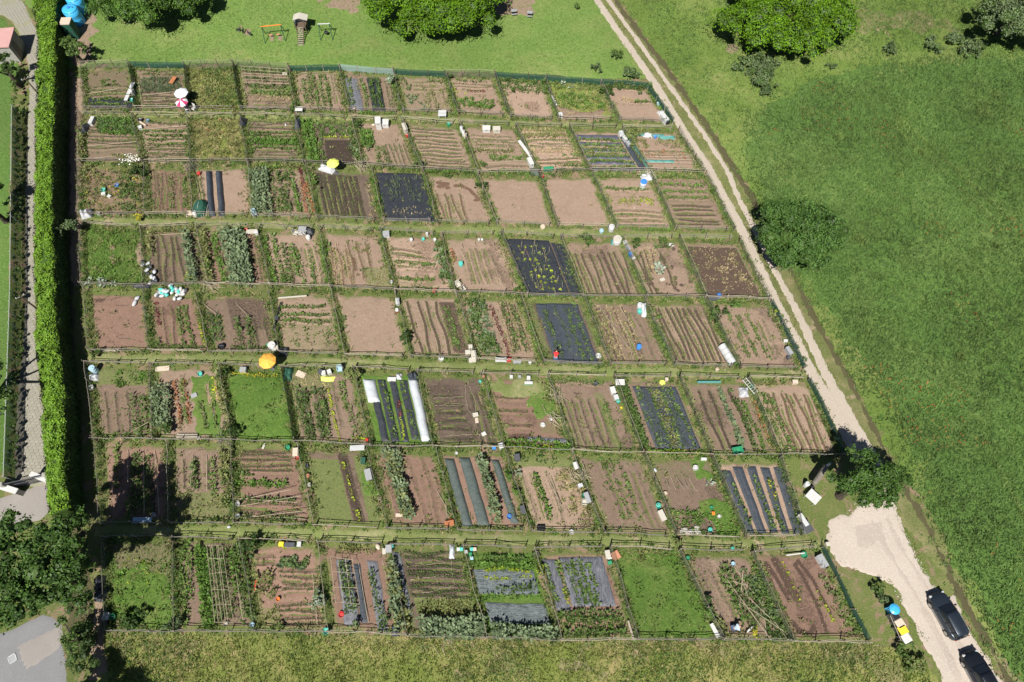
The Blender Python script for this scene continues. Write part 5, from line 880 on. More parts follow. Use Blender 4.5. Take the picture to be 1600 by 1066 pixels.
def hedge_leaves(n, side):
    f = rng.uniform(.3, Lh - .3, n); c, w = hedge_pt(f); nn = nrm2(f); bul = 1 + .25 * (vnoise(f * .8, f * 0 + side) - .5)
    if side == 0:
        a = rng.uniform(-1, 1, n); z = HZ + .5 * (vnoise(f * 1.0, a * 1.3 + 5) - .5) + .25 * (vnoise(f * 3, a * 3) - .5) - .25 * np.abs(a) ** 4 + rng.normal(0, .05, n); xy = c + nn * (a * w * bul)[:, None]; N3 = np.c_[np.zeros((n, 2)), np.ones(n)]
    else:
        z = rng.uniform(.05, HZ - .05, n); xy = c + nn * (side * w * bul * (1 + .12 * (vnoise(f * 2, z * 2) - .5)) + rng.normal(0, .06, n))[:, None]; N3 = np.c_[nn * side, np.full(n, .3)]
    N3 = N3 + rng.normal(0, .4, (n, 3)); N3 /= np.linalg.norm(N3, axis=1)[:, None]
    return leaf_quads(np.c_[xy, z] - o0, N3, .19 * rng.uniform(.7, 1.3, n), .13)
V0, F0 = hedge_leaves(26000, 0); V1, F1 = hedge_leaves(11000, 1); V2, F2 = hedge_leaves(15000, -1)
link('top_foliage', mesh_np('top_foliage', V0, F0, 'leaf_hedge'), rt); link('shaded_side_foliage', mesh_np('shaded_side_foliage', np.concatenate([V1, V2]), np.concatenate([F1, F2 + len(V1)]), 'leaf_hedge_shade'), rt)  # sides get a darker leaf colour than the top, as painted shade
f = np.linspace(.2, Lh - .2, 90); c, w = hedge_pt(f); nn = nrm2(f); rings = []
for j in range(len(f)):
    a_ = c[j] + nn[j] * w[j] * .84 - o0[:2]; b_ = c[j] - nn[j] * w[j] * .84 - o0[:2]; rings.append([(*a_, 0), (*a_, HZ - .3), (*((a_ + b_) / 2), HZ - .12), (*b_, HZ - .3), (*b_, 0)])
MB().loft(rings).build('light_block_core', 'leaf_deep', rt)  # solid dark core added inside the hedge to block light

# ================================================================ LEFT MARGIN: lane, screen fence, gate, yard, tanks
st(sheet('lawn', P((-60, 30), (0, 24), (12, 34), (24, 60), (30, 110), (20, 130), (16, 300), (18, 560), (20, 740), (-60, 740)), 'm_field', .35, .012, .4, .8))
LANE = P((-30, -30), (10, -25), (38, 6), (58, 50), (62, 80), (60, 130), (56, 250), (55, 400), (56, 500), (62, 590), (70, 650), (74, 760), (24, 760), (26, 640), (34, 560), (39, 500), (39, 400), (41, 250), (46, 150), (44, 100), (34, 60), (20, 34), (4, 24), (-30, 20))
st(sheet('lane', LANE, 'm_moss', .15, .03, .1, 1.2))
# paving stones of the lane: real slabs, nearest ones as single parts, the others joined
slab = MB(); slab.box((0, 0, .0), (.37, .23, .06)); slab_me = mesh_np('paving_stone', slab.v, slab.f, 'paver')
rt = thing('paved_lane', 'grey grid-paved lane curving along the left of the tall hedge', 'paving', (*at(48, 400), 0)); o1 = np.array([*at(48, 400), 0])
xs = np.arange(LANE[:, 0].min(), LANE[:, 0].max(), .42); ys = np.arange(LANE[:, 1].min(), LANE[:, 1].max(), .29); Xl, Yl = np.meshgrid(xs, ys); Xl = Xl + (np.arange(len(ys))[:, None] % 2) * .21
Xl = Xl.ravel(); Yl = Yl.ravel(); kk = (sdf(LANE, Xl, Yl) > .12) & (fbm(Xl * .6, Yl * .6) > -.22)
# leave the grassy middle of the wide part open
Xl, Yl = Xl[kk], Yl[kk]; order = np.argsort(np.hypot(Xl - at(30, 20)[0], Yl - at(30, 20)[1]))
sv = []; sf = []
bx = np.array(slab.v)
for n_, j in enumerate(order):
    a_ = rng.normal(.12, .04); ca, sa = math.cos(a_), math.sin(a_); z = .02 + rng.normal(0, .006)
    if n_ < 220:
        o = link('paving_stone', slab_me, rt, (Xl[j] - o1[0], Yl[j] - o1[1], z), a_)
    else:
        p = np.c_[bx[:, 0] * ca - bx[:, 1] * sa + Xl[j], bx[:, 0] * sa + bx[:, 1] * ca + Yl[j], bx[:, 2] + z] - o1; b = len(sv) * 8; sv.append(p); sf += [tuple(q + b for q in f_) for f_ in slab.f]
sv = np.concatenate(sv); tag(link('paving_stones', mesh_np('paving_stones', sv, sf, 'paver'), rt), kind='stuff')
# dark green screen fence beside the lane (base line so that its top shows at x = 15..22)
def screen(p, q, h, lab, mat, posts=8):
    a_ = np.array(at(*p, h)); b_ = np.array(at(*q, h)); d = b_ - a_; rt = thing('screen_fence', lab, 'fence', (*a_, 0)); b = MB()
    n = np.array([-d[1], d[0]]) / np.linalg.norm(d)
    V = []; F = []
    for j in range(posts + 1):
        c_ = d * j / posts; link('post', post_mesh(h + .15, .04, 'lightgrey'), rt, (*c_, 0))
        for z in (0.02, h / 2, h): e = n * (.06 + rng.normal(0, .02)); V += [(*(c_ + e), z)]
    for j in range(posts):
        for m_ in range(2): F.append((j * 3 + m_, (j + 1) * 3 + m_, (j + 1) * 3 + m_ + 1, j * 3 + m_ + 1))
    link('screen', mesh_np('screen', V, F, mat), rt); b.tube((0, 0, h), (*d, h), .025, 5); b.build('top_wire', 'lightgrey', rt)
screen((18, 165), (15, 455), 1.7, 'dark green screen fence left of the lane, upper stretch', 'net_green', 16)
screen((15, 455), (5, 745), 1.7, 'dark green screen fence left of the lane, lower stretch', 'net_green', 16)
# low shrubs added right behind the screen to darken the lane-edge shadow band
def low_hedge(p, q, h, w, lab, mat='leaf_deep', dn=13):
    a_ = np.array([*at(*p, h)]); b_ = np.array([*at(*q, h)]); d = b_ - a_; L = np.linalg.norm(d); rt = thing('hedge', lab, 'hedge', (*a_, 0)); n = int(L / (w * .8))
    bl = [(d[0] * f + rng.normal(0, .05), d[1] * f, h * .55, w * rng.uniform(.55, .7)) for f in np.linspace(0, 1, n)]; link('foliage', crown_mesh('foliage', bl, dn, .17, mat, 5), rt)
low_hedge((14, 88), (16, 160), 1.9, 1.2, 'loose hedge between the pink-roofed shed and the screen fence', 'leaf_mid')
low_hedge((20, 165), (21, 440), 1.5, 1.0, 'added dark shrubs standing for the shadow band beside the lane, upper stretch')
low_hedge((20, 450), (10, 735), 1.5, 1.0, 'added dark shrubs standing for the shadow band beside the lane, lower stretch')
low_hedge((100, 812), (118, 1035), 2.6, 2.3, 'shrub row with shade in its leaf colour below the end of the tall hedge', 'leaf_deep', 30)  # dark leaf colour stands for the big tree's shade on this row
# pink shed
x, y = at(-4, 60, 2.4); rt = thing('shed', 'small pink-roofed shed at the left edge near the top', 'shed', (x, y, 0), .1)
MB().box((0, 0, 1.15), (3.0, 2.9, 2.3)).build('wall', 'wallgrey', rt)
MB().box((0, .0, 2.4), (3.3, 3.2, .14)).build('roof', 'pinkroof', rt); MB().box((0, .0, 2.48), (.08, 3.2, .05)).build('roof_seam', 'white', rt); MB().box((1.52, -.4, 1.0), (.06, .9, 1.9)).build('door', 'wood_grey', rt)
# blue tanks, green box
def tank(u, v, h, r, lab):
    x, y = at(u, v, h); rt = thing('water_tank', lab, 'water tank', (x, y, 0), 0, 'blue water tanks')
    MB().lathe([(r * .98, 0), (r, .1), (r, h * .3), (r * 1.015, h * .32), (r, h * .34), (r, h * .62), (r * 1.015, h * .64), (r, h * .66), (r, h * .9)], 24).build('body', 'skyblue', rt, True)
    MB().lathe([(r, h * .9), (r * .93, h * .95), (r * .6, h * .99), (r * .22, h * 1.0)], 24).build('top', 'skyblue', rt, True)
    MB().lathe([(r * .22, h), (r * .22, h + .08), (r * .05, h + .1)], 12).build('lid', 'blue', rt)
    b = MB(); b.tube((r * .5, 0, h * .97), (r * .5, 0, h * 1.06), .05, 8); b.build('valve', 'darkgrey', rt)
tank(107, 12, 2.1, .92, 'front blue water tank beside the green metal cabinet'); tank(112, -6, 2.1, .92, 'blue water tank cut by the top edge, behind the front tank')
x, y = at(102, 33, 2.2); rt = thing('utility_cabinet', 'tall dark green cabinet with brown top below the blue tanks', 'cabinet', (x, y, 0), .05)
MB().box((0, 0, 1.08), (1.15, 1.15, 2.16)).build('body', 'green', rt).data.materials[0] = MAT['dkgreen']; MB().box((0, 0, 2.2), (1.2, 1.2, .07)).build('top', 'terracotta', rt).data.materials[0] = MAT['beige']; MB().box((0, -.59, 1.1), (.95, .03, 1.9)).build('door', 'dkgreen', rt); MB().box((.35, -.62, 1.1), (.05, .04, .2)).build('handle', 'steel', rt)
# gate and parapets at the bottom left
def bar(name, lab, cat, p, q, z, w, t, mat, grp=None):
    a_ = np.array(at(*p, z)); b_ = np.array(at(*q, z)); c_ = (a_ + b_) / 2; d = b_ - a_; an = math.atan2(d[1], d[0]); rt = thing(name, lab, cat, (*c_, 0), an, grp); L = np.linalg.norm(d)
    MB().box((0, 0, z - .06), (L, w, .12)).build('coping', 'white', rt); MB().box((0, 0, (z - .14) / 2), (L - .06, w - .08, z - .14)).build('wall_body', mat, rt); return rt
bar('low_wall', 'white-topped low wall left of the driveway gate', 'wall', (-12, 756), (26, 768), 1.1, .5, 0, 'wallgrey')
bar('low_wall', 'white-topped low wall right of the driveway gate', 'wall', (47, 740), (75, 751), 1.1, .45, 0, 'wallgrey')
a_ = np.array(at(2, 757, 1.5)); b_ = np.array(at(70, 742, 1.5)); d = b_ - a_; L = np.linalg.norm(d); rt = thing('driveway_gate', 'dark iron driveway gate between two white-topped walls', 'gate', (*a_, 0), math.atan2(d[1], d[0]))
for z in (.2, .8, 1.45): b = MB(); b.box((L / 2, 0, z), (L, .06, .06)); b.build('rail', 'darkgrey', rt)
for j in range(int(L / .16)): link('bar', post_mesh(1.45, .022, 'darkgrey'), rt, (j * .16 + .05, 0, 0))
for xx in (0, L): b = MB(); b.box((xx, 0, .85), (.35, .35, 1.7), bev=.04); b.build('pillar', 'wallgrey', rt)
st(sheet('driveway', P((-60, 800), (-20, 782), (20, 772), (50, 762), (76, 754), (78, 800), (60, 815), (-60, 830)), 'm_concrete', .4, .034, .1, 1))
st(sheet('yard', P((-80, 1010), (20, 985), (70, 960), (92, 972), (97, 1000), (104, 1030), (110, 1150), (-80, 1180)), 'm_asphalt', .3, .034, .15, .8))
st(sheet('yard_slab', P((22, 1010), (95, 975), (100, 1010), (62, 1040), (36, 1052)), 'm_concrete', .3, .04, .1, .8))
# drain cover
x, y = at(20, 1029); rt = thing('drain_cover', 'small square drain cover in the grey yard, bottom left', 'drain cover', (x, y, .04), .6); b = MB()
for s_ in ((0, .28, .6, .05), (0, -.28, .6, .05), (.28, 0, .05, .6), (-.28, 0, .05, .6)): b.box((s_[0], s_[1], .02), (s_[2], s_[3], .04))
b.build('frame', 'lightgrey', rt); MB().box((0, 0, .01), (.5, .5, .02)).build('plate', 'grey', rt)
# poles
def pole(u, v, h, lab):
    x, y = at(u, v, h); rt = thing('utility_pole', lab, 'pole', (x, y, 0), 0, 'poles along the lane'); MB().lathe([(.11, 0), (.09, h * .5), (.06, h)], 8).build('shaft', 'wood_dark', rt); MB().box((0, 0, h - .2), (.9, .07, .08), .6).build('crossarm', 'wood_grey', rt)
    for s_ in (-.35, .35): MB().lathe([(.05, 0), (.06, .05), (.03, .12)], 8, (s_ * math.cos(.6), s_ * math.sin(.6), h - .15)).build('insulator', 'lightgrey', rt)
pole(30, 462, 4.6, 'dark wooden pole rising over the hedge, the lower one'); pole(38, 121, 4.6, 'dark wooden pole rising over the hedge, the upper one')
# ================================================================ SMALL OBJECTS
def T(name, lab, cat, u, v, h=0.0, rz=0, grp=None): x, y = at(u, v, h); return thing(name, lab, cat, (x, y, 0), rz, grp)
def box(u, v, dx, dy, h, mat, lab, rz=0, name='storage_box', cat='box', lid=None, grp=None):
    dx *= .86; dy *= .86; rt = T(name, lab, cat, u, v, h, rz, grp); bd_ = MB().box((0, 0, h * .45), (dx * .94, dy * .94, h * .9), bev=.02).build('body', mat, rt); MB().box((0, 0, h * .94), (dx, dy, h * .12), bev=.02).build('lid', lid or mat, rt)
    MB().box((0, -dy / 2 - .01, h * .8), (dx * .25, .02, .04)).build('latch', 'darkgrey', bd_); return rt
def barrel(u, v, r, h, mat, lab, lid=None, cat='barrel', name='barrel', grp=None):
    r *= .86; rt = T(name, lab, cat, u, v, h, 0, grp); b = MB(); b.lathe([(r * .9, 0), (r * .98, h * .1), (r, h * .3), (r * 1.04, h * .33), (r, h * .36), (r, h * .64), (r * 1.04, h * .67), (r, h * .7), (r * .95, h)], 18); b.build('body', mat, rt, True)
    MB().lathe([(r * .97, h), (r * 1.02, h + .01), (r * 1.0, h + .05), (r * .3, h + .06)], 18).build('lid', lid or mat, rt)
    MB().tube((r * .5, 0, h + .04), (r * .5, 0, h + .09), .04, 8).build('cap', 'darkgrey', rt); return rt
def tub(u, v, r, h, mat, lab, cat='tub', name='tub', inside=None, grp=None):
    r *= .86; rt = T(name, lab, cat, u, v, h, 0, grp); b = MB(); n = 16; rings = []
    for (rr, z) in ((r * .8, 0), (r * 1.0, h), (r * 1.08, h), (r * 1.08, h - .03), (r * .94, h - .02), (r * .78, .05)): rings.append([(rr * math.cos(t), rr * math.sin(t), z) for t in np.linspace(0, 2 * math.pi, n, endpoint=False)])
    sh_ = b.loft(rings, True).build('shell', mat, rt); MB().lathe([(r * .85, h * .55), (r * .2, h * .58)], 12).build('contents', inside or mat, rt)
    b = MB(); b.path([(r * 1.05 * math.cos(t), .02, h + r * .35 * math.sin(t)) for t in np.linspace(0, math.pi, 7)], .012, 4); b.build('handle', 'steel', sh_); return rt
def table(u, v, dx, dy, h, mat, lab, rz=0, cat='table', name='garden_table', slats=0):
    rt = T(name, lab, cat, u, v, h, rz)
    if slats:
        for j in range(slats): MB().box((0, -dy / 2 + dy * (j + .5) / slats, h), (dx, dy / slats * .86, .05)).build('slat', mat, rt)
    else: MB().box((0, 0, h), (dx, dy, .05), bev=.015).build('tabletop', mat, rt)
    for sx in (-1, 1):
        for sy in (-1, 1): MB().tube((sx * (dx / 2 - .08), sy * (dy / 2 - .08), 0), (sx * (dx / 2 - .08), sy * (dy / 2 - .08), h - .02), .025, 6).build('leg', 'lightgrey', rt)
    return rt
def chair(u, v, mat, lab, rz=0, grp=None):
    rt = T('garden_chair', lab, 'chair', u, v, .45, rz, grp); MB().box((0, 0, .43), (.46, .44, .04), bev=.015).build('seat', mat, rt); MB().box((0, .22, .7), (.46, .04, .5), 0, ('X', -.15), bev=.015).build('backrest', mat, rt)
    for sx in (-1, 1):
        for sy in (-1, 1): MB().tube((sx * .2, sy * .19, .42), (sx * .23, sy * .22, 0), .02, 5).build('leg', mat, rt)
        MB().box((sx * .24, 0, .63), (.05, .42, .03)).build('armrest', mat, rt)
def umbrella(u, v, r, h, m1, lab, m2=None, n=8, grp='garden umbrellas'):
    rt = T('garden_umbrella', lab, 'umbrella', u, v, h, rng.uniform(0, 1), grp); MB().tube((0, 0, 0), (0, 0, h + .1), .022, 6).build('pole', 'steel', rt); MB().lathe([(.25, 0), (.25, .08), (.06, .14)], 12).build('base', 'darkgrey', rt)
    b = MB(); rings = []
    for (q, z) in ((.02, h + .05), (.35, h - .03), (.7, h - .14), (1.0, h - .30), (.99, h - .33), (.68, h - .17), (.3, h - .07)):
        rings.append([(r * q * (1 if j % 2 == 0 else .93 + .07 * (1 - q)) * math.cos(math.pi * j / n), r * q * (1 if j % 2 == 0 else .93) * math.sin(math.pi * j / n), z - (0 if j % 2 == 0 else .03 * q)) for j in range(2 * n)])
    b.loft(rings, False); k = len(b.f); o = b.build('canopy', m1, rt)
    if m2:
        o.data.materials.append(MAT[m2])
        for p in o.data.polygons:
            if (p.index % (2 * n)) // 2 % 2 == 0 and p.index < 2 * n * 3 and rng.random() < .75: p.material_index = 1
    for j in range(n): MB().tube((0, 0, h - .02), (r * .98 * math.cos(2 * math.pi * j / n), r * .98 * math.sin(2 * math.pi * j / n), h - .335), .01, 4).build('rib', 'steel', rt)
    return rt
def sack_mesh(L, w, h, seed):
    b = MB(); rings = []; rs = np.random.default_rng(seed)
    for f in np.linspace(0, 1, 8):
        k = math.sin(math.pi * min(max(f, .04), .96)) ** .45; rings.append([(L * (f - .5) + rs.normal(0, .015), w / 2 * k * math.cos(t) * rs.uniform(.85, 1.12), h / 2 + h / 2 * k * math.sin(t) * rs.uniform(.8, 1.15)) for t in np.linspace(0, 2 * math.pi, 9, endpoint=False)])
    return b.loft(rings)
def sack(u, v, z, mat, lab, L=.7, w=.42, h=.25, rz=None, grp=None):
    x, y = at(u, v, z + h); o = sack_mesh(L, w, h, int(rng.integers(1e6))).build('sack', mat, None, True, (x, y, z), rng.uniform(0, 3.1) if rz is None else rz); tag(o, lab, 'sack', grp); return o
def tarp(u, v, dx, dy, h, mat, lab, rz=0, name='tarpaulin', cat='tarpaulin'):
    n = 14; a, b = np.meshgrid(np.linspace(-1, 1, n), np.linspace(-1, 1, n)); ps = rng.random() * 60; r = np.maximum(np.abs(a), np.abs(b))
    Z = h * (1 - r ** 3) * (.55 + .9 * vnoise(a * 2.2 + ps, b * 2.2)) + .02 + .03 * vnoise(a * 6 + ps, b * 6); k = 1 + .25 * (vnoise(a * 1.5 + ps, b * 1.5 + 7) - .5)
    V = np.stack([a * dx / 2 * k, b * dy / 2 * k, Z], -1).reshape(-1, 3); F, uq = grid_faces(np.ones(a.shape, bool)); x, y = at(u, v, h * .5)
    return tag(link(name, mesh_np(name, V, F, mat, True), None, (x, y, 0), rz), lab, cat)
def plank(u, v, L, w, z, mat, lab, rz=0, cat='plank', name='plank', t=.05):
    x, y = at(u, v, z); b = MB(); b.box((0, 0, 0), (L, w, t), bev=.008); b.box((L * .42, 0, -t * .7), (.05, w * .9, t * .5)); b.box((-L * .42, 0, -t * .7), (.05, w * .9, t * .5)); return tag(b.build(name, mat, None, False, (x, y, z), rz), lab, cat)

umbrella(281, 142, .78, 2.0, 'canopy_white', 'white garden umbrella touching the pink one, first row'); umbrella(282, 157, .70, 1.8, 'canopy_pink', 'pink and white garden umbrella below the white one', 'canopy_white')
umbrella(519, 252, .68, 2.0, 'limeyellow', 'pale lime-yellow umbrella over the damp dark plot'); umbrella(416, 562, .82, 2.1, 'amber', 'orange-yellow umbrella on the path between fifth and sixth rows')
chair(292, 169, 'white', 'white plastic chair below the pink umbrella, left one', .4); chair(302, 169, 'white', 'white plastic chair below the pink umbrella, right one', -.5)
table(202, 143, .42, 2.9, .55, 'lightgrey', 'long narrow grey bench along the green net fence, first row', -.08, 'bench', 'bench', 3); box(205, 141, .5, .5, .75, 'white', 'white box on the narrow bench, first row', 0)
tub(205, 155, .22, .3, 'teal', 'teal tub below the white box, first row'); plank(270, 125, 1.1, .5, .4, 'wood_red', 'reddish board behind the white umbrella', 1.3)
table(467, 170, .85, .65, .7, 'white', 'white table in front of the long-row plot, first row'); tub(553, 170, .16, .25, 'terracotta', 'terracotta pot at the foot of the grey film strip'); plank(445, 115, .6, .35, .3, 'offwhite', 'small white board at the top of the fence, fifth plot')
box(590, 187, .75, 1.1, 1.2, 'white', 'tall white cabinet on the path, second row', .1, 'cabinet', 'cabinet'); box(601, 190, 1.0, .9, .7, 'white', 'white chest right of the tall white cabinet', 0); sack(583, 194, 0, 'beige', 'beige sack left of the tall white cabinet', .4, .3, .2)
box(632, 197, .55, 1.2, .8, 'offwhite', 'long white box leaning by the fence, second row', .35); tub(636, 211, .22, .3, 'red', 'red tub below the long white box, second row')
table(691, 177, .9, .95, .6, 'lightgrey', 'grey slatted bench on the first path, centre', 0, 'bench', 'bench', 2); tub(701, 193, .28, .4, 'green', 'green tub at the end of the green net, second row'); sack(704, 191, 0, 'tarp_white', 'white sack beside the green tub, second row', .4, .3, .3)
barrel(721, 199, .22, .8, 'lightgrey', 'upper slim grey barrel by the fence, second row'); barrel(724, 205, .22, .8, 'white', 'middle slim white barrel by the fence, second row'); barrel(727, 210, .22, .6, 'offwhite', 'lower slim white barrel by the fence, second row')
box(760, 199, 1.05, .75, .6, 'white', 'left one of two white chests on the path', 0, grp=None); box(776, 200, 1.0, .7, .6, 'offwhite', 'right one of two white chests on the path', .04)
plank(866, 157, 1.6, .22, .25, 'white', 'thin white plank leaning at the plot corner, first row', -1.25); box(876, 178, .55, .6, .6, 'white', 'white box with grey lid at the fence, first row', .2, lid='lightgrey')
box(1039, 182, .6, 1.3, .8, 'lightgrey', 'pale grey chest beside the track, first row', .5); tarp(1034, 177, .8, .9, .35, 'tarp_white', 'crumpled white and green sheet above the pale grey chest', .4); box(1044, 190, .5, .3, .5, 'black', 'black crate under the pale grey chest', .5); tub(1029, 161, .22, .3, 'paleblue', 'pale blue tub by the track fence, first row')
tarp(971, 208, .6, .8, .6, 'tarp_white', 'white bag heap at the head of the dark strip', .3); box(977, 215, .45, .7, .6, 'lightgrey', 'grey crate on the dark strip, second row', .45); box(982, 223, .45, .7, .5, 'grey', 'lower dark crate on the dark strip, second row', .45)
tarp(1013, 211, 1.0, .6, .3, 'tarp_white', 'crumpled white sheet at the head of the coloured beds', -.2); tub(1024, 213, .22, .3, 'blue', 'blue tub right of the crumpled white sheet'); tarp(1042, 215, 1.9, .5, .2, 'tarp_teal', 'teal net bundle along the head of the coloured beds', 0)
plank(820, 232, 2.6, .35, .5, 'white', 'long white board along the fence, second row', -1.05); box(829, 251, .6, 1.2, .7, 'white', 'white cabinet lying at the fence end, second row', .35); tarp(836, 268, 1.2, 1.0, .35, 'net_teal', 'heap of scraps on the fence below the white cabinet'); tub(848, 275, .16, .3, 'red', 'small red pot at the fence junction'); box(857, 263, 1.3, .6, .35, 'green', 'low green mesh frame in the sunny pink plot', .1)
barrel(1006, 284, .42, 1.0, 'lightgrey', 'grey barrel with blue lid between third row plots', 'blue'); tarp(1010, 276, 1.2, 1.0, .3, 'tarp_white', 'pale sheet under the blue-lidded barrel', .2); barrel(956, 354, .34, .8, 'lightgrey', 'grey barrel on the third path'); tub(940, 360, .26, .4, 'paleblue', 'pale blue bucket left of the grey barrel'); tub(848, 354, .3, .3, 'beige', 'beige basket at the path, third row')
tub(161, 296, .26, .35, 'teal', 'teal tub in the crowded flowery plot'); box(161, 302, .5, .4, .3, 'white', 'white crate under the teal tub', .3); box(170, 306, .45, .4, .3, 'white', 'white crate right of the teal tub', -.4); tub(182, 289, .24, .35, 'blue', 'blue tub in the crowded flowery plot')
tarp(132, 333, 1.0, 1.1, .6, 'tarp_white', 'white sheet over a heap in the left corner, third row', .4); tarp(140, 332, .8, .9, .5, 'film_black', 'black bag beside the white sheet heap', .1); tub(153, 333, .2, .3, 'lightgrey', 'pale pot in the left corner, third row')
barrel(303, 332, .25, .7, 'white', 'white bin beside the dark netting dome'); rt = T('netting_dome', 'dark green netting dome beside the twin black ridges', 'netting', 311, 322, .6); MB().lathe([(.75, 0), (.72, .4), (.5, .75), (.15, .85)], 12, sy=1.4).build('cover', 'dkgreen', rt); b = MB()
for j in range(7): b.path([(-.76 + j * .25, 1.05 * math.cos(t) * .95, .9 * math.sin(t) * max(.25, 1 - abs(j - 3) * .22)) for t in np.linspace(0, math.pi, 9)], .02, 4)
b.build('hoop', 'lightgrey', rt)
tarp(297, 333, .8, .8, .3, 'beige', 'tan sack heap at the foot of the dotted rows'); chair(397, 333, 'paleblue', 'pale blue chair at the corner of the bare striped plot', .3); box(310, 270, .4, .4, .35, 'red', 'red crate at the head of the twin black ridges')
tarp(510, 263, 1.8, .9, .4, 'tarp_white', 'crumpled white plastic sheet below the lime umbrella', -.4); table(393, 362, 1.1, .55, .45, 'offwhite', 'low pale bench on the third path, left', .05, 'bench', 'bench', 3); tub(384, 358, .2, .4, 'red', 'red pot left of the low pale bench'); sack(387, 361, 0, 'tarp_white', 'white sack left of the low pale bench', .4, .3, .3); box(400, 362, .45, .4, .6, 'white', 'white crate right of the low pale bench')
chair(462, 364, 'offwhite', 'cream chair at the small grey table, third path', 1.3); table(472, 358, .8, .65, .7, 'grey', 'small grey table on the third path', -.1); chair(470, 364, 'white', 'white chair below the small grey table, left', 3.1); chair(475, 363, 'white', 'white chair below the small grey table, right', 2.9); tarp(484, 361, .9, .9, .5, 'film_black', 'black bag heap right of the small grey table'); barrel(481, 370, .26, .5, 'white', 'white drum below the small grey table')
box(603, 364, .8, .7, .6, 'lightgrey', 'pale grey box with dark lid on the third path', .1, lid='grey'); box(667, 364, .3, .3, .5, 'white', 'small white block on the path fence'); tub(642, 374, .22, .35, 'white', 'left white pail above the level-rows plot'); tub(661, 373, .2, .3, 'teal', 'teal pail above the level-rows plot'); tub(679, 374, .2, .35, 'white', 'right white pail above the level-rows plot')
tub(748, 374, .16, .25, 'white', 'left small white pot on the tan plot'); tub(753, 374, .16, .25, 'white', 'right small white pot on the tan plot'); barrel(720, 411, .26, .45, 'teal', 'teal drum on the tan plot'); chair(716, 445, 'offwhite', 'upper white chair at the plot corner, fourth row', .5); chair(724, 451, 'offwhite', 'lower white chair at the plot corner, fourth row', 2.2); box(679, 453, .45, .4, .3, 'red', 'red crate by the fence, fourth row')
barrel(965, 373, .5, .8, 'white', 'large white drum above the damp-rows plot', 'offwhite'); tarp(961, 378, .9, .7, .3, 'tarp_teal', 'teal sheet at the foot of the large white drum'); tub(977, 378, .25, .35, 'white', 'white tub right of the large drum'); box(986, 396, .35, .5, .5, 'blue', 'blue crate on the fence, fourth row', .5); box(982, 386, .4, .8, .5, 'grey', 'grey crate above the blue crate, fourth row', .4); box(990, 403, .4, .3, .25, 'white', 'white crate below the blue crate, fourth row', .5)
box(1048, 382, .7, .35, .25, 'white', 'flat white box above the planting-spots plot'); plank(1035, 437, .5, .35, .15, 'offwhite', 'scrap of pale board in the planting-spots plot', .4); tub(1105, 460, .25, .3, 'black', 'black tub at the corner of the soaked plot'); box(1115, 466, 1.1, .4, .3, 'darkgrey', 'low dark trough at the foot of the soaked plot', .05); tub(1124, 461, .24, .4, 'blue', 'blue-grey bucket at the foot of the soaked plot')
barrel(1000, 476, .28, .7, 'lightgrey', 'grey barrel behind the white sheet, fifth row'); tarp(1006, 483, .6, 1.5, .6, 'tarp_white', 'tall white sheet heap beside the brownish bush'); tub(1000, 486, .28, .4, 'teal', 'teal tub at the white sheet heap'); barrel(999, 541, .27, .5, 'blue', 'round blue drum in the cane-strewn plot')
# small grey poly tunnel
rt = T('cloche_tunnel', 'small grey translucent tunnel at the edge of the ten-row plot', 'cloche', 1138, 552, .5, -1.15); b = MB(); rings = []
for f in np.linspace(-1.05, 1.05, 8): rings.append([(f, .42 * math.cos(t), .62 * math.sin(t)) for t in np.linspace(0, math.pi, 9)])
b.loft(rings, False).build('cover', 'lightgrey', rt, True); b = MB()
for f in np.linspace(-1.05, 1.05, 5): b.path([(f, .43 * math.cos(t), .635 * math.sin(t)) for t in np.linspace(0, math.pi, 9)], .015, 4)
b.build('hoop', 'steel', rt); b = MB(); b.add([(-1.06, .42 * math.cos(t), .62 * math.sin(t)) for t in np.linspace(0, math.pi, 9)], [tuple(range(9))]); b.build('end_panel', 'darkgrey', rt)
box(1228, 532, .45, .35, .3, 'white', 'small white crate by the track fence, fifth row'); box(1234, 547, .45, 1.0, .6, 'grey', 'grey bench box by the track fence, fifth row', .4); box(1233, 558, .4, .3, .4, 'darkgrey', 'dark crate below the grey bench box', .4)
for j, (u, v, dx, dy, h, w_) in enumerate(((735, 541, .45, .45, .5, 'topmost'), (731, 550, .6, .55, .35, 'left'), (740, 552, .6, .75, .6, 'right'), (738, 562, .8, .55, .3, 'lowest'))): box(u, v, dx, dy, h, 'offwhite', f"{w_} of four cream boxes stacked at the fence, fifth row", .1)
tub(689, 560, .3, .35, 'white', 'white basin on the fifth row front fence'); table(783, 562, 1.1, .5, .4, 'lightgrey', 'pale grey trough bench in front of the potato plot', 0, 'bench', 'bench', 3); box(795, 561, .5, .5, .35, 'red', 'red crate on the fifth row front fence'); box(808, 564, .9, .4, .4, 'grey', 'grey planter box right of the red crate'); tub(804, 564, .14, .45, 'white', 'left white cup in the grey planter'); tub(813, 564, .14, .45, 'white', 'right white cup in the grey planter'); tub(828, 566, .18, .3, 'white', 'white tub at the end of the planters')
tub(1121, 577, .2, .35, 'beige', 'beige bucket at the gap in the fifth row fence'); tub(345, 541, .34, .35, 'black', 'black bucket at the foot of the cane plot'); tub(935, 556, .3, .12, 'lightgrey', 'flat grey ring on the grass beside the film plot')
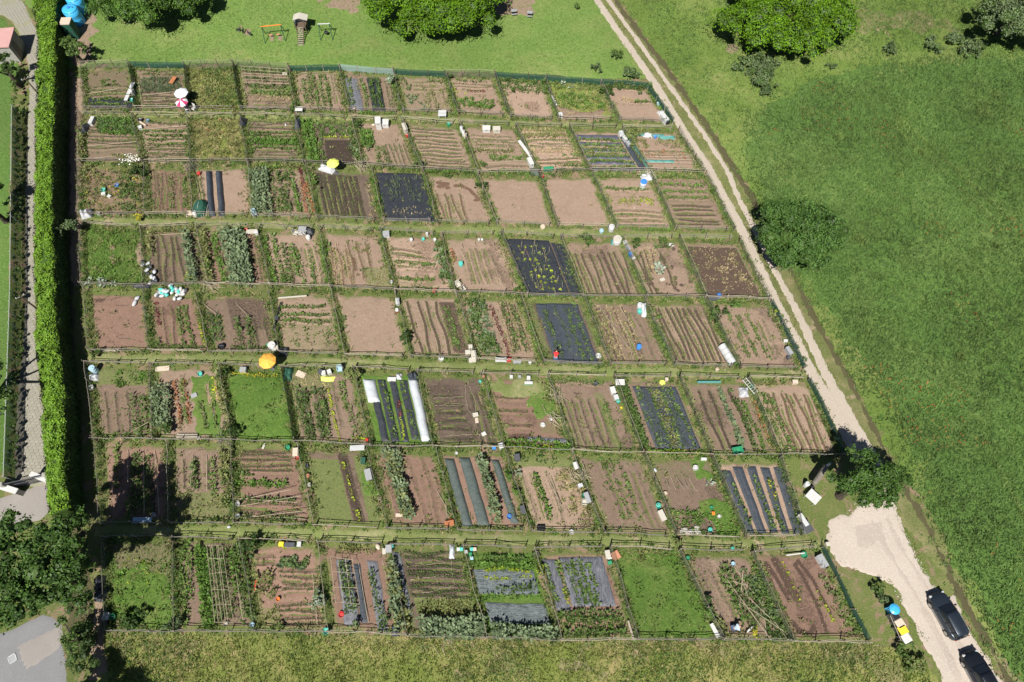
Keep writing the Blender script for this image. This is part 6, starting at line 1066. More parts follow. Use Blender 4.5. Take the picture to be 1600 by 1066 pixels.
# heap of white sacks and bottles
k_ = 0
cols = ['tarp_white', 'tarp_white', 'white', 'lightgrey', 'tarp_white', 'teal', 'tarp_white', 'white', 'fleece', 'darkgrey']
for j in range(34):
    f = j / 33; u = 243 + 45 * f + rng.normal(0, 2); v = 457 - 4 * f + rng.normal(0, 5.0); m = cols[int(rng.integers(len(cols)))]
    cn = {'tarp_white': 'crumpled white', 'white': 'smooth white', 'lightgrey': 'pale grey', 'teal': 'teal', 'fleece': 'dull white', 'darkgrey': 'dark grey'}[m]; sack(u, v, rng.uniform(0, .3), m, f'{cn} sack in the heap where the paths meet, below the fourth row', .5, .36, .25, None, f'{cn} sacks in the heap below the fourth row')
for j in range(14):
    u = 232 + rng.normal(0, 4) + j * .4; v = 408 + j * 2.6; cn = ['black', 'pale grey', 'white', 'dark grey'][j % 4]; sack(u, v, rng.uniform(0, .25), ['film_black', 'lightgrey', 'tarp_white', 'darkgrey'][j % 4], f'{cn} sack in the pile along the fence left of the fourth row', .5, .38, .25, None, f'{cn} sacks in the pile along the fourth row fence')
tarp(222, 446, 2.0, .6, .3, 'film_black', 'black sheet left of the heap of white sacks'); sack(213, 465, 0, 'tarp_white', 'upper white sack on the cracked bare plot', .6, .4, .35, 1); sack(209, 472, 0, 'tarp_white', 'lower white sack on the cracked bare plot', .75, .4, .4, 1.3)
def brush(u, v, lab, n=26, L=1.3, mat='cane', h=.5):
    x, y = at(u, v); b = MB()
    for _ in range(n):
        a_ = rng.normal(2.2, .5); l_ = L * rng.uniform(.5, 1.1); o_ = rng.normal(0, .35, 2); z = rng.uniform(.05, h); b.tube((o_[0] - math.cos(a_) * l_ / 2, o_[1] - math.sin(a_) * l_ / 2, z), (o_[0] + math.cos(a_) * l_ / 2, o_[1] + math.sin(a_) * l_ / 2, max(.04, z + rng.normal(0, .2))), .018, 4)
    tag(b.build('stick_pile', mat, None, False, (x, y, 0)), lab, 'stick pile')
brush(334, 448, 'pale canes heaped below the bean hedges'); brush(566, 262, 'dry cane bundle below the pale vertical-row plot', 34, 1.5); brush(868, 618, 'thorny dry sticks leaning on a sixth row fence', 20); brush(866, 655, 'lower thorny dry sticks on a sixth row fence', 20); brush(612, 705, 'bundle of grey poles at the fence crossing', 16, 1.7, 'wood_grey'); brush(352, 690, 'grey poles crossing at the weedy fence', 12, 1.9, 'wood_grey'); brush(1013, 272, 'white splayed canes above the blue-lidded barrel', 18, 1.2, 'offwhite'); brush(905, 745, 'dry palm-like sticks along the seventh row fence', 26, 1.2); brush(145, 930, 'bare sticks on the earth strip beside the big shadow', 12, 1.2); brush(300, 262, 'grey twigs at the fence below the straw plot', 30, 1.4, 'wood_grey'); brush(700, 996, 'bundle of straw and sticks on the bottom fence', 18, 1.5, 'cane', .2)
# sixth row
barrel(143, 575, .34, .9, 'paleblue', 'pale blue barrel in the upper left corner, sixth row'); tarp(146, 589, .8, .7, .4, 'tarp_white', 'white rags below the pale blue barrel'); tub(142, 605, .26, .35, 'white', 'round white tub on the left fence, sixth row'); tub(312, 584, .25, .35, 'teal', 'teal bucket on the half-lawn plot'); plank(303, 618, .55, .45, .15, 'grey', 'small grey tray on the half-lawn plot', .5); box(379, 577, .7, .6, .5, 'lightgrey', 'grey-lidded white box at the head of the grass plot', 0, lid='grey')
plank(292, 681, 1.9, .38, .25, 'wood_pale', 'pale weathered boards at the foot of the half-lawn plot', .0, 'boards'); plank(294, 684, 1.8, .2, .2, 'wood_grey', 'grey board under the pale weathered boards', .05, 'boards'); sack(310, 684, 0, 'tarp_white', 'white sack at the end of the weathered boards', .35, .25, .2, .9); sack(350, 660, 0, 'tarp_white', 'small white bag in the weedy fence, sixth row', .35, .3, .25); tub(432, 638, .22, .06, 'petal_white', 'pale round dish in the middle of the grass plot'); plank(254, 576, 1.3, .5, .1, 'beige', 'pale stone slab at the head of the bean plot', .1, 'slab')
for j, (u, m, w_) in enumerate(((500, 'darkgrey', 'left'), (505, 'white', 'middle'), (514, 'white', 'right'))): box(u, 580 + j % 2 * 2, .45, .5, .5, m, f"{w_} box in the white and dark group, sixth row head", .2 * j)
chair(531, 577, 'paleblue', 'pale blue chair at the head of the sixth row', .1); tarp(512, 592, 1.3, .5, .15, 'limeyellow', 'yellow net bundle below the white and dark boxes'); tarp(450, 584, .8, 1.3, .5, 'dkgreen', 'dark green tarpaulin in the corner of the straggly plot'); plank(470, 585, .9, .6, .1, 'beige', 'tan board in the corner of the straggly plot', -.4)
box(612, 592, .95, .45, .35, 'white', 'long white trough above the black beds', 0); tarp(623, 588, .6, .6, .35, 'tarp_white', 'white rag heap right of the long white trough'); tarp(645, 588, .9, .9, .7, 'film_slate', 'grey covered heap above the white fleece tunnels', .3); box(573, 687, .3, .3, .4, 'red', 'small red box below the black beds')
box(755, 588, .3, .3, .4, 'terracotta', 'red pot at the head of the half-grass plot'); tub(750, 596, .16, .25, 'teal', 'small teal pot at the head of the hosed plot'); plank(743, 648, .5, .4, .35, 'offwhite', 'square white board in the hosed plot', .2); plank(745, 657, .3, .5, .1, 'beige', 'tan scrap below the square white board', .1); plank(756, 678, .4, .35, .2, 'white', 'lower white board in the hosed plot', .5)
box(772, 699, .4, .4, .35, 'blue', 'blue crate at the sixth row front fence'); box(783, 696, .5, .6, .45, 'lightgrey', 'pale crate right of the blue crate', .3); tub(848, 664, .26, .2, 'white', 'round white dish on the worn grass plot'); box(799, 588, .35, .35, .35, 'white', 'left small white box on the rail above the half-grass plot'); box(812, 588, .35, .3, .3, 'grey', 'middle small grey box on the rail above the half-grass plot'); box(826, 590, .4, .45, .4, 'white', 'right small white box on the rail above the half-grass plot'); box(826, 598, .9, .35, .35, 'green', 'green and white crate below the small boxes', 0, lid='white'); sack(861, 653, 0, 'tarp_white', 'white rag at the fence, sixth row', .5, .3, .3, 1.9)
tub(931, 599, .24, .4, 'darkgrey', 'dark bucket at the head of the wiry plot'); table(969, 597, .85, .6, .6, 'white', 'square white table above the grey film bed'); box(958, 609, .55, .8, .6, 'white', 'upper white chest at the fence, sixth row', .25); box(963, 620, .5, .55, .5, 'lightgrey', 'lower pale chest at the fence, sixth row', .25); tub(966, 627, .2, .3, 'teal', 'teal pot under the white chests'); tub(971, 637, .14, .2, 'yellow', 'small yellow pot on the fence, sixth row')
tub(1035, 598, .3, .25, 'limeyellow', 'yellow-green ring tub above the grey film bed'); box(1042, 592, .35, .35, .45, 'beige', 'beige block at the fence gap above the grey film bed'); plank(1108, 597, 2.2, .22, .4, 'tarp_teal', 'pale green pipe along the fence, sixth row', 0, 'pipe')
rt = T('ladder', 'white ladder leaning over the fence, sixth row', 'ladder', 1172, 603, .5, -1.0); b = MB()
for s_ in (-.2, .2): MB().box((0, s_, .5), (1.7, .05, .05)).build('rail', 'white', rt)
for f in np.linspace(-.75, .75, 7): MB().tube((f, -.2, .5), (f, .2, .5), .02, 5).build('rung', 'white', rt)
tarp(1163, 612, .9, 1.0, .45, 'tarp_white', 'white sheets left of the ladder'); tub(1176, 603, .26, .35, 'green', 'green tub right of the ladder'); box(1243, 596, .6, .45, .4, 'beige', 'beige stone block above the wavy-row plot')
rt = T('wheelbarrow', 'green wheelbarrow on the front fence, sixth row', 'wheelbarrow', 1153, 704, .5, .2); MB().loft([[(-.35, -.22, .3), (.3, -.22, .3), (.3, .22, .3), (-.35, .22, .3)], [(-.5, -.32, .6), (.45, -.32, .6), (.45, .32, .6), (-.5, .32, .6)], [(-.46, -.28, .6), (.41, -.28, .6), (.41, .28, .6), (-.46, .28, .6)], [(-.3, -.2, .34), (.25, -.2, .34), (.25, .2, .34), (-.3, .2, .34)]]).build('tray', 'green', rt)
MB().tube((.62, -.05, .2), (.62, .05, .2), .2, 12).build('wheel', 'rubber', rt)
for s_ in (-.2, .2): MB().tube((.6, s_ * .3, .2), (-.9, s_ * 1.4, .55), .02, 5).build('handle', 'steel', rt); MB().tube((-.35, s_, .4), (-.35, s_, 0), .02, 5).build('leg', 'steel', rt)
tub(1158, 707, .22, .3, 'white', 'white tub right of the green wheelbarrow')
# seventh row
tub(449, 699, .26, .35, 'green', 'green tub on the fence above the furrowed cane plot'); box(461, 706, .55, .9, .5, 'beige', 'beige chest right of the green tub', .1); tub(464, 715, .22, .3, 'red', 'red pot below the beige chest'); plank(412, 697, .2, .55, .1, 'offwhite', 'small pale board above the furrowed cane plot', -.2)
for j, v in enumerate((727, 743, 757)): box(479 + j * 2, v, .3, .4, .35, ['darkgrey', 'terracotta', 'offwhite'][j], f"{['upper dark','middle brown','lower pale'][j]} crate along the fence, seventh row", .2)
box(567, 719, .5, .65, .5, 'dkgreen', 'dark green bin on the thinly grassed plot', .05); box(575, 741, .65, 1.2, .45, 'grey', 'grey low table box on the thinly grassed plot', .3); table(558, 700, 1.3, .5, .4, 'lightgrey', 'pale slatted trough above the dotted strip', .05, 'bench', 'bench', 4); plank(625, 805, .75, .3, .12, 'beige', 'pale broken slab below the tall leafy row', .0)
table(702, 818, .8, .5, .4, 'wood_red', 'small reddish bench at the foot of the reddish plot', .2, 'bench', 'bench', 3); tub(704, 813, .16, .25, 'red', 'red pot on the small reddish bench'); tub(796, 807, .24, .45, 'blue', 'blue bucket at the foot of the netted beds'); tub(713, 708, .16, .2, 'white', 'white pot at the head of the netted beds'); tub(804, 810, .14, .2, 'terracotta', 'terracotta pot right of the blue bucket')
box(808, 714, .6, .7, .6, 'darkgrey', 'dark square bin at the fence, seventh row', .15); box(817, 796, .5, .85, .5, 'darkgrey', 'dark tray box on the fence, seventh row', .25); table(845, 826, .7, .5, .35, 'black', 'low black rack at the foot of the dry-weed plot', 0, 'bench', 'bench', 3); tub(893, 831, .24, .3, 'white', 'white pot at the front fence, seventh row')
box(900, 727, .45, .75, .5, 'white', 'upper white crate along the right fence, seventh row', .3); box(907, 758, .5, .4, .4, 'tarp_white', 'middle white crate along the right fence, seventh row', .3); box(918, 777, .5, 1.1, .6, 'grey', 'grey cabinet along the right fence, seventh row', .3); chair(913, 785, 'offwhite', 'cream chair beside the grey cabinet, seventh row', 1.5); tub(912, 774, .2, .4, 'green', 'green pot beside the grey cabinet')
box(1035, 805, .55, 1.1, .5, 'offwhite', 'long off-white box at the fence beside the scruffy plot', .38); tub(1029, 790, .26, .35, 'teal', 'teal tub above the long off-white box'); tub(1087, 731, .28, .35, 'white', 'round white tub in the scruffy plot'); box(1100, 717, .6, .3, .35, 'white', 'small white chest on the fence above the scruffy plot', 0); sack(1024, 734, 0, 'fleece', 'pale small sack left in the scruffy plot', .4, .25, .2, 2); tub(1040, 771, .2, .3, 'beige', 'beige pot in the scruffy plot')
tub(1112, 793, .18, .25, 'green', 'small green pot on the scruffy grass, upper'); box(1115, 802, .3, .35, .3, 'orange', 'orange-red crate on the scruffy grass'); tub(1124, 807, .18, .25, 'white', 'white pot right of the orange-red crate'); tub(1110, 828, .22, .3, 'teal', 'teal pot near the front fence of the scruffy plot'); 
for j in range(9):
    x, y = at(1066 + j * 3.2 + rng.normal(0, 1), 829 + rng.normal(0, 2.5)); iv, jf = ico(); r = rng.uniform(.12, .26); V = iv * r * np.array([1.2, 1, .7]) * (1 + .12 * rng.normal(0, 1, (len(iv), 1))) + np.array([0, 0, r * .4]); tag(link('stone', mesh_np('stone', V, jf, 'stone'), None, (x, y, 0)), 'one of the pale stones heaped at the front fence of the scruffy plot', 'stone', 'heap of pale stones')
box(1256, 812, .45, 1.3, .65, 'offwhite', 'white-framed planter trough beside the five film strips', .45, lid='lightgrey'); box(1262, 824, .9, 1.05, .6, 'grey', 'grey chest with dark lid beside the five film strips', .42, lid='darkgrey')
table(1271, 776, .95, 1.1, .7, 'white', 'white garden table on the grass beside the gravel', .75)
rt = T('covered_grill', 'long grey covered grill on the grass near the shaded bend', 'grill', 1283, 741, 1.3, .85); MB().box((0, 0, 1.15), (2.1, .42, .5), bev=.12).build('cover', 'wood_grey', rt)
for sx in (-.85, .85):
    for sy in (-.15, .15): MB().tube((sx, sy, 0), (sx, sy, 1.0), .03, 6).build('leg', 'darkgrey', rt)
MB().tube((.95, 0, 1.3), (1.05, 0, 1.9), .1, 8).build('chimney', 'lightgrey', rt); barrel(1262, 756, .24, .7, 'lightgrey', 'grey canister left of the long covered grill'); tub(1270, 762, .2, .4, 'black', 'black pot between the grill and the white table')
box(204 + 4, 811, .4, .4, .4, 'darkgrey', 'dark crate at the edge of the big shadow, seventh row'); table(222, 813, 1.6, .5, .5, 'paleblue', 'blue-grey bench at the edge of the big shadow', 0, 'bench', 'bench', 3); tub(239, 804, .22, .35, 'white', 'white pot behind the blue-grey bench'); sack(357, 823, 0, 'tarp_white', 'small white bag at the path, seventh row', .3, .25, .2); tub(371, 787, .2, .5, 'white', 'upper white can at the fence, seventh row'); tub(371, 806, .2, .5, 'lightgrey', 'lower grey can at the fence, seventh row')
# bottom row
box(439, 850, .5, .45, .45, 'yellow', 'yellow box at the head of the furrowed bottom plot'); box(452, 851, 1.0, .45, .45, 'grey', 'long grey box right of the yellow box', lid='darkgrey'); box(467, 850, .4, .5, .4, 'lightgrey', 'pale grey frame right of the long grey box'); tub(509, 986, .28, .45, 'teal', 'turquoise ball-shaped tub on the bottom fence'); tub(434, 936, .18, .3, 'orange', 'orange pot in the furrowed bottom plot'); tub(533, 960, .26, .25, 'red', 'red bowl on the grey film bed'); plank(541, 886, .35, .6, .3, 'offwhite', 'small pale board on the grey film bed', .1); plank(399, 915, .12, .9, .25, 'red', 'thin red board on the left edge of the furrowed bottom plot', 0)
box(607, 857, .6, .75, .6, 'grey', 'grey box at the head of the dark tilled plot', .1); box(600, 861, .35, .6, .35, 'offwhite', 'cream box left of the grey box, bottom row', .1); sack(590, 854, 0, 'beige', 'beige sack on the path end, bottom row', .5, .4, .3); barrel(612, 853, .18, .5, 'teal', 'small teal drum behind the grey box, bottom row'); tarp(706, 862, .5, 1.2, .3, 'fleece', 'pale straw bag at the hose coil'); tarp(618, 985, .7, .9, .5, 'film_slate', 'dark bag on the bottom fence, centre left')
for j, (u, v, m) in enumerate(((716, 858, 'white'), (721, 858, 'teal'), (728, 862, 'lightgrey'), (735, 866, 'green'), (737, 872, 'paleblue'), (737, 858, 'teal'), (742, 858, 'beige'))): box(u, v, .32, .34, .35, m, f"{['first','second','third','fourth','fifth','sixth','seventh'][j]} crate in the white and teal row, bottom plots", .1, 'crate', 'crate')
tub(1028 - 190, 0 + 866, .0001 + .3, .25, 'wood_grey', 'hollowed grey log left of the grey film bed', 'log', 'log'); box(950, 866, .5, .8, .5, 'white', 'white bin with dark rim between the bottom plots', .15, lid='offwhite'); box(953, 879, .4, .35, .4, 'green', 'green crate below the white bin', .15); box(953, 872, .4, .2, .45, 'lightgrey', 'pale crate between the white bin and green crate', .15); plank(962, 868, .7, .7, .2, 'terracotta', 'terracotta board right of the white bin', .5); sack(967, 870, 0, 'orange', 'orange bag right of the terracotta board', .3, .25, .2); tub(1119 + 27, 881, .2, .3, 'paleblue', 'pale blue pot in the crossed-cane plot'); tub(1075, 872, .2, .3, 'green', 'green pot at the corner of the crossed-cane plot'); tub(1257, 867, .3, .35, 'green', 'green ring tub above the looping-row plot'); tub(1145, 857, .16, .3, 'teal', 'teal pot on the path fence, bottom row'); plank(1243, 866, 1.6, .1, .35, 'white', 'thin white pipe above the looping-row plot', .12, 'pipe')
box(1286, 876, .65, 1.25, .6, 'lightgrey', 'grey chest against the road-side fence, bottom row', .42, lid='grey'); plank(1117, 985, 1.1, .32, .35, 'white', 'white slab leaning at the bottom fence', -1.15, 'slab'); plank(1172, 983, .7, .12, .3, 'white', 'narrow white board at the bottom fence', .7); box(1124, 988, .45, .5, .35, 'darkgrey', 'dark bag box right of the white slab'); box(1002 - 838, 963, .55, .7, .6, 'lightgrey', 'pale grey chest on the earth strip, bottom left', -.05); tub(175, 964, .26, .4, 'green', 'green tub right of the pale grey chest'); box(164, 972, .45, .4, .5, 'black', 'black crate below the pale grey chest'); tub(170, 971, .16, .3, 'yellow', 'yellow pot below the pale grey chest'); tarp(156, 930, .9, 1.0, .6, 'film_slate', 'dark bag heap on the earth strip, bottom left'); tarp(155, 912, .8, 1.3, .4, 'film_black', 'black sheet above the dark bag heap, bottom left')
box(987 + 307, 850, .4, .4, .4, 'offwhite', 'small white stone block at the gravel edge', .1, 'stone_block', 'stone block'); plank(986, 985, .15, 1.5, .3, 'wood_pale', 'pale yellowish plank leaning on the fence, bottom row', .25); tub(352, 975, .2, .3, 'offwhite', 'cream pot at the foot of the leafy trellis plot'); tub(394, 976, .2, .3, 'paleblue', 'pale blue pot at the foot of the leafy trellis plot')
box(384 + 11, 1 * 850 - 2, .0 + .3, .3, .3, 'lightgrey', 'small grey box hidden beside the dark round bush'); box(142, 187, .5, 1.2, .5, 'lightgrey', 'grey trough in the upper left corner, second row', -.1); tarp(133, 200, .7, 1.4, .5, 'film_black', 'black sheet in the upper left corner, second row'); tub(218, 186, .25, .4, 'darkgrey', 'dark pot at the head of the pinkish seedling plot'); plank(223, 193, 1.0, .18, .3, 'beige', 'tan plank at the head of the pinkish seedling plot', -.6); box(218, 198, .5, .5, .35, 'white', 'white crate at the head of the pinkish seedling plot', .4); tub(230, 188, .2, .3, 'blue', 'blue pot at the head of the pinkish seedling plot')
tarp(379, 190, .8, 1.0, .6, 'film_black', 'black bag heap at the head of the carrot-bed plot'); tarp(465, 192, .7, 1.6, .6, 'film_slate', 'long dark bag heap beside the bright green rows'); sack(446, 194, 0, 'tarp_white', 'white bag at the head of the carrot-bed plot', .4, .2, .2, 2)
box(96, 65, .8, .8, .7, 'white', 'white box in the shade left of the fig tree'); box(90, 81, .4, .4, .4, 'lightgrey', 'small pale box in the shade below the white box'); box(436 - 18, 0 + 536 + 2, .0 + .3, .3, .3, 'green', 'small green box above the black bags'); barrel(424, 539, .42, .8, 'white', 'large white drum by the orange-yellow umbrella'); box(431, 543, .5, .6, .5, 'offwhite', 'cream box right of the large white drum', .2); tarp(442, 549, 1.0, .9, .5, 'film_black', 'black bags right of the orange-yellow umbrella'); box(430 + 2, 486 + 10, .4, .5, .4, 'darkgrey', 'dark box on the left edge of the sparse-weeds plot'); plank(457, 464, 2.8, .16, .35, 'offwhite', 'long cream edging board, fifth row', .09, 'board'); plank(433, 493, .12, 3.0, .3, 'black', 'long black edging board, fifth row', -.1, 'board')
box(621, 470, .45, .8, .5, 'lightgrey', 'pale grey box on the fence between the bare plots', .15); box(620, 484, .35, .45, .35, 'red', 'red and white crate on the fence between the bare plots', .2, lid='white'); tub(611, 440, .18, .35, 'white', 'white pot at the fence crossing above the bare plot'); plank(172, 547, 2.1, .3, .12, 'wood_pale', 'weathered plank at the foot of the cracked bare plot', .03)
for j in range(8):
    pass
# swings, slide tower, spring toy, picnic tables
def swing(u0, v0, u1, v1, h, beam_m, lab, seats, baby=False):
    a_ = np.array(at(u0, v0, h)); b_ = np.array(at(u1, v1, h)); d = b_ - a_; L = np.linalg.norm(d); rt = thing('swing_set', lab, 'swing', (*a_, 0), math.atan2(d[1], d[0]), 'playground swings')
    MB().tube((-.1, 0, h), (L + .1, 0, h), .06, 8).build('beam', beam_m, rt)
    for xx in (0, L):
        for s_ in (-1, 1): MB().tube((xx, 0, h), (xx + (.12 if xx else -.12), s_ * .85, 0), .045, 6).build('leg', 'dkgreen', rt)
    for q in seats:
        for s_ in (-.2, .2): MB().tube((L * q + s_, 0, h), (L * q + s_, 0, .5), .012, 4).build('chain', 'steel', rt)
        MB().box((L * q, 0, .48), (.44, .18, .05) if not baby else (.35, .35, .22), bev=.02).build('seat', 'terracotta' if not baby else 'black', rt)
swing(408.7, 41.6, 437.9, 38.8, 1.75, 'orange', 'swing set with orange beam, left of the slide', (.3, .7)); swing(497.6, 37.7, 513.9, 37.1, 1.7, 'lightgrey', 'small swing set with grey beam, right of the slide', (.5,), True)
for q in ((425, 60), (437, 59)): st(sheet('worn_patch', P((q[0] - 4, q[1] - 5), (q[0] + 4, q[1] - 5), (q[0] + 4, q[1] + 5), (q[0] - 3, q[1] + 5)), 'm_dirt', .15, .022, .2, 2))
rt = T('slide_tower', 'wooden play tower with pale roof and a ramp ladder', 'play tower', 470, 38, 1.1, 0); rt.scale = (.82, .72, .78); MB().box((0, .1, 1.3), (1.5, 1.5, .1)).build('platform', 'wood_dark', rt)
for sx in (-.7, .7):
    for sy in (-.6, .8): MB().box((sx, sy, 1.2), (.12, .12, 2.4)).build('post', 'wood_dark', rt)
MB().box((.0, .8, 1.75), (1.5, .06, .8)).build('side_panel', 'lightgrey', rt); MB().box((-.72, .1, 1.7), (.06, 1.4, .8)).build('side_panel', 'paleblue', rt)
b = MB(); b.loft([[(-.95, -.2, 2.25), (-.95, 1.2, 2.25), (-.95, 1.2, 2.31), (-.95, -.2, 2.31)], [(0, -.2, 2.6), (0, 1.2, 2.6), (0, 1.2, 2.66), (0, -.2, 2.66)], [(1.15, -.2, 2.2), (1.15, 1.2, 2.2), (1.15, 1.2, 2.26), (1.15, -.2, 2.26)]]); b.build('roof', 'offwhite', rt)
for s_ in (-.42, .42): MB().box((s_, -1.9, .68), (.08, 2.9, .12), 0, ('X', .46)).build('ladder_rail', 'wood_dark', rt)
for j in range(9): f = j / 8; MB().box((0, -.7 - 2.5 * f, 1.28 - 1.22 * f), (.78, .17, .06)).build('rung', 'wood_pale', rt)
for j, (u, v) in enumerate(((803, 15), (828, 18))):
    rt = T('picnic_table', ['left', 'right'][j] + ' picnic table near the bright tree, upper lawn', 'picnic table', u, v, .7, .2 - j * .3, 'picnic tables'); rt.scale = (.62, .62, .8)
    for s_ in (-.25, 0, .25): MB().box((0, s_, .72), (1.1, .2, .05)).build('slat', 'grey', rt)
    for s_ in (-.65, .65): MB().box((0, s_, .42), (1.1, .22, .05)).build('seat', 'grey', rt)
    for s_ in (-.4, .4): MB().box((s_, 0, .38), (.06, 1.3, .08)).build('crossbar', 'darkgrey', rt); MB().box((s_, 0, .36), (.08, .1, .7)).build('leg', 'darkgrey', rt)
for j, (u, v) in enumerate(((372, 45), (379, 47), (389, 51))):
    rt = T('spring_rider', f"{['left','middle','right'][j]} one of three tiny spring riders left of the swings", 'spring rider', u, v, .5, .5 + j); MB().lathe([(.1, 0), (.12, .1), (.08, .3)], 8).build('spring', 'steel', rt); MB().box((0, 0, .42), (.6, .14, .2), bev=.05).build('body', 'black', rt); MB().box((.25, 0, .62), (.1, .12, .25), bev=.03).build('head', 'wood_dark', rt)
# recycling bins in their rail frame
bins = [(1398, 952, 'skyblue', 'blue-lidded bin, topmost of the roadside bins', .42), (1400.5, 963, 'black', 'open black bin below the blue-lidded bin', .38), (1406.5, 974, 'beige', 'beige-lidded bin in the roadside row', .4), (1411, 984, 'yellow', 'yellow-lidded bin in the roadside row', .4), (1416.5, 997, 'white', 'white-lidded bin, lowest of the roadside bins', .42)]
for u, v, m, lab, r in bins:
    rt = T('waste_bin', lab, 'bin', u, v, 1.05, -1.15, 'coloured bins beside the gravel'); MB().loft([[(-.26, -.24, .06), (.26, -.24, .06), (.26, .24, .06), (-.26, .24, .06)], [(-.32, -.32, 1.0), (.32, -.32, 1.0), (.32, .32, 1.0), (-.32, .32, 1.0)]]).build('body', 'darkgrey' if m != 'skyblue' else 'skyblue', rt)
    if m == 'black': MB().box((0, 0, .99), (.5, .5, .03)).build('opening', 'black', rt)
    elif m == 'skyblue': MB().lathe([(.42, 1.0), (.42, 1.06), (.25, 1.15), (.05, 1.17)], 14).build('lid', 'skyblue', rt)
    else: MB().box((0, 0, 1.06), (.68, .72, .12), bev=.07).build('lid', m, rt)
    for s_ in (-.2, .2): MB().tube((s_ - .03, .3, .1), (s_ + .03, .3, .1), .1, 8).build('wheel', 'rubber', rt)
a_ = np.array(at(1391, 962, .9)); b_ = np.array(at(1408, 1001, .9)); d = b_ - a_; L = np.linalg.norm(d); rt = thing('bin_rail', 'grey double rail frame left of the roadside bins', 'rail', (*a_, 0), math.atan2(d[1], d[0]))
for s_ in (0, .22): MB().tube((0, s_, .9), (L, s_, .9), .03, 6).build('rail', 'wood_pale', rt)
for xx in (0, L / 2, L): MB().tube((xx, .1, 0), (xx, .1, .9), .04, 6).build('post', 'wood_grey', rt)
# ================================================================ CARS
def rrect(x, hw, z0, z1, rr=.16, n=4):
    pts = []
    for (cy, cz, a0) in ((hw - rr, z1 - rr, 0), (-(hw - rr), z1 - rr, 90), (-(hw - rr * .6), z0 + rr * .6, 180), (hw - rr * .6, z0 + rr * .6, 270)):
        r = rr if a0 < 180 else rr * .6
        for j in range(n): t = rad(a0 + 90 * j / (n - 1)); pts.append((x, cy + r * math.cos(t), cz + r * math.sin(t)))
    return pts
def car(u, v, rz, paint, lab):
    rt = T('parked_car', lab, 'car', u, v, .8, rz, 'dark cars parked on the gravel'); rt.scale = (.81, .83, .85)
    st_ = [(2.28, .30, .40, .62, .10), (2.22, .58, .32, .74, .14), (2.08, .76, .25, .85, .16), (1.75, .88, .20, .95, .17), (1.0, .93, .20, 1.04, .14), (.5, .93, .20, 1.06, .12), (-.5, .935, .20, 1.07, .12), (-1.5, .93, .22, 1.08, .13), (-1.9, .87, .26, 1.06, .18), (-2.12, .76, .34, .98, .2), (-2.22, .56, .42, .86, .14)]
    MB().loft([rrect(*q) for q in st_]).build('body', paint, rt, True)
    def gh(x, hb, ht, zt): return [(x, hb, 1.02), (x, ht + .04, zt - .12), (x, ht - .06, zt), (x, 0, zt + .02), (x, -ht + .06, zt), (x, -ht - .04, zt - .12), (x, -hb, 1.02)]
    MB().loft([gh(1.02, .74, .70, 1.07), gh(.30, .82, .66, 1.52), gh(-.5, .84, .67, 1.60), gh(-1.5, .83, .66, 1.58), gh(-1.9, .76, .58, 1.42), gh(-2.1, .62, .5, 1.08)]).build('windows', 'carglass', rt)
    def rf(x, w, z): return [(x, w, z - .03), (x, w - .05, z + .012), (x, 0, z + .045), (x, -w + .05, z + .012), (x, -w, z - .03)]
    MB().loft([rf(.34, .64, 1.52), rf(.1, .66, 1.575), rf(-.5, .675, 1.60), rf(-1.5, .67, 1.585), rf(-1.75, .64, 1.54), rf(-1.95, .52, 1.43)], True).build('roof', paint, rt, True)
    for s_ in (-1, 1):
        MB().tube((1.0, s_ * .72, 1.08), (.32, s_ * .66, 1.54), .03, 5).build('pillar', paint, rt); MB().tube((-.45, s_ * .88, 1.06), (-.5, s_ * .69, 1.55), .03, 5).build('pillar', paint, rt); MB().tube((-1.4, s_ * .88, 1.06), (-1.5, s_ * .68, 1.53), .04, 5).build('pillar', paint, rt)
        b = MB(); b.path([(.05, s_ * .56, 1.62), (-.1, s_ * .57, 1.68), (-1.55, s_ * .57, 1.68), (-1.75, s_ * .56, 1.62)], .025, 6); b.build('roof_rail', 'steel', rt)
        MB().box((.72, s_ * 1.02, 1.08), (.16, .2, .13), bev=.04).build('wing_mirror', paint, rt); MB().box((2.1, s_ * .68, .78), (.22, .28, .12), -s_ * .35, bev=.04).build('headlight', 'lamp', rt); MB().box((-2.16, s_ * .72, .9), (.08, .14, .18), bev=.03).build('tail_light', 'taillamp', rt)
        MB().box((-.1, s_ * .945, .34), (3.0, .05, .12)).build('sill', 'steel', rt)
        for xx in (1.36, -1.36):
            w_ = MB().tube((xx, s_ * .78, .35), (xx, s_ * .97, .35), .35, 20).build('wheel', 'rubber', rt); MB().tube((xx, s_ * .965, .35), (xx, s_ * .985, .35), .22, 10).build('rim', 'steel', w_)
    MB().box((1.55, 0, 1.0), (.9, .02, .02)).build('bonnet_crease', paint, rt); b = MB(); b.tube((1.0, -.5, 1.09), (.75, .1, 1.22), .012, 4); b.tube((1.0, .05, 1.10), (.75, .6, 1.2), .012, 4); b.build('wiper', 'black', rt)
    MB().box((2.26, 0, .6), (.05, .8, .14)).build('grille', 'black', rt)
fw = np.array(at(1459.2, 947.5)) - np.array(at(1484.1, 991.9)); ang = math.atan2(fw[1], fw[0])
car(1484, 962, ang, 'carpaint', 'dark blue-grey estate car parked in front, on the gravel edge'); car(1537, 1057, ang - .03, 'carpaint2', 'black car cut by the bottom edge, behind the blue-grey one')
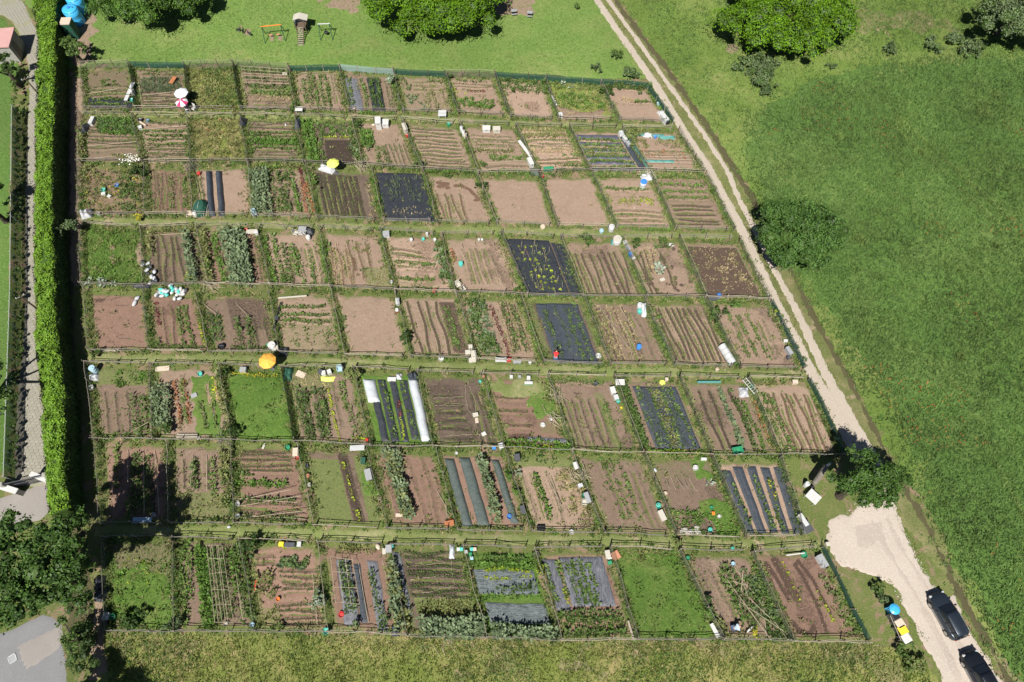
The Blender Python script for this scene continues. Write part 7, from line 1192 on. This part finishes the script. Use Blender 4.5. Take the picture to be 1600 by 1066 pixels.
# ================================================================ PEOPLE
def body(name, joints, edges, radii, mat, parent, sub=2):
    me = bpy.data.meshes.new(name); me.from_pydata(joints, edges, []); me.materials.append(MAT[mat]); o = link(name, me, parent); md = o.modifiers.new('skin', 'SKIN')
    for i_, r in enumerate(radii): me.skin_vertices[0].data[i_].radius = (r, r)
    me.skin_vertices[0].data[0].use_root = True; md.use_smooth_shade = True; s_ = o.modifiers.new('sub', 'SUBSURF'); s_.levels = sub; s_.render_levels = sub; return o
def person(u, v, rz, shirt, lab, hairm='hair', crouch=False):
    rt = T('person', lab, 'person', u, v, .9, rz, None)
    # bending forward (towards +x): pelvis high, chest forward and low, arms reaching to the soil
    pz = .88 if not crouch else .42; cx, cz = (.42, 1.12) if not crouch else (.30, .78)
    J = [(0, 0, pz), (.2, 0, pz + (cz - pz) * .55), (cx, 0, cz), (cx + .12, 0, cz + .02), (cx + .22, 0, cz + .04), (cx + .30, 0, cz + .06)]
    R = [.15, .145, .16, .07, .085, .09]; E = [(0, 1), (1, 2), (2, 3), (3, 4), (4, 5)]; n = 6
    for s_ in (-1, 1):
        kx = .06 if not crouch else .42; kz = .46 if not crouch else .48; J += [(cx - .02, s_ * .19, cz), (cx + .1, s_ * .24, cz - .27), (cx + .24, s_ * .18, cz - .5), (cx + .3, s_ * .16, cz - .57), (0, s_ * .1, pz - .04), (kx, s_ * .15, kz), (-.04 if not crouch else .12, s_ * .14, .08), (.16 if not crouch else .3, s_ * .15, .04)]
        R += [.065, .047, .036, .033, .105, .068, .045, .04]; E += [(2, n), (n, n + 1), (n + 1, n + 2), (n + 2, n + 3), (0, n + 4), (n + 4, n + 5), (n + 5, n + 6), (n + 6, n + 7)]; n += 8
    body('body', J, E, R, 'skin', rt)
    hx, hz = cx + .3, cz + .06
    body('shirt', [(.02, 0, pz + .04), (.2, 0, pz + (cz - pz) * .55), (cx, 0, cz), (cx + .06, 0, cz + .01)] + [(cx - .02, s_ * .2, cz) for s_ in (-1, 1)] + [(cx + .05, s_ * .235, cz - .14) for s_ in (-1, 1)], [(0, 1), (1, 2), (2, 3), (2, 4), (2, 5), (4, 6), (5, 7)], [.165, .165, .178, .1, .085, .085, .075, .075], shirt, rt)
    kx = .06 if not crouch else .42; kz = .46 if not crouch else .48
    body('trousers', [(0, 0, pz)] + [q for s_ in (-1, 1) for q in ((0, s_ * .1, pz - .04), (kx, s_ * .15, kz), (-.04 if not crouch else .12, s_ * .14, .14))], [(0, 1), (1, 2), (2, 3), (0, 4), (4, 5), (5, 6)], [.168, .12, .085, .066, .12, .085, .066], 'jeans', rt)
    iv, jf = ico(); hv = iv * np.array([.115, .1, .11]) + np.array([hx - .03, 0, hz + .03]); link('hair', mesh_np('hair', hv, jf, hairm, True), rt)
    for s_ in (-1, 1):
        MB().lathe([(.028, 0), (.03, .03), (.01, .05)], 8, (hx + .01, s_ * .095, hz - .03)).build('ear', 'skin', rt)
        MB().box((.2 if not crouch else .32, s_ * .15, .04), (.27, .1, .09), bev=.03).build('shoe', 'black', rt)
        for q in range(5): a_ = (q - 2) * .02; b = MB(); b.tube((cx + .3, s_ * .16 + a_, cz - .58), (cx + .33, s_ * .16 + a_ * 1.4, cz - .64), .011, 5); b.tube((cx + .33, s_ * .16 + a_ * 1.4, cz - .64), (cx + .32, s_ * .16 + a_ * 1.4, cz - .69), .009, 5); b.build('finger', 'skin', rt)
person(868, 559, 1.4, 'shirt_red', 'person in a red shirt and jeans bending at the foot of the dark film plot'); person(1149, 981, .2, 'shirt_pale', 'person in a pale shirt crouching among plants at the bottom fence', 'hair', True)
# scatter of tiny debris and flowers around, as stuff
pts = in_poly_pts(P((150, 115), (1000, 130), (1300, 700), (1330, 990), (170, 985)), 2600)
V, F = leaf_quads(np.c_[pts, np.full(len(pts), .09)], np.tile([0, 0, 1.0], (len(pts), 1)) + rng.normal(0, .3, (len(pts), 3)), .09 * rng.uniform(.5, 1.6, len(pts)), .06)
tag(link('plant_litter', mesh_np('plant_litter', V, F, 'leaf_straw')), 'dry leaf and straw litter strewn over the plots', 'litter', None, 'stuff')
